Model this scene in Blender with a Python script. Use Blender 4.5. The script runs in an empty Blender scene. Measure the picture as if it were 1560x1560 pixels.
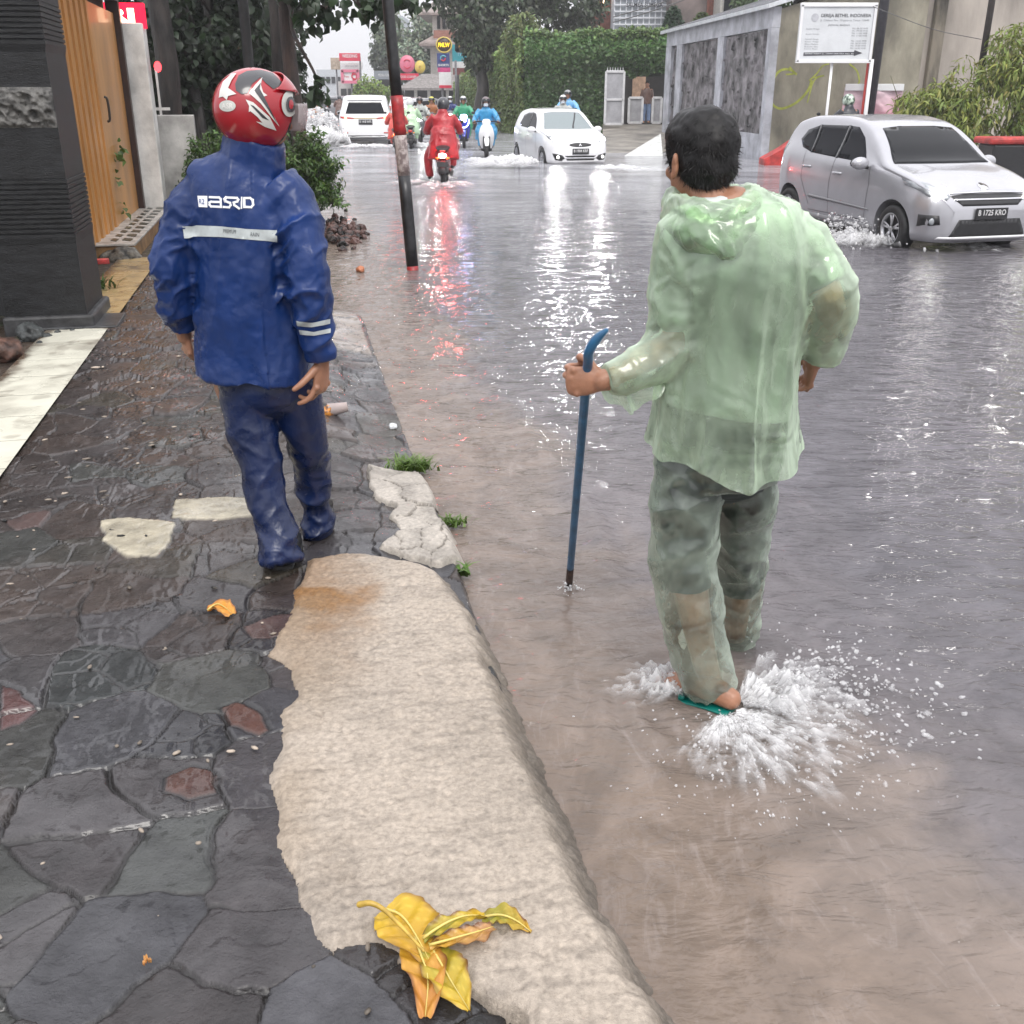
import bpy, bmesh, math, random
import numpy as np
from mathutils import Vector, Matrix, Quaternion
from mathutils.bvhtree import BVHTree

S = bpy.context.scene
COL = S.collection
RNG = random.Random(7)
NR = np.random.default_rng(11)
PI = math.pi
R = math.radians

# ------------------------------------------------------------------ view geometry (used to measure the place)
CAMZ, PITCH, F = 1.6, R(22.3), 1560.0
CP, SP = math.cos(PITCH), math.sin(PITCH)
WZ = -0.10                      # flood water level; the pavement is z = 0
EYE = Vector((0, 0, CAMZ))

def ray(px, py):
    X = (px - 780) / F; Y = -(py - 780) / F
    return Vector((X, CP + Y * SP, -SP + Y * CP))

def G(px, py, z=0.0):
    d = ray(px, py); t = (z - CAMZ) / d.z
    return EYE + d * t

def P(px, py, D):
    d = ray(px, py)
    return EYE + d * (D / d.y)

DU = Vector((-0.2055, 0.9786, 0)); DV = Vector((0.9786, 0.2055, 0))   # along / across the street
def UV(u, v, z=0.0):
    p = DU * u + DV * v; p.z = z; return p
def uv_of(p):
    return (p.x * DU.x + p.y * DU.y, p.x * DV.x + p.y * DV.y)

# ------------------------------------------------------------------ noise
def _h(ix, iy, iz, seed):
    n = (ix * 374761393 + iy * 668265263 + iz * 2147483647 + seed * 974634777) & 0xFFFFFFFF
    n = ((n ^ (n >> 13)) * 1274126177) & 0xFFFFFFFF
    n = (n ^ (n >> 16)) & 0xFFFFFFFF
    n = (n * 2246822519) & 0xFFFFFFFF
    n = n ^ (n >> 15)
    return (n & 0xFFFFFF).astype(np.float64) / 0xFFFFFF
def vnoise(x, y, z=None, seed=0):
    x = np.asarray(x, float); y = np.asarray(y, float)
    z = np.zeros_like(x) if z is None else np.asarray(z, float)
    ix, iy, iz = np.floor(x), np.floor(y), np.floor(z)
    fx, fy, fz = x - ix, y - iy, z - iz
    ix, iy, iz = ix.astype(np.int64), iy.astype(np.int64), iz.astype(np.int64)
    fx = fx * fx * fx * (fx * (fx * 6 - 15) + 10); fy = fy * fy * fy * (fy * (fy * 6 - 15) + 10); fz = fz * fz * fz * (fz * (fz * 6 - 15) + 10)
    r = 0
    for dx in (0, 1):
        for dy in (0, 1):
            for dz in (0, 1):
                w = (fx if dx else 1 - fx) * (fy if dy else 1 - fy) * (fz if dz else 1 - fz)
                r = r + w * _h(ix + dx, iy + dy, iz + dz, seed)
    return r * 2 - 1
def fbm(x, y, z=None, oct=4, seed=0, gain=0.5):
    a, r, f, t = 1.0, 0, 1.0, 0
    x = np.asarray(x, float); y = np.asarray(y, float)
    for o in range(oct):
        r = r + a * vnoise(x * f, y * f, None if z is None else np.asarray(z, float) * f, seed + o * 17)
        t += a; a *= gain; f *= 2.03
    return r / t
def ridged(x, y, z=None, oct=3, seed=0):
    a, r, f, t = 1.0, 0, 1.0, 0
    for o in range(oct):
        r = r + a * (1 - np.abs(vnoise(np.asarray(x) * f, np.asarray(y) * f, None if z is None else np.asarray(z) * f, seed + o * 31))) ** 2
        t += a; a *= 0.5; f *= 2.1
    return r / t
def sstep(a, b, x):
    t = np.clip((np.asarray(x, float) - a) / (b - a), 0, 1)
    return t * t * (3 - 2 * t)

# ------------------------------------------------------------------ objects
def mesh_from(name, verts, faces, smooth=True):
    me = bpy.data.meshes.new(name)
    me.from_pydata([tuple(v) for v in verts], [], [tuple(f) for f in faces])
    me.update()
    if smooth: me.polygons.foreach_set('use_smooth', [True] * len(me.polygons))
    return me
def grid_mesh(name, X, Y, Z, keep=None, smooth=True):
    n, m = X.shape
    co = np.stack([X, Y, Z], -1).reshape(-1, 3)
    i = np.arange(n * m).reshape(n, m)
    f = np.stack([i[:-1, :-1], i[:-1, 1:], i[1:, 1:], i[1:, :-1]], -1).reshape(-1, 4)
    if keep is not None:
        k = keep.reshape(-1)
        f = f[k[f].all(1)]
        used = np.zeros(n * m, bool); used[f.ravel()] = True
        idx = np.cumsum(used) - 1
        co = co[used]; f = idx[f]
    me = bpy.data.meshes.new(name)
    me.vertices.add(len(co)); me.vertices.foreach_set('co', co.ravel())
    me.loops.add(f.size); me.loops.foreach_set('vertex_index', f.ravel())
    me.polygons.add(len(f)); me.polygons.foreach_set('loop_start', np.arange(len(f)) * 4)
    me.update(calc_edges=True); me.validate()
    if smooth: me.polygons.foreach_set('use_smooth', np.ones(len(me.polygons), bool))
    return me
def ob(name, me, mat=None, parent=None, world=True):
    if isinstance(me, bmesh.types.BMesh):
        bm = me; me = bpy.data.meshes.new(name); bm.to_mesh(me); bm.free()
    o = bpy.data.objects.new(name, me); COL.objects.link(o)
    if mat is not None:
        ms = mat if isinstance(mat, (list, tuple)) else [mat]
        o.data.materials.clear()
        for m in ms: o.data.materials.append(m)
    if parent is not None:
        o.parent = parent
        if world:
            rt = parent
            loc = Vector(rt.location)
            while rt.parent: rt = rt.parent; loc += rt.location
            o.location = -loc
    return o
def tag(o, label=None, cat=None, group=None, kind=None):
    if label: o['label'] = label
    if cat: o['category'] = cat
    if group: o['group'] = group
    if kind: o['kind'] = kind
    return o
def thing(name, loc, label, cat, group=None):
    o = bpy.data.objects.new(name, None); COL.objects.link(o); o.location = loc
    o.empty_display_size = 0.2
    return tag(o, label, cat, group)
def struct(o): o['kind'] = 'structure'; return o
def kids(o): return [c for c in bpy.data.objects if c.parent == o]
def copy_tree(o, parent=None):
    c = o.copy(); COL.objects.link(c)
    if parent is not None: c.parent = parent
    for ch in kids(o): copy_tree(ch, c)
    return c
def smooth_ang(o, ang=35):
    me = o.data
    me.polygons.foreach_set('use_smooth', [True] * len(me.polygons))
    bm = bmesh.new(); bm.from_mesh(me)
    for e in bm.edges:
        if len(e.link_faces) == 2 and e.calc_face_angle(0) > R(ang): e.smooth = False
    bm.to_mesh(me); bm.free()
    return o

# ------------------------------------------------------------------ bmesh shapes
def bm_new(): return bmesh.new()
def box(bm, c, size, rot=None, bev=0.0, mi=0):
    M = Matrix.Translation(Vector(c)) @ (rot.to_4x4() if rot else Matrix())
    r = bmesh.ops.create_cube(bm, size=1.0)
    vs = r['verts']
    for v in vs: v.co = Vector((v.co.x * size[0], v.co.y * size[1], v.co.z * size[2]))
    if bev > 0:
        es = list({e for v in vs for e in v.link_edges})
        rb = bmesh.ops.bevel(bm, geom=es, offset=bev, segments=2, affect='EDGES', profile=0.5)
        vs = list({v for f in rb['faces'] for v in f.verts} | {v for v in vs if v.is_valid})
    for v in vs: v.co = M @ v.co
    if mi:
        for f in {f for v in vs for f in v.link_faces}: f.material_index = mi
    return vs
def frame_from(x_axis, z_axis):
    x = Vector(x_axis).normalized(); z = Vector(z_axis); z = (z - x * z.dot(x)).normalized()
    y = z.cross(x)
    return Matrix((x, y, z)).transposed()
def catmull(pts, n):
    pts = [np.array(p, float) for p in pts]
    if len(pts) < 3: 
        a, b = pts[0], pts[-1]
        return [a + (b - a) * t for t in np.linspace(0, 1, n + 1)]
    out = []
    ext = [2 * pts[0] - pts[1]] + pts + [2 * pts[-1] - pts[-2]]
    for i in range(1, len(ext) - 2):
        p0, p1, p2, p3 = ext[i - 1], ext[i], ext[i + 1], ext[i + 2]
        for k in range(n):
            t = k / n
            out.append(0.5 * (2 * p1 + (p2 - p0) * t + (2 * p0 - 5 * p1 + 4 * p2 - p3) * t * t + (3 * p1 - p0 - 3 * p2 + p3) * t ** 3))
    out.append(pts[-1])
    return out
def tube(bm, pts, rad, seg=12, sub=4, side=(1, 0, 0), caps=True, round_caps=False, square=0.0, mi=0):
    """Loft along pts; rad floats or (along side, other)."""
    rr = [(r, r) if not hasattr(r, '__len__') else r for r in rad]
    data = [tuple(p) + tuple(r) for p, r in zip(pts, rr)]
    if sub > 1: data = catmull(data, sub)
    C = [Vector(d[:3]) for d in data]; RR = [(max(1e-4, d[3]), max(1e-4, d[4])) for d in data]
    if round_caps:
        def capped(C, RR, end):
            a, b = (C[0], C[1]) if not end else (C[-1], C[-2])
            t = (a - b).normalized(); r = RR[0] if not end else RR[-1]
            m = min(r); ex = []
            for k in (0.35, 0.65, 0.88, 0.99):
                ex.append((a + t * m * k, (r[0] * math.sqrt(1 - k * k), r[1] * math.sqrt(1 - k * k))))
            return ex
        e0 = capped(C, RR, False); e1 = capped(C, RR, True)
        C = [e[0] for e in reversed(e0)] + C + [e[0] for e in e1]
        RR = [e[1] for e in reversed(e0)] + RR + [e[1] for e in e1]
    sd = Vector(side); rings = []
    for i, c in enumerate(C):
        t = (C[min(i + 1, len(C) - 1)] - C[max(i - 1, 0)])
        if t.length < 1e-9: t = Vector((0, 0, 1))
        t.normalize()
        s = sd - t * sd.dot(t)
        if s.length < 1e-4: s = t.orthogonal()
        s.normalize(); sd = s
        o = t.cross(s)
        ring = []
        for k in range(seg):
            a = 2 * PI * k / seg; ca, sa = math.cos(a), math.sin(a)
            if square:
                p = 1 - square * 0.5
                ca = math.copysign(abs(ca) ** p, ca); sa = math.copysign(abs(sa) ** p, sa)
            ring.append(bm.verts.new(c + s * (RR[i][0] * ca) + o * (RR[i][1] * sa)))
        rings.append(ring)
    for a, b in zip(rings[:-1], rings[1:]):
        for k in range(seg):
            f = bm.faces.new((a[k], a[(k + 1) % seg], b[(k + 1) % seg], b[k])); f.smooth = True; f.material_index = mi
    if caps:
        f = bm.faces.new(list(reversed(rings[0]))); f.material_index = mi
        f = bm.faces.new(rings[-1]); f.material_index = mi
    return rings
def ellipsoid(bm, c, r, rot=None, sub=3, mi=0):
    M = Matrix.Translation(Vector(c)) @ (rot.to_4x4() if rot else Matrix()) @ Matrix.Diagonal((*r, 1))
    res = bmesh.ops.create_icosphere(bm, subdivisions=sub, radius=1.0, matrix=M)
    for f in {f for v in res['verts'] for f in v.link_faces}: f.smooth = True; f.material_index = mi
    return res['verts']
def prism(bm, poly, z0, z1, M=None, mi=0):
    """poly: xy outline (ccw) extruded between z0 and z1, mapped by M."""
    M = M or Matrix()
    a = [bm.verts.new(M @ Vector((x, y, z0))) for x, y in poly]
    b = [bm.verts.new(M @ Vector((x, y, z1))) for x, y in poly]
    n = len(poly); fs = []
    fs.append(bm.faces.new(list(reversed(a)))); fs.append(bm.faces.new(b))
    for i in range(n): fs.append(bm.faces.new((a[i], a[(i + 1) % n], b[(i + 1) % n], b[i])))
    for f in fs: f.material_index = mi
    return fs
def lathe(bm, prof, seg=24, M=None, mi=0, close=True):
    """prof: list of (r, h) about local z."""
    M = M or Matrix(); rings = []
    for r, h in prof:
        rings.append([bm.verts.new(M @ Vector((r * math.cos(2 * PI * k / seg), r * math.sin(2 * PI * k / seg), h))) for k in range(seg)])
    for a, b in zip(rings[:-1], rings[1:]):
        for k in range(seg):
            f = bm.faces.new((a[k], a[(k + 1) % seg], b[(k + 1) % seg], b[k])); f.smooth = True; f.material_index = mi
    if close:
        for r in (rings[0], rings[-1]):
            try:
                f = bm.faces.new(r); f.material_index = mi
            except ValueError: pass
    return rings
def remeshed(bm, voxel, smooth=2, name='tmp'):
    """Fuse overlapping closed shapes into one continuous skin."""
    bmesh.ops.recalc_face_normals(bm, faces=bm.faces)
    me = bpy.data.meshes.new(name); bm.to_mesh(me); bm.free()
    o = bpy.data.objects.new(name, me); COL.objects.link(o)
    m = o.modifiers.new('r', 'REMESH'); m.mode = 'VOXEL'; m.voxel_size = voxel
    if smooth:
        s = o.modifiers.new('s', 'SMOOTH'); s.factor = 0.5; s.iterations = smooth
    dg = bpy.context.evaluated_depsgraph_get()
    out = bpy.data.meshes.new_from_object(o.evaluated_get(dg))
    bpy.data.objects.remove(o); bpy.data.meshes.remove(me)
    out.polygons.foreach_set('use_smooth', np.ones(len(out.polygons), bool))
    return out
def get_co(me):
    a = np.empty(len(me.vertices) * 3); me.vertices.foreach_get('co', a); return a.reshape(-1, 3)
def get_no(me):
    a = np.empty(len(me.vertices) * 3); me.vertices.foreach_get('normal', a); return a.reshape(-1, 3)
def set_co(me, co): me.vertices.foreach_set('co', co.ravel()); me.update()
def displace(me, d):
    co = get_co(me); set_co(me, co + get_no(me) * d[:, None])
def bvh_of(me): return BVHTree.FromPolygons([tuple(v.co) for v in me.vertices], [tuple(p.vertices) for p in me.polygons])

# ------------------------------------------------------------------ flat shapes laid on a curved surface
def fill_poly(poly, cell):
    """Triangulated fill of a 2D outline, with interior points about `cell` apart."""
    from mathutils.geometry import delaunay_2d_cdt
    pts = []
    n = len(poly)
    for i in range(n):
        a = Vector(poly[i]); b = Vector(poly[(i + 1) % n])
        k = max(1, int((b - a).length / cell))
        for j in range(k): pts.append(a.lerp(b, j / k))
    nb = len(pts)
    edges = [(i, (i + 1) % nb) for i in range(nb)]
    xs = [p.x for p in pts]; ys = [p.y for p in pts]
    inner = []
    x = min(xs) + cell / 2
    while x < max(xs):
        y = min(ys) + cell / 2
        while y < max(ys):
            inner.append(Vector((x, y))); y += cell
        x += cell
    def inside(p):
        c = False; j = nb - 1
        for i in range(nb):
            a, b = pts[i], pts[j]
            if (a.y > p.y) != (b.y > p.y) and p.x < (b.x - a.x) * (p.y - a.y) / (b.y - a.y) + a.x: c = not c
            j = i
        return c
    def far(p):
        return all((p - q).length > cell * 0.35 for q in pts)
    inner = [p for p in inner if inside(p) and far(p)]
    r = delaunay_2d_cdt(pts + inner, edges, [list(range(nb))], 1, 1e-7)
    return [Vector(v) for v in r[0]], [list(f) for f in r[2]]
def drape(bm, poly, cell, hit, off, thick=0.0, mi=0, filled=None):
    """Lay a 2D outline on a surface. hit(p2d) -> (loc, normal) or None."""
    V, Fc = filled if filled else fill_poly(poly, cell)
    top = {}
    for i, v in enumerate(V):
        h = hit(v)
        if h is not None and h[0] is not None: top[i] = (h[0] + h[1] * off, h[1])
    vt = {i: bm.verts.new(c) for i, (c, n) in top.items()}
    fs = []
    for f in Fc:
        if all(i in vt for i in f):
            try: nf = bm.faces.new([vt[i] for i in f])
            except ValueError: continue
            av = sum((top[i][1] for i in f), Vector())
            nf.normal_update()
            if nf.normal.dot(av) < 0: nf.normal_flip()
            nf.smooth = True; nf.material_index = mi; fs.append(nf)
    if thick and fs:
        bound = [e for f in fs for e in f.edges if len([g for g in e.link_faces]) == 1]
        r = bmesh.ops.extrude_edge_only(bm, edges=list(set(bound)))
        nv = [g for g in r['geom'] if isinstance(g, bmesh.types.BMVert)]
        inv = {v: i for i, v in vt.items()}
        for v in nv:
            best = min(top.values(), key=lambda t: (t[0] - v.co).length_squared)
            v.co -= best[1] * thick
        for g in r['geom']:
            if isinstance(g, bmesh.types.BMFace): g.material_index = mi
    return fs
def pix_hit(bvh):
    def f(p):
        d = ray(p[0], p[1]).normalized()
        loc, n, i, dist = bvh.ray_cast(EYE, d)
        if loc is None: return None
        if n.dot(d) > 0: n = -n
        return loc, n
    return f
_fonts = {}
def text_mesh(txt, size=1.0, bold=0.0, spacing=1.0, italic=False, res=3):
    cu = bpy.data.curves.new('t', 'FONT'); cu.body = txt; cu.size = size; cu.align_x = 'CENTER'; cu.align_y = 'CENTER'
    cu.offset = bold; cu.space_character = spacing; cu.resolution_u = res
    if italic: cu.shear = 0.25
    o = bpy.data.objects.new('t', cu); COL.objects.link(o)
    dg = bpy.context.evaluated_depsgraph_get()
    me = bpy.data.meshes.new_from_object(o.evaluated_get(dg))
    bpy.data.objects.remove(o); bpy.data.curves.remove(cu)
    V = [Vector((v.co.x, v.co.y)) for v in me.vertices]; Fc = [list(p.vertices) for p in me.polygons]
    bpy.data.meshes.remove(me)
    return V, Fc
def fit_text(txt, w, h, **k):
    """text filled to a box w x h centred on 0."""
    V, Fc = text_mesh(txt, 1.0, **k)
    x0, x1 = min(v.x for v in V), max(v.x for v in V); y0, y1 = min(v.y for v in V), max(v.y for v in V)
    V = [Vector(((v.x - (x0 + x1) / 2) / (x1 - x0) * w, (v.y - (y0 + y1) / 2) / (y1 - y0) * h)) for v in V]
    return V, Fc
def put_flat(bm, VF, M, mi=0):
    V, Fc = VF
    vs = [bm.verts.new(M @ Vector((v.x, v.y, 0))) for v in V]
    for f in Fc:
        try: nf = bm.faces.new([vs[i] for i in f]); nf.material_index = mi
        except ValueError: pass

# ------------------------------------------------------------------ materials
MATS = {}
def nodes(name):
    m = bpy.data.materials.new(name); m.use_nodes = True
    nt = m.node_tree; nt.nodes.clear()
    out = nt.nodes.new('ShaderNodeOutputMaterial')
    return m, nt, out
def N(nt, typ, **kw):
    n = nt.nodes.new(typ)
    for k, v in kw.items():
        if k == 'op': n.operation = v
        elif hasattr(n, k) and not k.startswith('i_'): setattr(n, k, v)
    return n
def setin(n, **kw):
    for k, v in kw.items():
        n.inputs[k.replace('_', ' ')].default_value = v
def c4(c): return (c[0], c[1], c[2], 1)
def pbr(name, col, rough=0.5, metal=0.0, var=0.15, scale=6.0, bump=0.0, bscale=40.0, rvar=0.0, coat=0.0, spec=0.5, col2=None, stretch=None, emit=None, estr=0.0, detail=6, sss=0.0, trans=0.0, contrast=(0.35, 0.65), crease=0.0, cscale=6.0):
    if name in MATS: return MATS[name]
    m, nt, out = nodes(name); L = nt.links
    b = nt.nodes.new('ShaderNodeBsdfPrincipled'); L.new(b.outputs[0], out.inputs[0])
    tc = nt.nodes.new('ShaderNodeTexCoord'); src = tc.outputs['Object']
    if stretch:
        mp = nt.nodes.new('ShaderNodeMapping'); mp.inputs['Scale'].default_value = stretch
        L.new(src, mp.inputs[0]); src = mp.outputs[0]
    nz = nt.nodes.new('ShaderNodeTexNoise'); setin(nz, Scale=scale, Detail=detail, Roughness=0.6); L.new(src, nz.inputs['Vector'])
    rp = nt.nodes.new('ShaderNodeValToRGB'); L.new(nz.outputs['Fac'], rp.inputs[0])
    c2 = col2 if col2 else tuple(x * (1 - var * 2) for x in col)
    c1 = col if col2 else tuple(min(1, x * (1 + var * 0.6)) for x in col)
    rp.color_ramp.elements[0].position, rp.color_ramp.elements[1].position = contrast
    rp.color_ramp.elements[0].color = c4(c2); rp.color_ramp.elements[1].color = c4(c1)
    L.new(rp.outputs[0], b.inputs['Base Color'])
    b.inputs['Metallic'].default_value = metal; b.inputs['Roughness'].default_value = rough
    b.inputs['Specular IOR Level'].default_value = spec
    b.inputs['Coat Weight'].default_value = coat; b.inputs['Coat Roughness'].default_value = 0.06
    if sss: b.inputs['Subsurface Weight'].default_value = sss; b.inputs['Subsurface Radius'].default_value = (0.02, 0.008, 0.004)
    if trans: b.inputs['Transmission Weight'].default_value = trans
    if rvar:
        n2 = nt.nodes.new('ShaderNodeTexNoise'); setin(n2, Scale=scale * 1.7, Detail=4.0); L.new(src, n2.inputs['Vector'])
        mr = nt.nodes.new('ShaderNodeMapRange'); setin(mr, From_Min=0.3, From_Max=0.7); mr.inputs['To Min'].default_value = max(0.02, rough - rvar); mr.inputs['To Max'].default_value = min(1, rough + rvar)
        L.new(n2.outputs['Fac'], mr.inputs[0]); L.new(mr.outputs[0], b.inputs['Roughness'])
    if bump:
        n3 = nt.nodes.new('ShaderNodeTexNoise'); setin(n3, Scale=bscale, Detail=5.0, Roughness=0.6); L.new(src, n3.inputs['Vector'])
        bp = nt.nodes.new('ShaderNodeBump'); bp.inputs['Strength'].default_value = 1.0; bp.inputs['Distance'].default_value = bump
        L.new(n3.outputs['Fac'], bp.inputs['Height']); L.new(bp.outputs[0], b.inputs['Normal'])
    if crease:      # folds and pull lines of thin sheet
        n4 = nt.nodes.new('ShaderNodeTexNoise'); n4.noise_type = 'RIDGED_MULTIFRACTAL'; setin(n4, Scale=cscale, Detail=2.0, Distortion=1.3); L.new(src, n4.inputs['Vector'])
        b4 = nt.nodes.new('ShaderNodeBump'); b4.inputs['Distance'].default_value = crease; L.new(n4.outputs['Fac'], b4.inputs['Height'])
        if bump: L.new(bp.outputs[0], b4.inputs['Normal'])
        L.new(b4.outputs[0], b.inputs['Normal'])
    if emit: b.inputs['Emission Color'].default_value = c4(emit); b.inputs['Emission Strength'].default_value = estr
    MATS[name] = m
    return m
def emat(name, col, strength):
    if name in MATS: return MATS[name]
    m, nt, out = nodes(name)
    e = nt.nodes.new('ShaderNodeEmission'); e.inputs[0].default_value = c4(col); e.inputs[1].default_value = strength
    nt.links.new(e.outputs[0], out.inputs[0]); MATS[name] = m
    return m
def glass_mat(name, tint=(0.02, 0.025, 0.03), rough=0.03, alpha=1.0, ior=1.5):
    """dark car glass: glossy, with partial see-through when alpha < 1"""
    if name in MATS: return MATS[name]
    m, nt, out = nodes(name); L = nt.links
    b = nt.nodes.new('ShaderNodeBsdfPrincipled'); setin(b, Base_Color=c4(tint), Roughness=rough, IOR=ior)
    if alpha < 1:
        t = nt.nodes.new('ShaderNodeBsdfTransparent'); t.inputs[0].default_value = (0.8, 0.85, 0.85, 1)
        mx = nt.nodes.new('ShaderNodeMixShader'); mx.inputs[0].default_value = alpha
        L.new(t.outputs[0], mx.inputs[1]); L.new(b.outputs[0], mx.inputs[2]); L.new(mx.outputs[0], out.inputs[0])
    else: L.new(b.outputs[0], out.inputs[0])
    MATS[name] = m
    return m
def vcol_mat(name, rough=0.4, rvar=0.1, var=0.5, scale=8.0, bump=0.004, bscale=30.0, coat=0.0, spec=0.5, attr='Col', bump2=0.0, b2scale=200.0, stretch=None, coatvar=False):
    if name in MATS: return MATS[name]
    m, nt, out = nodes(name); L = nt.links
    b = nt.nodes.new('ShaderNodeBsdfPrincipled'); L.new(b.outputs[0], out.inputs[0])
    a = nt.nodes.new('ShaderNodeAttribute'); a.attribute_name = attr
    tc = nt.nodes.new('ShaderNodeTexCoord'); src = tc.outputs['Object']
    if stretch:
        mp = nt.nodes.new('ShaderNodeMapping'); mp.inputs['Scale'].default_value = stretch; L.new(src, mp.inputs[0]); src = mp.outputs[0]
    nz = nt.nodes.new('ShaderNodeTexNoise'); setin(nz, Scale=scale, Detail=8.0, Roughness=0.65); L.new(src, nz.inputs['Vector'])
    mr = nt.nodes.new('ShaderNodeMapRange'); setin(mr, From_Min=0.3, From_Max=0.7); mr.inputs['To Min'].default_value = 1 - var; mr.inputs['To Max'].default_value = 1 + var * 0.6
    L.new(nz.outputs['Fac'], mr.inputs[0])
    mx = nt.nodes.new('ShaderNodeVectorMath'); mx.operation = 'SCALE'; L.new(a.outputs['Color'], mx.inputs[0]); L.new(mr.outputs[0], mx.inputs['Scale'])
    L.new(mx.outputs[0], b.inputs['Base Color'])
    n2 = nt.nodes.new('ShaderNodeTexNoise'); setin(n2, Scale=scale * 0.6, Detail=5.0); L.new(src, n2.inputs['Vector'])
    m2 = nt.nodes.new('ShaderNodeMapRange'); setin(m2, From_Min=0.35, From_Max=0.65); m2.inputs['To Min'].default_value = max(0.03, rough - rvar); m2.inputs['To Max'].default_value = rough + rvar
    L.new(n2.outputs['Fac'], m2.inputs[0]); L.new(m2.outputs[0], b.inputs['Roughness'])
    b.inputs['Coat Weight'].default_value = coat; b.inputs['Coat Roughness'].default_value = 0.08; b.inputs['Specular IOR Level'].default_value = spec
    if coatvar:     # films of standing water between drier spots
        n5 = nt.nodes.new('ShaderNodeTexNoise'); setin(n5, Scale=3.2, Detail=6.0, Roughness=0.6); L.new(src, n5.inputs['Vector'])
        m5 = nt.nodes.new('ShaderNodeMapRange'); setin(m5, From_Min=0.42, From_Max=0.62); m5.inputs['To Min'].default_value = 0.2 * coat; m5.inputs['To Max'].default_value = coat; L.new(n5.outputs['Fac'], m5.inputs[0]); L.new(m5.outputs[0], b.inputs['Coat Weight'])
    nrm = None
    for (bd, bs) in ((bump, bscale), (bump2, b2scale)):
        if bd:
            n3 = nt.nodes.new('ShaderNodeTexNoise'); setin(n3, Scale=bs, Detail=6.0, Roughness=0.62); L.new(src, n3.inputs['Vector'])
            bp = nt.nodes.new('ShaderNodeBump'); bp.inputs['Distance'].default_value = bd; L.new(n3.outputs['Fac'], bp.inputs['Height'])
            if nrm: L.new(nrm, bp.inputs['Normal'])
            nrm = bp.outputs[0]
    if nrm: L.new(nrm, b.inputs['Normal'])
    MATS[name] = m
    return m
def set_vcol(me, cols, name='Col'):
    a = me.color_attributes.new(name, 'FLOAT_COLOR', 'POINT')
    a.data.foreach_set('color', np.concatenate([cols, np.ones((len(cols), 1))], 1).ravel())
# ================================================================== GROUND, PAVEMENT, WATER
def hs(u, v):
    """pavement height: flat, dipping to the gutter and flooded farther on"""
    u = np.asarray(u, float); v = np.asarray(v, float)
    z = -0.088 * sstep(0.02, 0.46, v) * sstep(3.5, 4.6, u)
    z = z - 0.13 * sstep(8.3, 9.6, u) * sstep(-0.75, -0.2, v)
    z = z - 0.25 * sstep(0.50, 0.60, v)
    z = z - 0.05 * sstep(0.15, 0.35, v) * (1 - sstep(3.3, 3.8, u))
    return z

def worley(u, v, cell, seed, stretch=1.0):
    """F1, F2-F1 and the id of the nearest stone"""
    x = u / cell; y = v / (cell * stretch)
    ix, iy = np.floor(x).astype(np.int64), np.floor(y).astype(np.int64)
    f1 = np.full(x.shape, 9.0); f2 = np.full(x.shape, 9.0); cid = np.zeros(x.shape, np.int64); cx = np.zeros(x.shape); cy = np.zeros(x.shape)
    zz = np.zeros_like(ix)
    for dx in (-1, 0, 1):
        for dy in (-1, 0, 1):
            jx, jy = ix + dx, iy + dy
            sx = jx + 0.08 + 0.84 * _h(jx, jy, zz, seed); sy = jy + 0.08 + 0.84 * _h(jx, jy, zz, seed + 5)
            d = np.hypot(sx - x, sy - y)
            c = (d < f1)
            f2 = np.where(c, f1, np.minimum(f2, d)); 
            cid = np.where(c, jx * 7919 + jy * 104729, cid); cx = np.where(c, sx, cx); cy = np.where(c, sy, cy)
            f1 = np.where(c, d, f1)
    return f1, (f2 - f1) * cell, cid, cx * cell, cy * cell * stretch

def hash01(cid, s): return _h(cid, cid * 0 + 3, cid * 0 + s, 91)

def dist_poly(U, V, poly):
    """signed distance to an outline (positive inside)"""
    d = np.full(U.shape, 1e9); ins = np.zeros(U.shape, bool)
    n = len(poly)
    for i in range(n):
        ax, ay = poly[i]; bx, by = poly[(i + 1) % n]
        ex, ey = bx - ax, by - ay
        t = np.clip(((U - ax) * ex + (V - ay) * ey) / (ex * ex + ey * ey + 1e-12), 0, 1)
        d = np.minimum(d, np.hypot(U - ax - t * ex, V - ay - t * ey))
        c = ((ay > V) != (by > V)) & (U < (bx - ax) * (V - ay) / (by - ay + 1e-15) + ax)
        ins ^= c
    return np.where(ins, d, -d)
def px_poly(pts, z=0.0): return [uv_of(G(x, y, z)) for x, y in pts]

# ---- flagstone pavement
us = np.concatenate([np.arange(1.15, 3.0, 0.0042), np.arange(3.0, 6.0, 0.010), np.arange(6.0, 17.0, 0.026)])
vs_ = np.arange(-1.36, 0.66, 0.0048)
U, V = np.meshgrid(us, vs_, indexing='ij')
wu = U + 0.085 * fbm(U * 2.7, V * 2.7, oct=5, seed=3) ; wv = V + 0.085 * fbm(U * 2.7, V * 2.7, oct=5, seed=8)
f1, edge, cid, cx, cy = worley(wu, wv, 0.265, 21, 0.95)
f1b, edgeb, cidb, cxb, cyb = worley(wu + 5, wv + 3, 0.17, 77, 1.1)      # some stones are broken into smaller ones
split = hash01(cid, 2) < 0.42
crack = np.where(split, edgeb, 9.0)
h1, h2, h3 = hash01(cid, 4), hash01(cid, 5), hash01(cid, 6)
jw = 0.007 + 0.009 * fbm(U * 4, V * 4, oct=3, seed=40)
body = sstep(0.0, 1.0, edge / np.maximum(jw * 1.5, 0.007)); bodyb = sstep(0, 1, crack / 0.009)
tilt = ((h1 - 0.5) * (wu - cx) + (h2 - 0.5) * (wv - cy)) * 0.065
slate = 0.0042 * fbm(U * 9, V * 16, oct=4, seed=12) + 0.003 * np.round(3 * fbm(U * 2.5 + h1 * 30, V * 5, oct=3, seed=33)) / 2
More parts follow.
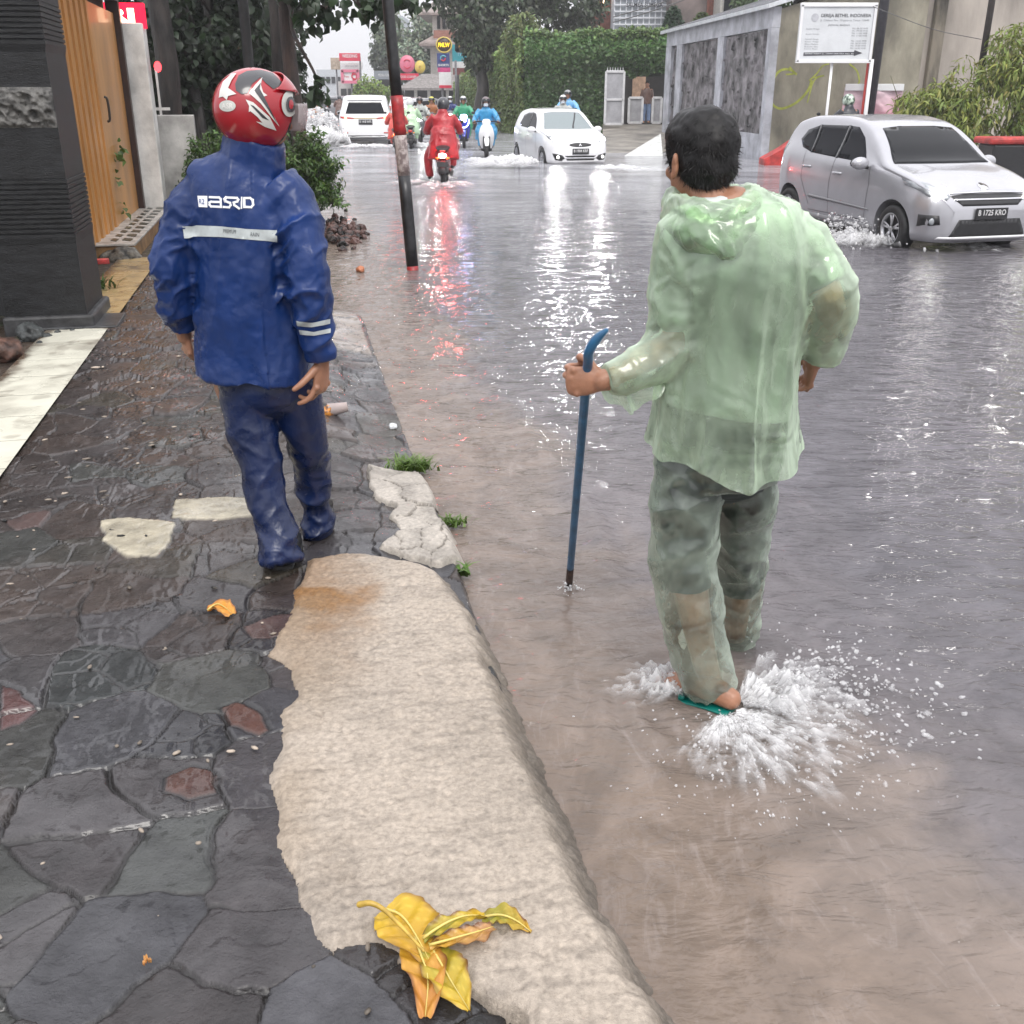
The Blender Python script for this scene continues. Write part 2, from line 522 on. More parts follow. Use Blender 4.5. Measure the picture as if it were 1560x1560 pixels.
hh = (h3 - 0.5) * 0.012 + tilt + slate
Z = hs(U, V) + hh * body - 0.013 * (1 - body) - 0.007 * (1 - bodyb)
base = np.stack([0.020 + 0.040 * h1 ** 1.5, 0.020 + 0.039 * h1 ** 1.5, 0.023 + 0.042 * h1 ** 1.5], -1)
brown = np.stack([0.030 + 0.018 * h2, 0.022 + 0.012 * h2, 0.019 + 0.009 * h2], -1)
mixb = np.clip(0.35 * (h2 > 0.55) + sstep(2.4, 4.0, U + 0.6 * (h3 - 0.5)) * (0.55 + 0.6 * h2) - 0.4 * sstep(0.0, 0.3, V), 0, 1)[..., None]
C = base * (1 - mixb) + brown * mixb
green = (hash01(cid, 9) < 0.16)[..., None]
C = np.where(green, C * np.array([0.92, 1.08, 0.96]), C)
sub = (0.8 + 0.4 * hash01(cidb, 3))[..., None]
C = np.where(split[..., None], C * sub, C)
def paint_cell(pixels, col, both=False):
    """the one stone under a picture point has a colour of its own"""
    global C
    for (x, y) in pixels:
        u0, v0 = uv_of(G(x, y, 0))
        i = np.argmin(np.abs(us - u0)); j = np.argmin(np.abs(vs_ - v0))
        m = (cid == cid[i, j])
        if split[i, j] and not both: m &= (cidb == cidb[i, j])
        C = np.where(m[..., None], np.array(col), C)
for (pts, col) in (([(335, 1075), (360, 1066), (392, 1080), (412, 1112), (395, 1120), (352, 1105)], (0.085, 0.036, 0.025)), ([(250, 1185), (290, 1168), (328, 1178), (330, 1208), (285, 1220), (248, 1205)], (0.070, 0.032, 0.024)), ([(0, 1040), (30, 1052), (58, 1080), (30, 1100), (0, 1110)], (0.075, 0.030, 0.028))):
    dq = dist_poly(U, V, px_poly(pts)) + 0.010 * fbm(U * 14, V * 14, seed=5); k_ = sstep(-0.001, 0.005, dq)[..., None]; rg = np.exp(-((dq + 0.002) / 0.006) ** 2); C = (C * (1 - k_) + np.array(col) * k_) * (1 - 0.7 * rg)[..., None]; Z = Z - 0.007 * rg
paint_cell([(40, 785), (430, 945)], (0.07, 0.042, 0.037))
# two pale cement fills
pale = np.zeros(U.shape)
for pts in ([(155, 795), (200, 790), (268, 797), (262, 825), (240, 850), (195, 848), (160, 830)], [(264, 762), (330, 758), (392, 760), (398, 786), (330, 792), (262, 790)]):
    d = dist_poly(U, V, px_poly(pts)) + 0.018 * fbm(U * 14, V * 14, seed=5)
    pale = np.maximum(pale, sstep(-0.002, 0.006, d))
C = C * (1 - pale[..., None]) + np.array([0.40, 0.36, 0.27]) * pale[..., None]
Z = Z * (1 - pale) + pale * (hs(U, V) + 0.008 + 0.002 * fbm(U * 30, V * 30, seed=9))
# pale wet kerb farther up the street
kn = 0.10 * fbm(U * 3, V * 3, oct=4, seed=27)
kb = sstep(0.20, 0.26, V + kn) * (1 - sstep(0.47, 0.5, V)) * sstep(6.9, 7.1, U + 4 * kn) * (1 - sstep(8.3, 8.7, U + 4 * kn))
C = C * (1 - kb[..., None]) + np.array([0.27, 0.225, 0.19]) * kb[..., None]
Z = Z * (1 - kb) + kb * (hs(U, V) * 0.8 + 0.010 * fbm(U * 8, V * 8, seed=2))
mortar = np.array([0.012, 0.010, 0.009])
g = (np.minimum(body, bodyb) * (1 - pale) + pale)[..., None]
C = mortar * (1 - g) + C * g
# silt and grit lying between stones
gritm = sstep(0.25, 0.6, fbm(U * 2.2, V * 2.2, oct=5, seed=61)) * (1 - pale)
C = C * (1 - 0.45 * gritm[..., None]) + np.array([0.060, 0.046, 0.038]) * 0.45 * gritm[..., None]
Xw = DU.x * U + DV.x * V; Yw = DU.y * U + DV.y * V
me = grid_mesh('pavement', Xw, Yw, Z)
set_vcol(me, C.reshape(-1, 3))
M_stone = vcol_mat('wet_flagstone', rough=0.26, rvar=0.17, var=0.45, scale=9, bump=0.007, bscale=24, bump2=0.0022, b2scale=150, coat=0.75, coatvar=True, spec=0.45)
struct(ob('pavement', me, M_stone))

# ---- pale concrete ramp laid over the stones, rolling down into the gutter
left_px = [(462, 852), (456, 880), (440, 905), (436, 935), (412, 965), (400, 1000), (436, 1022), (441, 1062), (412, 1092), (420, 1140), (400, 1185), (412, 1240), (414, 1295), (436, 1345), (450, 1395), (470, 1440), (520, 1470)]
bot_px = [(528, 1452), (575, 1448), (600, 1474), (640, 1480), (690, 1500), (740, 1530), (790, 1548), (800, 1660)]
toe_px = [(1120, 1660), (1050, 1560), (990, 1490), (935, 1390), (893, 1275), (845, 1171), (788, 1057), (732, 948), (700, 886)]
top_px = [(668, 866), (640, 858), (600, 850), (560, 842), (520, 842)]
lip_px = [(640, 852), (665, 878), (710, 957), (738, 1028), (788, 1161), (830, 1261), (858, 1332), (905, 1410), (955, 1500), (990, 1556), (1040, 1660)]
outline = px_poly(left_px) + px_poly(bot_px) + px_poly(toe_px, WZ - 0.06) + px_poly(top_px)
lip = sorted(px_poly(lip_px, -0.01))
u2 = np.arange(0.95, 3.9, 0.005); v2 = np.arange(-0.25, 0.92, 0.005)
U, V = np.meshgrid(u2, v2, indexing='ij')
D = dist_poly(U, V, outline) + 0.011 * fbm(U * 11, V * 11, oct=4, seed=14)
vl = np.interp(U, [p[0] for p in lip], [p[1] for p in lip]) + 0.012 * fbm(U * 6, U * 0 + 2, oct=3, seed=4)
dr = np.clip(V - vl + 0.018 + 0.012 * fbm(U * 20, V * 20, oct=3, seed=24), 0, None)
slope = np.where(dr < 0.03, dr * dr / 0.06 * 1.25, 0.01875 + (dr - 0.03) * 1.25) + 0.022 * sstep(0.015, 0.05, dr) * fbm(U * 13, V * 13, oct=5, seed=25)
rough_n = 0.0035 * fbm(U * 4, V * 4, oct=5, seed=6) + 0.0035 * fbm(U * 28, V * 28, oct=4, seed=60) - 0.004 * sstep(0.30, 0.6, fbm(U * 60, V * 45, oct=2, seed=66))
groove = -0.005 * ridged(U * 14 + 0.6 * fbm(U * 5, V * 5, seed=3), V * 3.0, seed=18, oct=2) * sstep(0.2, 0.6, fbm(U * 1.6, V * 1.6, seed=88) + 0.25)
Z = 0.016 * sstep(0.012, 0.045, D) - 0.30 * (1 - sstep(0.0, 0.016, D)) + rough_n + groove - slope
k_ = np.array([0.44, 0.376, 0.31])
C = np.ones(U.shape + (3,)) * k_
lo = fbm(U * 1.4, V * 2.2, oct=5, seed=71)
C = C * (1 - 0.13 * sstep(0.0, 0.5, lo))[..., None]
pitm = sstep(0.15, 0.6, fbm(U * 75, V * 75, oct=2, seed=73)); C = C * (1 - 0.16 * pitm[..., None]); C = C * (1 - 0.20 * sstep(0.05, 0.5, fbm(U * 46, V * 13, oct=4, seed=74)))[..., None] * (1 - 0.10 * sstep(0.1, 0.5, fbm(U * 8, V * 9, oct=5, seed=75)))[..., None]
rust = 1.15 * sstep(2.5, 3.2, U) * (1 - sstep(0.02, 0.22, V + 0.10 * fbm(U * 5, V * 5, seed=31))) * (0.5 + 0.5 * sstep(-0.2, 0.4, fbm(U * 6, V * 6, oct=4, seed=32)))
rust = np.clip(rust, 0, 1)
C = C * (1 - rust[..., None]) + np.array([0.25, 0.13, 0.048]) * rust[..., None]
left_st = (1 - sstep(0.0, 0.26, D)) * (V < 0.2) * 0.45 * sstep(-0.3, 0.3, fbm(U * 3, V * 3, seed=39))
C = C * (1 - left_st[..., None]) + np.array([0.27, 0.20, 0.13]) * left_st[..., None]
wet = sstep(0.0, 0.09, dr)[..., None]
C = C * (1 - 0.55 * wet) * (1 - wet * 0.3 * sstep(-0.1, 0.5, fbm(U * 7, V * 5, oct=4, seed=44))[..., None])
toe = sstep(0.13, 0.2, dr)[..., None]
C = C * (1 - toe) + np.array([0.115, 0.085, 0.06]) * toe
me = grid_mesh('concrete_ramp', DU.x * U + DV.x * V, DU.y * U + DV.y * V, Z, keep=D > 0)
cc = C[:, :, :].reshape(-1, 3); kk = (D > 0)
n_, m_ = U.shape; idx = np.arange(n_ * m_).reshape(n_, m_)
ff = np.stack([idx[:-1, :-1], idx[:-1, 1:], idx[1:, 1:], idx[1:, :-1]], -1).reshape(-1, 4); ff = ff[kk.reshape(-1)[ff].all(1)]
used = np.zeros(n_ * m_, bool); used[ff.ravel()] = True
set_vcol(me, cc[used])
M_conc = vcol_mat('damp_concrete', rough=0.55, rvar=0.15, var=0.34, scale=60, bump=0.004, bscale=90, bump2=0.0025, b2scale=320, spec=0.45)
struct(ob('concrete_ramp', me, M_conc))

# ---- cracked pale slabs beside the gutter
pts = [(558, 708), (600, 712), (640, 714), (668, 742), (664, 770), (672, 795), (702, 800), (692, 818), (722, 838), (700, 852), (668, 866), (625, 856), (572, 846), (604, 818), (592, 795), (598, 772), (566, 760)]
outl = px_poly(pts, -0.03)
u3 = np.arange(2.9, 5.0, 0.006); v3 = np.arange(-0.05, 0.85, 0.006)
U, V = np.meshgrid(u3, v3, indexing='ij')
wu = U + 0.035 * fbm(U * 9, V * 9, oct=4, seed=15); wv = V + 0.035 * fbm(U * 9, V * 9, oct=4, seed=16)
_, e3, c3, x3, y3 = worley(wu, wv, 0.17, 404, 0.8)
D = dist_poly(U, V, outl) + 0.02 * fbm(U * 9, V * 9, oct=3, seed=19)
b3 = sstep(0, 0.006, e3)
kp = (D > 0) & (hash01(c3, 8) > 0.07)
Z = hs(U, V) * 0.55 + 0.012 + (hash01(c3, 1) - 0.5) * 0.016 + ((hash01(c3, 2) - 0.5) * (wu - x3) + (hash01(c3, 3) - 0.5) * (wv - y3)) * 0.12 - 0.012 * (1 - b3) - 0.05 * (1 - sstep(0, 0.02, D)) + 0.002 * fbm(U * 30, V * 30, seed=2)
C = np.array([0.44, 0.40, 0.35]) * (0.82 + 0.3 * hash01(c3, 5))[..., None] * (0.25 + 0.75 * b3)[..., None] * (1 - 0.25 * sstep(0.0, 0.5, fbm(U * 10, V * 10, oct=4, seed=22)))[..., None]
me = grid_mesh('kerb_slab', DU.x * U + DV.x * V, DU.y * U + DV.y * V, Z, keep=kp)
n_, m_ = U.shape; idx = np.arange(n_ * m_).reshape(n_, m_)
ff = np.stack([idx[:-1, :-1], idx[:-1, 1:], idx[1:, 1:], idx[1:, :-1]], -1).reshape(-1, 4); ff = ff[kp.reshape(-1)[ff].all(1)]
used = np.zeros(n_ * m_, bool); used[ff.ravel()] = True
set_vcol(me, C.reshape(-1, 3)[used])
struct(ob('kerb', me, M_conc))

# ---- cream tile strip along the house fronts
def brick_strip(name, u0, u1, v0, v1, z, col, dirt, step=0.43):
    uu = np.arange(u0, u1, 0.008); vv = np.arange(v0, v1 + 1e-6, 0.008)
    U, V = np.meshgrid(uu, vv, indexing='ij')
    ph = np.abs(((U - u0) / step) % 1.0); jd = np.minimum(ph, 1 - ph) * step
    j = sstep(0.002, 0.008, jd)
    n1 = sstep(0.15, 0.5, fbm(U * 11, V * 9, oct=5, seed=140)); n2 = sstep(0.0, 0.5, fbm(U * 3, V * 3, oct=4, seed=141))
    far = sstep(u0 + (u1 - u0) * 0.5, u1, U)
    dl = 1 - sstep(0, 0.10, V - v0 + 0.06 * fbm(U * 6, V * 6, seed=9))
    k = np.clip(0.5 * n1 * dirt + 0.25 * n2 * dirt + 0.9 * dl + 0.35 * far * n2, 0, 1)[..., None]
    C = (np.array(col) * (1 - k) + np.array([0.09, 0.062, 0.04]) * k) * (0.35 + 0.65 * j)[..., None]
    Z = z - 0.003 * (1 - j) - 0.002 * n1
    me = grid_mesh(name, DU.x * U + DV.x * V, DU.y * U + DV.y * V, Z)
    set_vcol(me, C.reshape(-1, 3))
    return struct(ob(name, me, vcol_mat('cream_tile', rough=0.28, rvar=0.1, var=0.1, scale=5, bump=0.0015, bscale=60, coat=0.3)))
brick_strip('tile_path', 2.2, 7.86, -1.78, -1.355, 0.012, (0.68, 0.66, 0.55), 0.6)
brick_strip('tile_path', 8.42, 11.4, -1.76, -1.345, 0.012, (0.46, 0.34, 0.17), 0.9)
bm = bm_new(); box(bm, UV(8.14, -1.56, -0.012), (0.52, 0.50, 0.06), Matrix.Rotation(R(12), 3, 'Z'), 0.006)
struct(ob('stone_step', bm, pbr('dark_slab', (0.05, 0.052, 0.055), 0.35, var=0.3, scale=9, bump=0.004, bscale=40)))

# ---- soil beside the houses, and the drowned road bed
uu = np.concatenate([np.arange(0.5, 11, 0.03), np.arange(11, 40, 0.5)]); vv = np.concatenate([np.arange(-14, -3.6, 0.8), np.arange(-3.6, -1.2, 0.03)])
U, V = np.meshgrid(uu, vv, indexing='ij')
Z = -0.022 + 0.025 * fbm(U * 2, V * 2, oct=5, seed=51) * (1 - sstep(-1.9, -1.75, V))
C = np.array([0.075, 0.052, 0.036]) * (0.7 + 0.5 * fbm(U * 6, V * 6, oct=4, seed=52))[..., None]
mo = sstep(0.05, 0.35, fbm(U * 3, V * 3, oct=4, seed=53))[..., None]
C = C * (1 - mo * 0.7) + np.array([0.045, 0.06, 0.022]) * mo * 0.7
me = grid_mesh('soil', DU.x * U + DV.x * V, DU.y * U + DV.y * V, Z); set_vcol(me, np.clip(C, 0.01, 1).reshape(-1, 3))
struct(ob('soil', me, vcol_mat('wet_soil', rough=0.5, rvar=0.2, var=0.5, scale=22, bump=0.02, bscale=35)))
me = mesh_from('road', [(-150, -60, -0.42), (150, -60, -0.42), (150, 310, -0.42), (-150, 310, -0.42)], [(0, 1, 2, 3)])
struct(ob('road', me, pbr('wet_asphalt', (0.06, 0.06, 0.062), 0.2, var=0.3, scale=3)))

# ---- flood water
def spaced(a, b, s0, k):
    out = [a]; s = s0
    while out[-1] < b: out.append(out[-1] + s); s *= k
    return out
xs = np.array(sorted(set([-x - 1.6 for x in spaced(0, 60, 0.05, 1.12)][1:] + list(np.arange(-1.6, 3.2, 0.014)) + [3.2 + x for x in spaced(0, 60, 0.014, 1.012)])))
ys = np.array(list(np.arange(0.7, 4.5, 0.013)) + [4.5 + y for y in spaced(0, 240, 0.013, 1.0125)])
X, Y = np.meshgrid(xs, ys, indexing='ij')
Uw = X * DU.x + Y * DU.y; Vw = X * DV.x + Y * DV.y
near = 1 - sstep(7, 24, Y)
turb = (1 - sstep(0.75, 1.5, Vw + 0.25 * fbm(Uw * 1.2, Vw * 1.2, seed=5)))
wx = X + 0.10 * fbm(X * 1.7, Y * 1.7, oct=3, seed=201); wy = Y + 0.10 * fbm(X * 1.7, Y * 1.7, oct=3, seed=202)
# gutter current: short steep riffles; open water: low crests lying across the view
rif = 0.011 * (ridged(wx * 3.4, wy * 7.5, oct=3, seed=210) - 0.5) + 0.007 * fbm(wx * 9, wy * 17, oct=3, seed=211)
opn = 0.0045 * fbm(wx * 2.6, wy * 8.0, oct=3, seed=220) + 0.0030 * (ridged(wx * 4.2, wy * 12, oct=2, seed=221) - 0.5)
mid = sstep(2.6, 4.2, Y) 
opn = opn * (0.2 + 1.0 * mid) + 0.0025 * fbm(X * 0.9, Y * 1.6, oct=2, seed=225)
Zw = WZ + near * (turb * rif * (0.30 + 1.1 * mid) + (1 - 0.6 * turb) * opn)
cl = 1.15 + 0.10 * fbm(Uw * 0.9, Uw * 0, oct=3, seed=230)
Zw += 0.016 * np.exp(-((Vw - cl) / 0.06) ** 2) * (0.5 + ridged(wx * 4, wy * 5, oct=2, seed=231)) * sstep(2.6, 3.6, Uw) * sstep(10, 8, Uw)
# rings where feet, bar, post and wheels stand in it
fc = G(1085, 1075, WZ)
r = np.hypot(X - fc.x, Y - fc.y)
Zw += 0.010 * np.exp(-r / 0.45) * np.cos(r * 52 + 3 * fbm(X * 4, Y * 4, seed=7)) * sstep(0.05, 0.2, r)
for (qx, qy, a) in ((868, 898, 0.004), (632, 412, 0.006)):
    q = G(qx, qy, WZ); r = np.hypot(X - q.x, Y - q.y)
    Zw += a * np.exp(-r / 0.22) * np.cos(r * 70)
me = grid_mesh('flood_water', X, Y, Zw)
def water_mat():
    m, nt, out = nodes('flood_water'); L = nt.links
    b = nt.nodes.new('ShaderNodeBsdfPrincipled'); L.new(b.outputs[0], out.inputs[0])
    tc = nt.nodes.new('ShaderNodeTexCoord'); src = tc.outputs['Object']
    dt = nt.nodes.new('ShaderNodeVectorMath'); dt.operation = 'DOT_PRODUCT'; dt.inputs[1].default_value = (DV.x, DV.y, 0); L.new(src, dt.inputs[0])
    nz = nt.nodes.new('ShaderNodeTexNoise'); setin(nz, Scale=1.1, Detail=6.0, Roughness=0.6, Distortion=0.8); L.new(src, nz.inputs['Vector'])
    ad = nt.nodes.new('ShaderNodeMath'); ad.operation = 'MULTIPLY_ADD'; L.new(nz.outputs['Fac'], ad.inputs[0]); ad.inputs[1].default_value = 1.3; L.new(dt.outputs['Value'], ad.inputs[2])
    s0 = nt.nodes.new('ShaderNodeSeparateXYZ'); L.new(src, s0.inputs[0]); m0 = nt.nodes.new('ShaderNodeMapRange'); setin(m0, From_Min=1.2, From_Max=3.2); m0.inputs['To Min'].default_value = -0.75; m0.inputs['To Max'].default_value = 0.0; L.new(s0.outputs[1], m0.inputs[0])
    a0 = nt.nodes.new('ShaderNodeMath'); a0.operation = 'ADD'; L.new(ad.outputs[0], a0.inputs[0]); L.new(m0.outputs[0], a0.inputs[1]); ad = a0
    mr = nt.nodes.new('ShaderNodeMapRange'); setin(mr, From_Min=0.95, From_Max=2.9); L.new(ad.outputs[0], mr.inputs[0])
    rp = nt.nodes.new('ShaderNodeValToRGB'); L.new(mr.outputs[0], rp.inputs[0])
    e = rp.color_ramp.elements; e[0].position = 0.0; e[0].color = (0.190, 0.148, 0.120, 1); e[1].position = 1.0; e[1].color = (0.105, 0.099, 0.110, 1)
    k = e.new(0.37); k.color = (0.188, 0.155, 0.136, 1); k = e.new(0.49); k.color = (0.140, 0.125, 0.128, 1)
    # clouds of silt, with ochre leaves' stain here and there
    n2 = nt.nodes.new('ShaderNodeTexNoise'); setin(n2, Scale=2.6, Detail=8.0, Roughness=0.62, Distortion=1.6); L.new(src, n2.inputs['Vector'])
    r2 = nt.nodes.new('ShaderNodeMapRange'); setin(r2, From_Min=0.35, From_Max=0.65); r2.inputs['To Min'].default_value = 0.74; r2.inputs['To Max'].default_value = 1.16; L.new(n2.outputs['Fac'], r2.inputs[0])
    sc = nt.nodes.new('ShaderNodeVectorMath'); sc.operation = 'SCALE'; L.new(rp.outputs[0], sc.inputs[0]); L.new(r2.outputs[0], sc.inputs['Scale'])
    # pale froth streaks drawn out along the gutter current
    m7 = nt.nodes.new('ShaderNodeMapping'); m7.inputs['Rotation'].default_value = (0, 0, -math.atan2(DV.y, DV.x)); m7.inputs['Scale'].default_value = (5.5, 1.5, 1); L.new(src, m7.inputs[0])
    n7 = nt.nodes.new('ShaderNodeTexNoise'); setin(n7, Scale=2.2, Detail=7.0, Roughness=0.72, Distortion=1.5); L.new(m7.outputs[0], n7.inputs['Vector'])
    f7 = nt.nodes.new('ShaderNodeMapRange'); setin(f7, From_Min=0.54, From_Max=0.72); f7.inputs['To Max'].default_value = 0.24; L.new(n7.outputs['Fac'], f7.inputs[0])
    g7 = nt.nodes.new('ShaderNodeMapRange'); setin(g7, From_Min=0.50, From_Max=0.30); g7.inputs['To Max'].default_value = 1.0; L.new(mr.outputs[0], g7.inputs[0])
    h7 = nt.nodes.new('ShaderNodeMath'); h7.operation = 'MULTIPLY'; L.new(f7.outputs[0], h7.inputs[0]); L.new(g7.outputs[0], h7.inputs[1])
    x7 = nt.nodes.new('ShaderNodeMixRGB'); x7.inputs[2].default_value = (0.40, 0.35, 0.33, 1); L.new(h7.outputs[0], x7.inputs[0]); L.new(sc.outputs[0], x7.inputs[1]); sc = x7
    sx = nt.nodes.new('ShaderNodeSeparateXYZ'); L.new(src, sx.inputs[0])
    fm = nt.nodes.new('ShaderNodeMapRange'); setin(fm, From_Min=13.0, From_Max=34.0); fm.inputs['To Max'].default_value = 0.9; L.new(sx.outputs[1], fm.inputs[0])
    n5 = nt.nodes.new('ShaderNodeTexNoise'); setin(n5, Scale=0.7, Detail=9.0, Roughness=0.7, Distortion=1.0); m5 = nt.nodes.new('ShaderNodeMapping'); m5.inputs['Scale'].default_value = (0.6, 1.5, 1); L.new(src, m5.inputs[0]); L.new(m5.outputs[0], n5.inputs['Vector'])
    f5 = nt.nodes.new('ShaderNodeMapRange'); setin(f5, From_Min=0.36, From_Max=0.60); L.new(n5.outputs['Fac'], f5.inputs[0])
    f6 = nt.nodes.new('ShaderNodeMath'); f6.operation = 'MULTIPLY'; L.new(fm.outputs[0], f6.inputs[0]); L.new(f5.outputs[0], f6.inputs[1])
    fx = nt.nodes.new('ShaderNodeMixRGB'); fx.inputs[2].default_value = (0.58, 0.59, 0.62, 1); L.new(f6.outputs[0], fx.inputs[0]); L.new(sc.outputs[0], fx.inputs[1])  # far water whitened in its colour, for churned foam and missing sky glare
    L.new(fx.outputs[0], b.inputs['Base Color'])
    bs = nt.nodes.new('ShaderNodeMapRange'); setin(bs, From_Min=3.0, From_Max=8.0); bs.inputs['To Min'].default_value = 0.6; L.new(sx.outputs[1], bs.inputs[0])
    setin(b, Roughness=0.06, IOR=1.333)
    nrm = None
    for (s, d, st) in ((4.0, 0.045, (1.0, 2.3, 1.0)), (15.0, 0.013, (1.0, 2.0, 1.0)), (60.0, 0.0016, (1, 1.4, 1))):
        mp = nt.nodes.new('ShaderNodeMapping'); mp.inputs['Scale'].default_value = st; mp.inputs['Rotation'].default_value = (0, 0, R(6)); L.new(src, mp.inputs[0])
        n3 = nt.nodes.new('ShaderNodeTexNoise'); setin(n3, Scale=s, Detail=3.0, Roughness=0.55, Distortion=0.5); L.new(mp.outputs[0], n3.inputs['Vector'])
        bp = nt.nodes.new('ShaderNodeBump'); bp.inputs['Distance'].default_value = d; L.new(n3.outputs['Fac'], bp.inputs['Height']); L.new(bs.outputs[0], bp.inputs['Strength'])
        if nrm: L.new(nrm, bp.inputs['Normal'])
        nrm = bp.outputs[0]
    L.new(nrm, b.inputs['Normal'])
    return m
M_water = water_mat()
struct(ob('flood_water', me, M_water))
# ================================================================== PEOPLE
M_skin = pbr('skin', (0.36, 0.175, 0.105), 0.42, var=0.12, scale=14, bump=0.0008, bscale=160, sss=0.08)
M_hair = pbr('black_hair', (0.008, 0.007, 0.007), 0.5, var=0.3, scale=30, spec=0.3)
M_eye = pbr('eye_white', (0.7, 0.68, 0.66), 0.15, var=0.05)

def hand(bm, wrist, fdir, pnorm, thumb, curl, spread=0.10, sc=1.0, tcurl=30):
    """palm + five bent fingers. fdir: towards the fingers, pnorm: out of the palm, thumb: +1/-1 side along fdir x pnorm."""
    f = Vector(fdir).normalized(); n = Vector(pnorm); n = (n - f * n.dot(f)).normalized(); s = f.cross(n) * thumb   # towards thumb
    w = Vector(wrist)
    tube(bm, [w - f * 0.03 * sc, w + f * 0.012 * sc, w + f * 0.045 * sc, w + f * 0.080 * sc, w + f * 0.094 * sc],
         [(0.027 * sc, 0.020 * sc), (0.029 * sc, 0.019 * sc), (0.039 * sc, 0.0165 * sc), (0.041 * sc, 0.0145 * sc), (0.036 * sc, 0.010 * sc)], seg=14, sub=2, side=s, round_caps=True)
    ellipsoid(bm, w + f * 0.035 * sc + s * 0.020 * sc + n * 0.010 * sc, (0.016 * sc, 0.026 * sc, 0.015 * sc), frame_from(s, n), 2)
    lens = (0.074, 0.081, 0.075, 0.058); offs = (0.0325, 0.0108, -0.0108, -0.031); rads = (0.0085, 0.0088, 0.0084, 0.0074)
    for i in range(4):
        c = curl[i] if hasattr(curl, '__len__') else curl
        d = Quaternion(n, spread * (1.5 - i) * thumb * (-1)) @ f
        p = w + f * (0.086 - 0.006 * abs(i - 1)) * sc + s * offs[i] * sc
        axis = n.cross(d).normalized()
        ellipsoid(bm, p - n * 0.005 * sc, (0.0105 * sc,) * 3, None, 2)
        pts = [p - d * 0.02 * sc, p]; ang = 0
        for k, (fr, ck) in enumerate(((0.45, 0.85), (0.31, 1.1), (0.24, 0.8))):
            ang += c * ck
            dd = (d * math.cos(R(ang)) + n * math.sin(R(ang)))
            p = p + dd * lens[i] * fr * sc; pts.append(p.copy())
        r = rads[i] * sc
        tube(bm, pts, [r * 1.1, r * 1.12, r * 1.02, r * 0.95, r * 0.8], seg=10, sub=3, side=s, round_caps=True)
    t0 = w + f * 0.022 * sc + s * 0.026 * sc + n * 0.004 * sc
    td = (f * 0.62 + s * 0.72 + n * 0.25).normalized()
    t1 = t0 + td * 0.040 * sc
    td2 = (Quaternion(s.cross(f) * 1.0, 0) @ td); a = R(tcurl)
    td2 = (td * math.cos(a) + (f * 0.6 + n * 0.8).normalized() * math.sin(a)).normalized(); t2 = t1 + td2 * 0.030 * sc
    a2 = R(tcurl * 1.7); td3 = (td * math.cos(a2) + (n * 0.85 - s * 0.3 + f * 0.2).normalized() * math.sin(a2)).normalized(); t3 = t2 + td3 * 0.025 * sc
    tube(bm, [t0 - td * 0.015 * sc, t0, t1, t2, t3], [0.013 * sc, 0.014 * sc, 0.011 * sc, 0.0102 * sc, 0.008 * sc], seg=10, sub=3, side=n, round_caps=True)

def head(bm, c, fwd, up=(0, 0, 1), sc=1.0):
    f = Vector(fwd).normalized(); u = Vector(up); u = (u - f * u.dot(f)).normalized(); r = f.cross(u)
    Q = Matrix((r, f, u)).transposed(); c = Vector(c)
    L = lambda x, y, z: c + (r * x + f * y + u * z) * sc
    ellipsoid(bm, L(0, -0.005, 0.02), (0.074 * sc, 0.094 * sc, 0.092 * sc), Q, 3)
    ellipsoid(bm, L(0, 0.026, -0.045), (0.058 * sc, 0.068 * sc, 0.075 * sc), Q, 3)
    ellipsoid(bm, L(0, 0.062, -0.098), (0.028 * sc, 0.026 * sc, 0.022 * sc), Q, 2)
    ellipsoid(bm, L(0, 0.075, 0.018), (0.052 * sc, 0.022 * sc, 0.016 * sc), Q, 2)
    tube(bm, [L(0, 0.085, 0.012), L(0, 0.101, -0.018), L(0, 0.113, -0.036)], [0.009 * sc, 0.011 * sc, 0.016 * sc], seg=10, sub=2, round_caps=True)
    ellipsoid(bm, L(0, 0.088, -0.066), (0.025 * sc, 0.013 * sc, 0.009 * sc), Q, 2)
    ellipsoid(bm, L(0, 0.085, -0.077), (0.021 * sc, 0.012 * sc, 0.008 * sc), Q, 2)
    for s in (-1, 1):
        ellipsoid(bm, L(s * 0.040, 0.062, -0.030), (0.022 * sc, 0.024 * sc, 0.020 * sc), Q, 2)
        ellipsoid(bm, L(s * 0.081, -0.010, -0.016), (0.009 * sc, 0.020 * sc, 0.033 * sc), Q @ Matrix.Rotation(R(s * 18), 3, 'Z'), 2)
        ellipsoid(bm, L(s * 0.085, -0.016, -0.002), (0.008 * sc, 0.017 * sc, 0.018 * sc), Q @ Matrix.Rotation(R(s * 28), 3, 'Z'), 2)
        ellipsoid(bm, L(s * 0.082, -0.004, -0.040), (0.007 * sc, 0.009 * sc, 0.012 * sc), Q, 2)
    return L, Q
def eyes(parent, L, Q, sc=1.0):
    for s in (-1, 1):
        bm = bm_new(); ellipsoid(bm, L(s * 0.031, 0.081, -0.004), (0.013 * sc, 0.010 * sc, 0.008 * sc), Q, 2); ob('eye', bm, M_eye, parent)

def cloth_folds(me, amp, freq, seed, warp=0.5, stretch=(1, 1, 1), mask=None, rid=0.6):
    c = get_co(me) * np.array(stretch); x, y, z = (c * freq).T
    wx = x + warp * vnoise(x * 0.7, y * 0.7, z * 0.7, seed + 3); wz = z + warp * vnoise(x * 0.7 + 9, y * 0.7, z * 0.7, seed + 4)
    d = rid * (ridged(wx, y, wz, oct=3, seed=seed) - 0.45) + (1 - rid) * fbm(wx, y, wz, oct=3, seed=seed + 50)
    d = amp * d
    if mask is not None: d = d * mask
    displace(me, d)

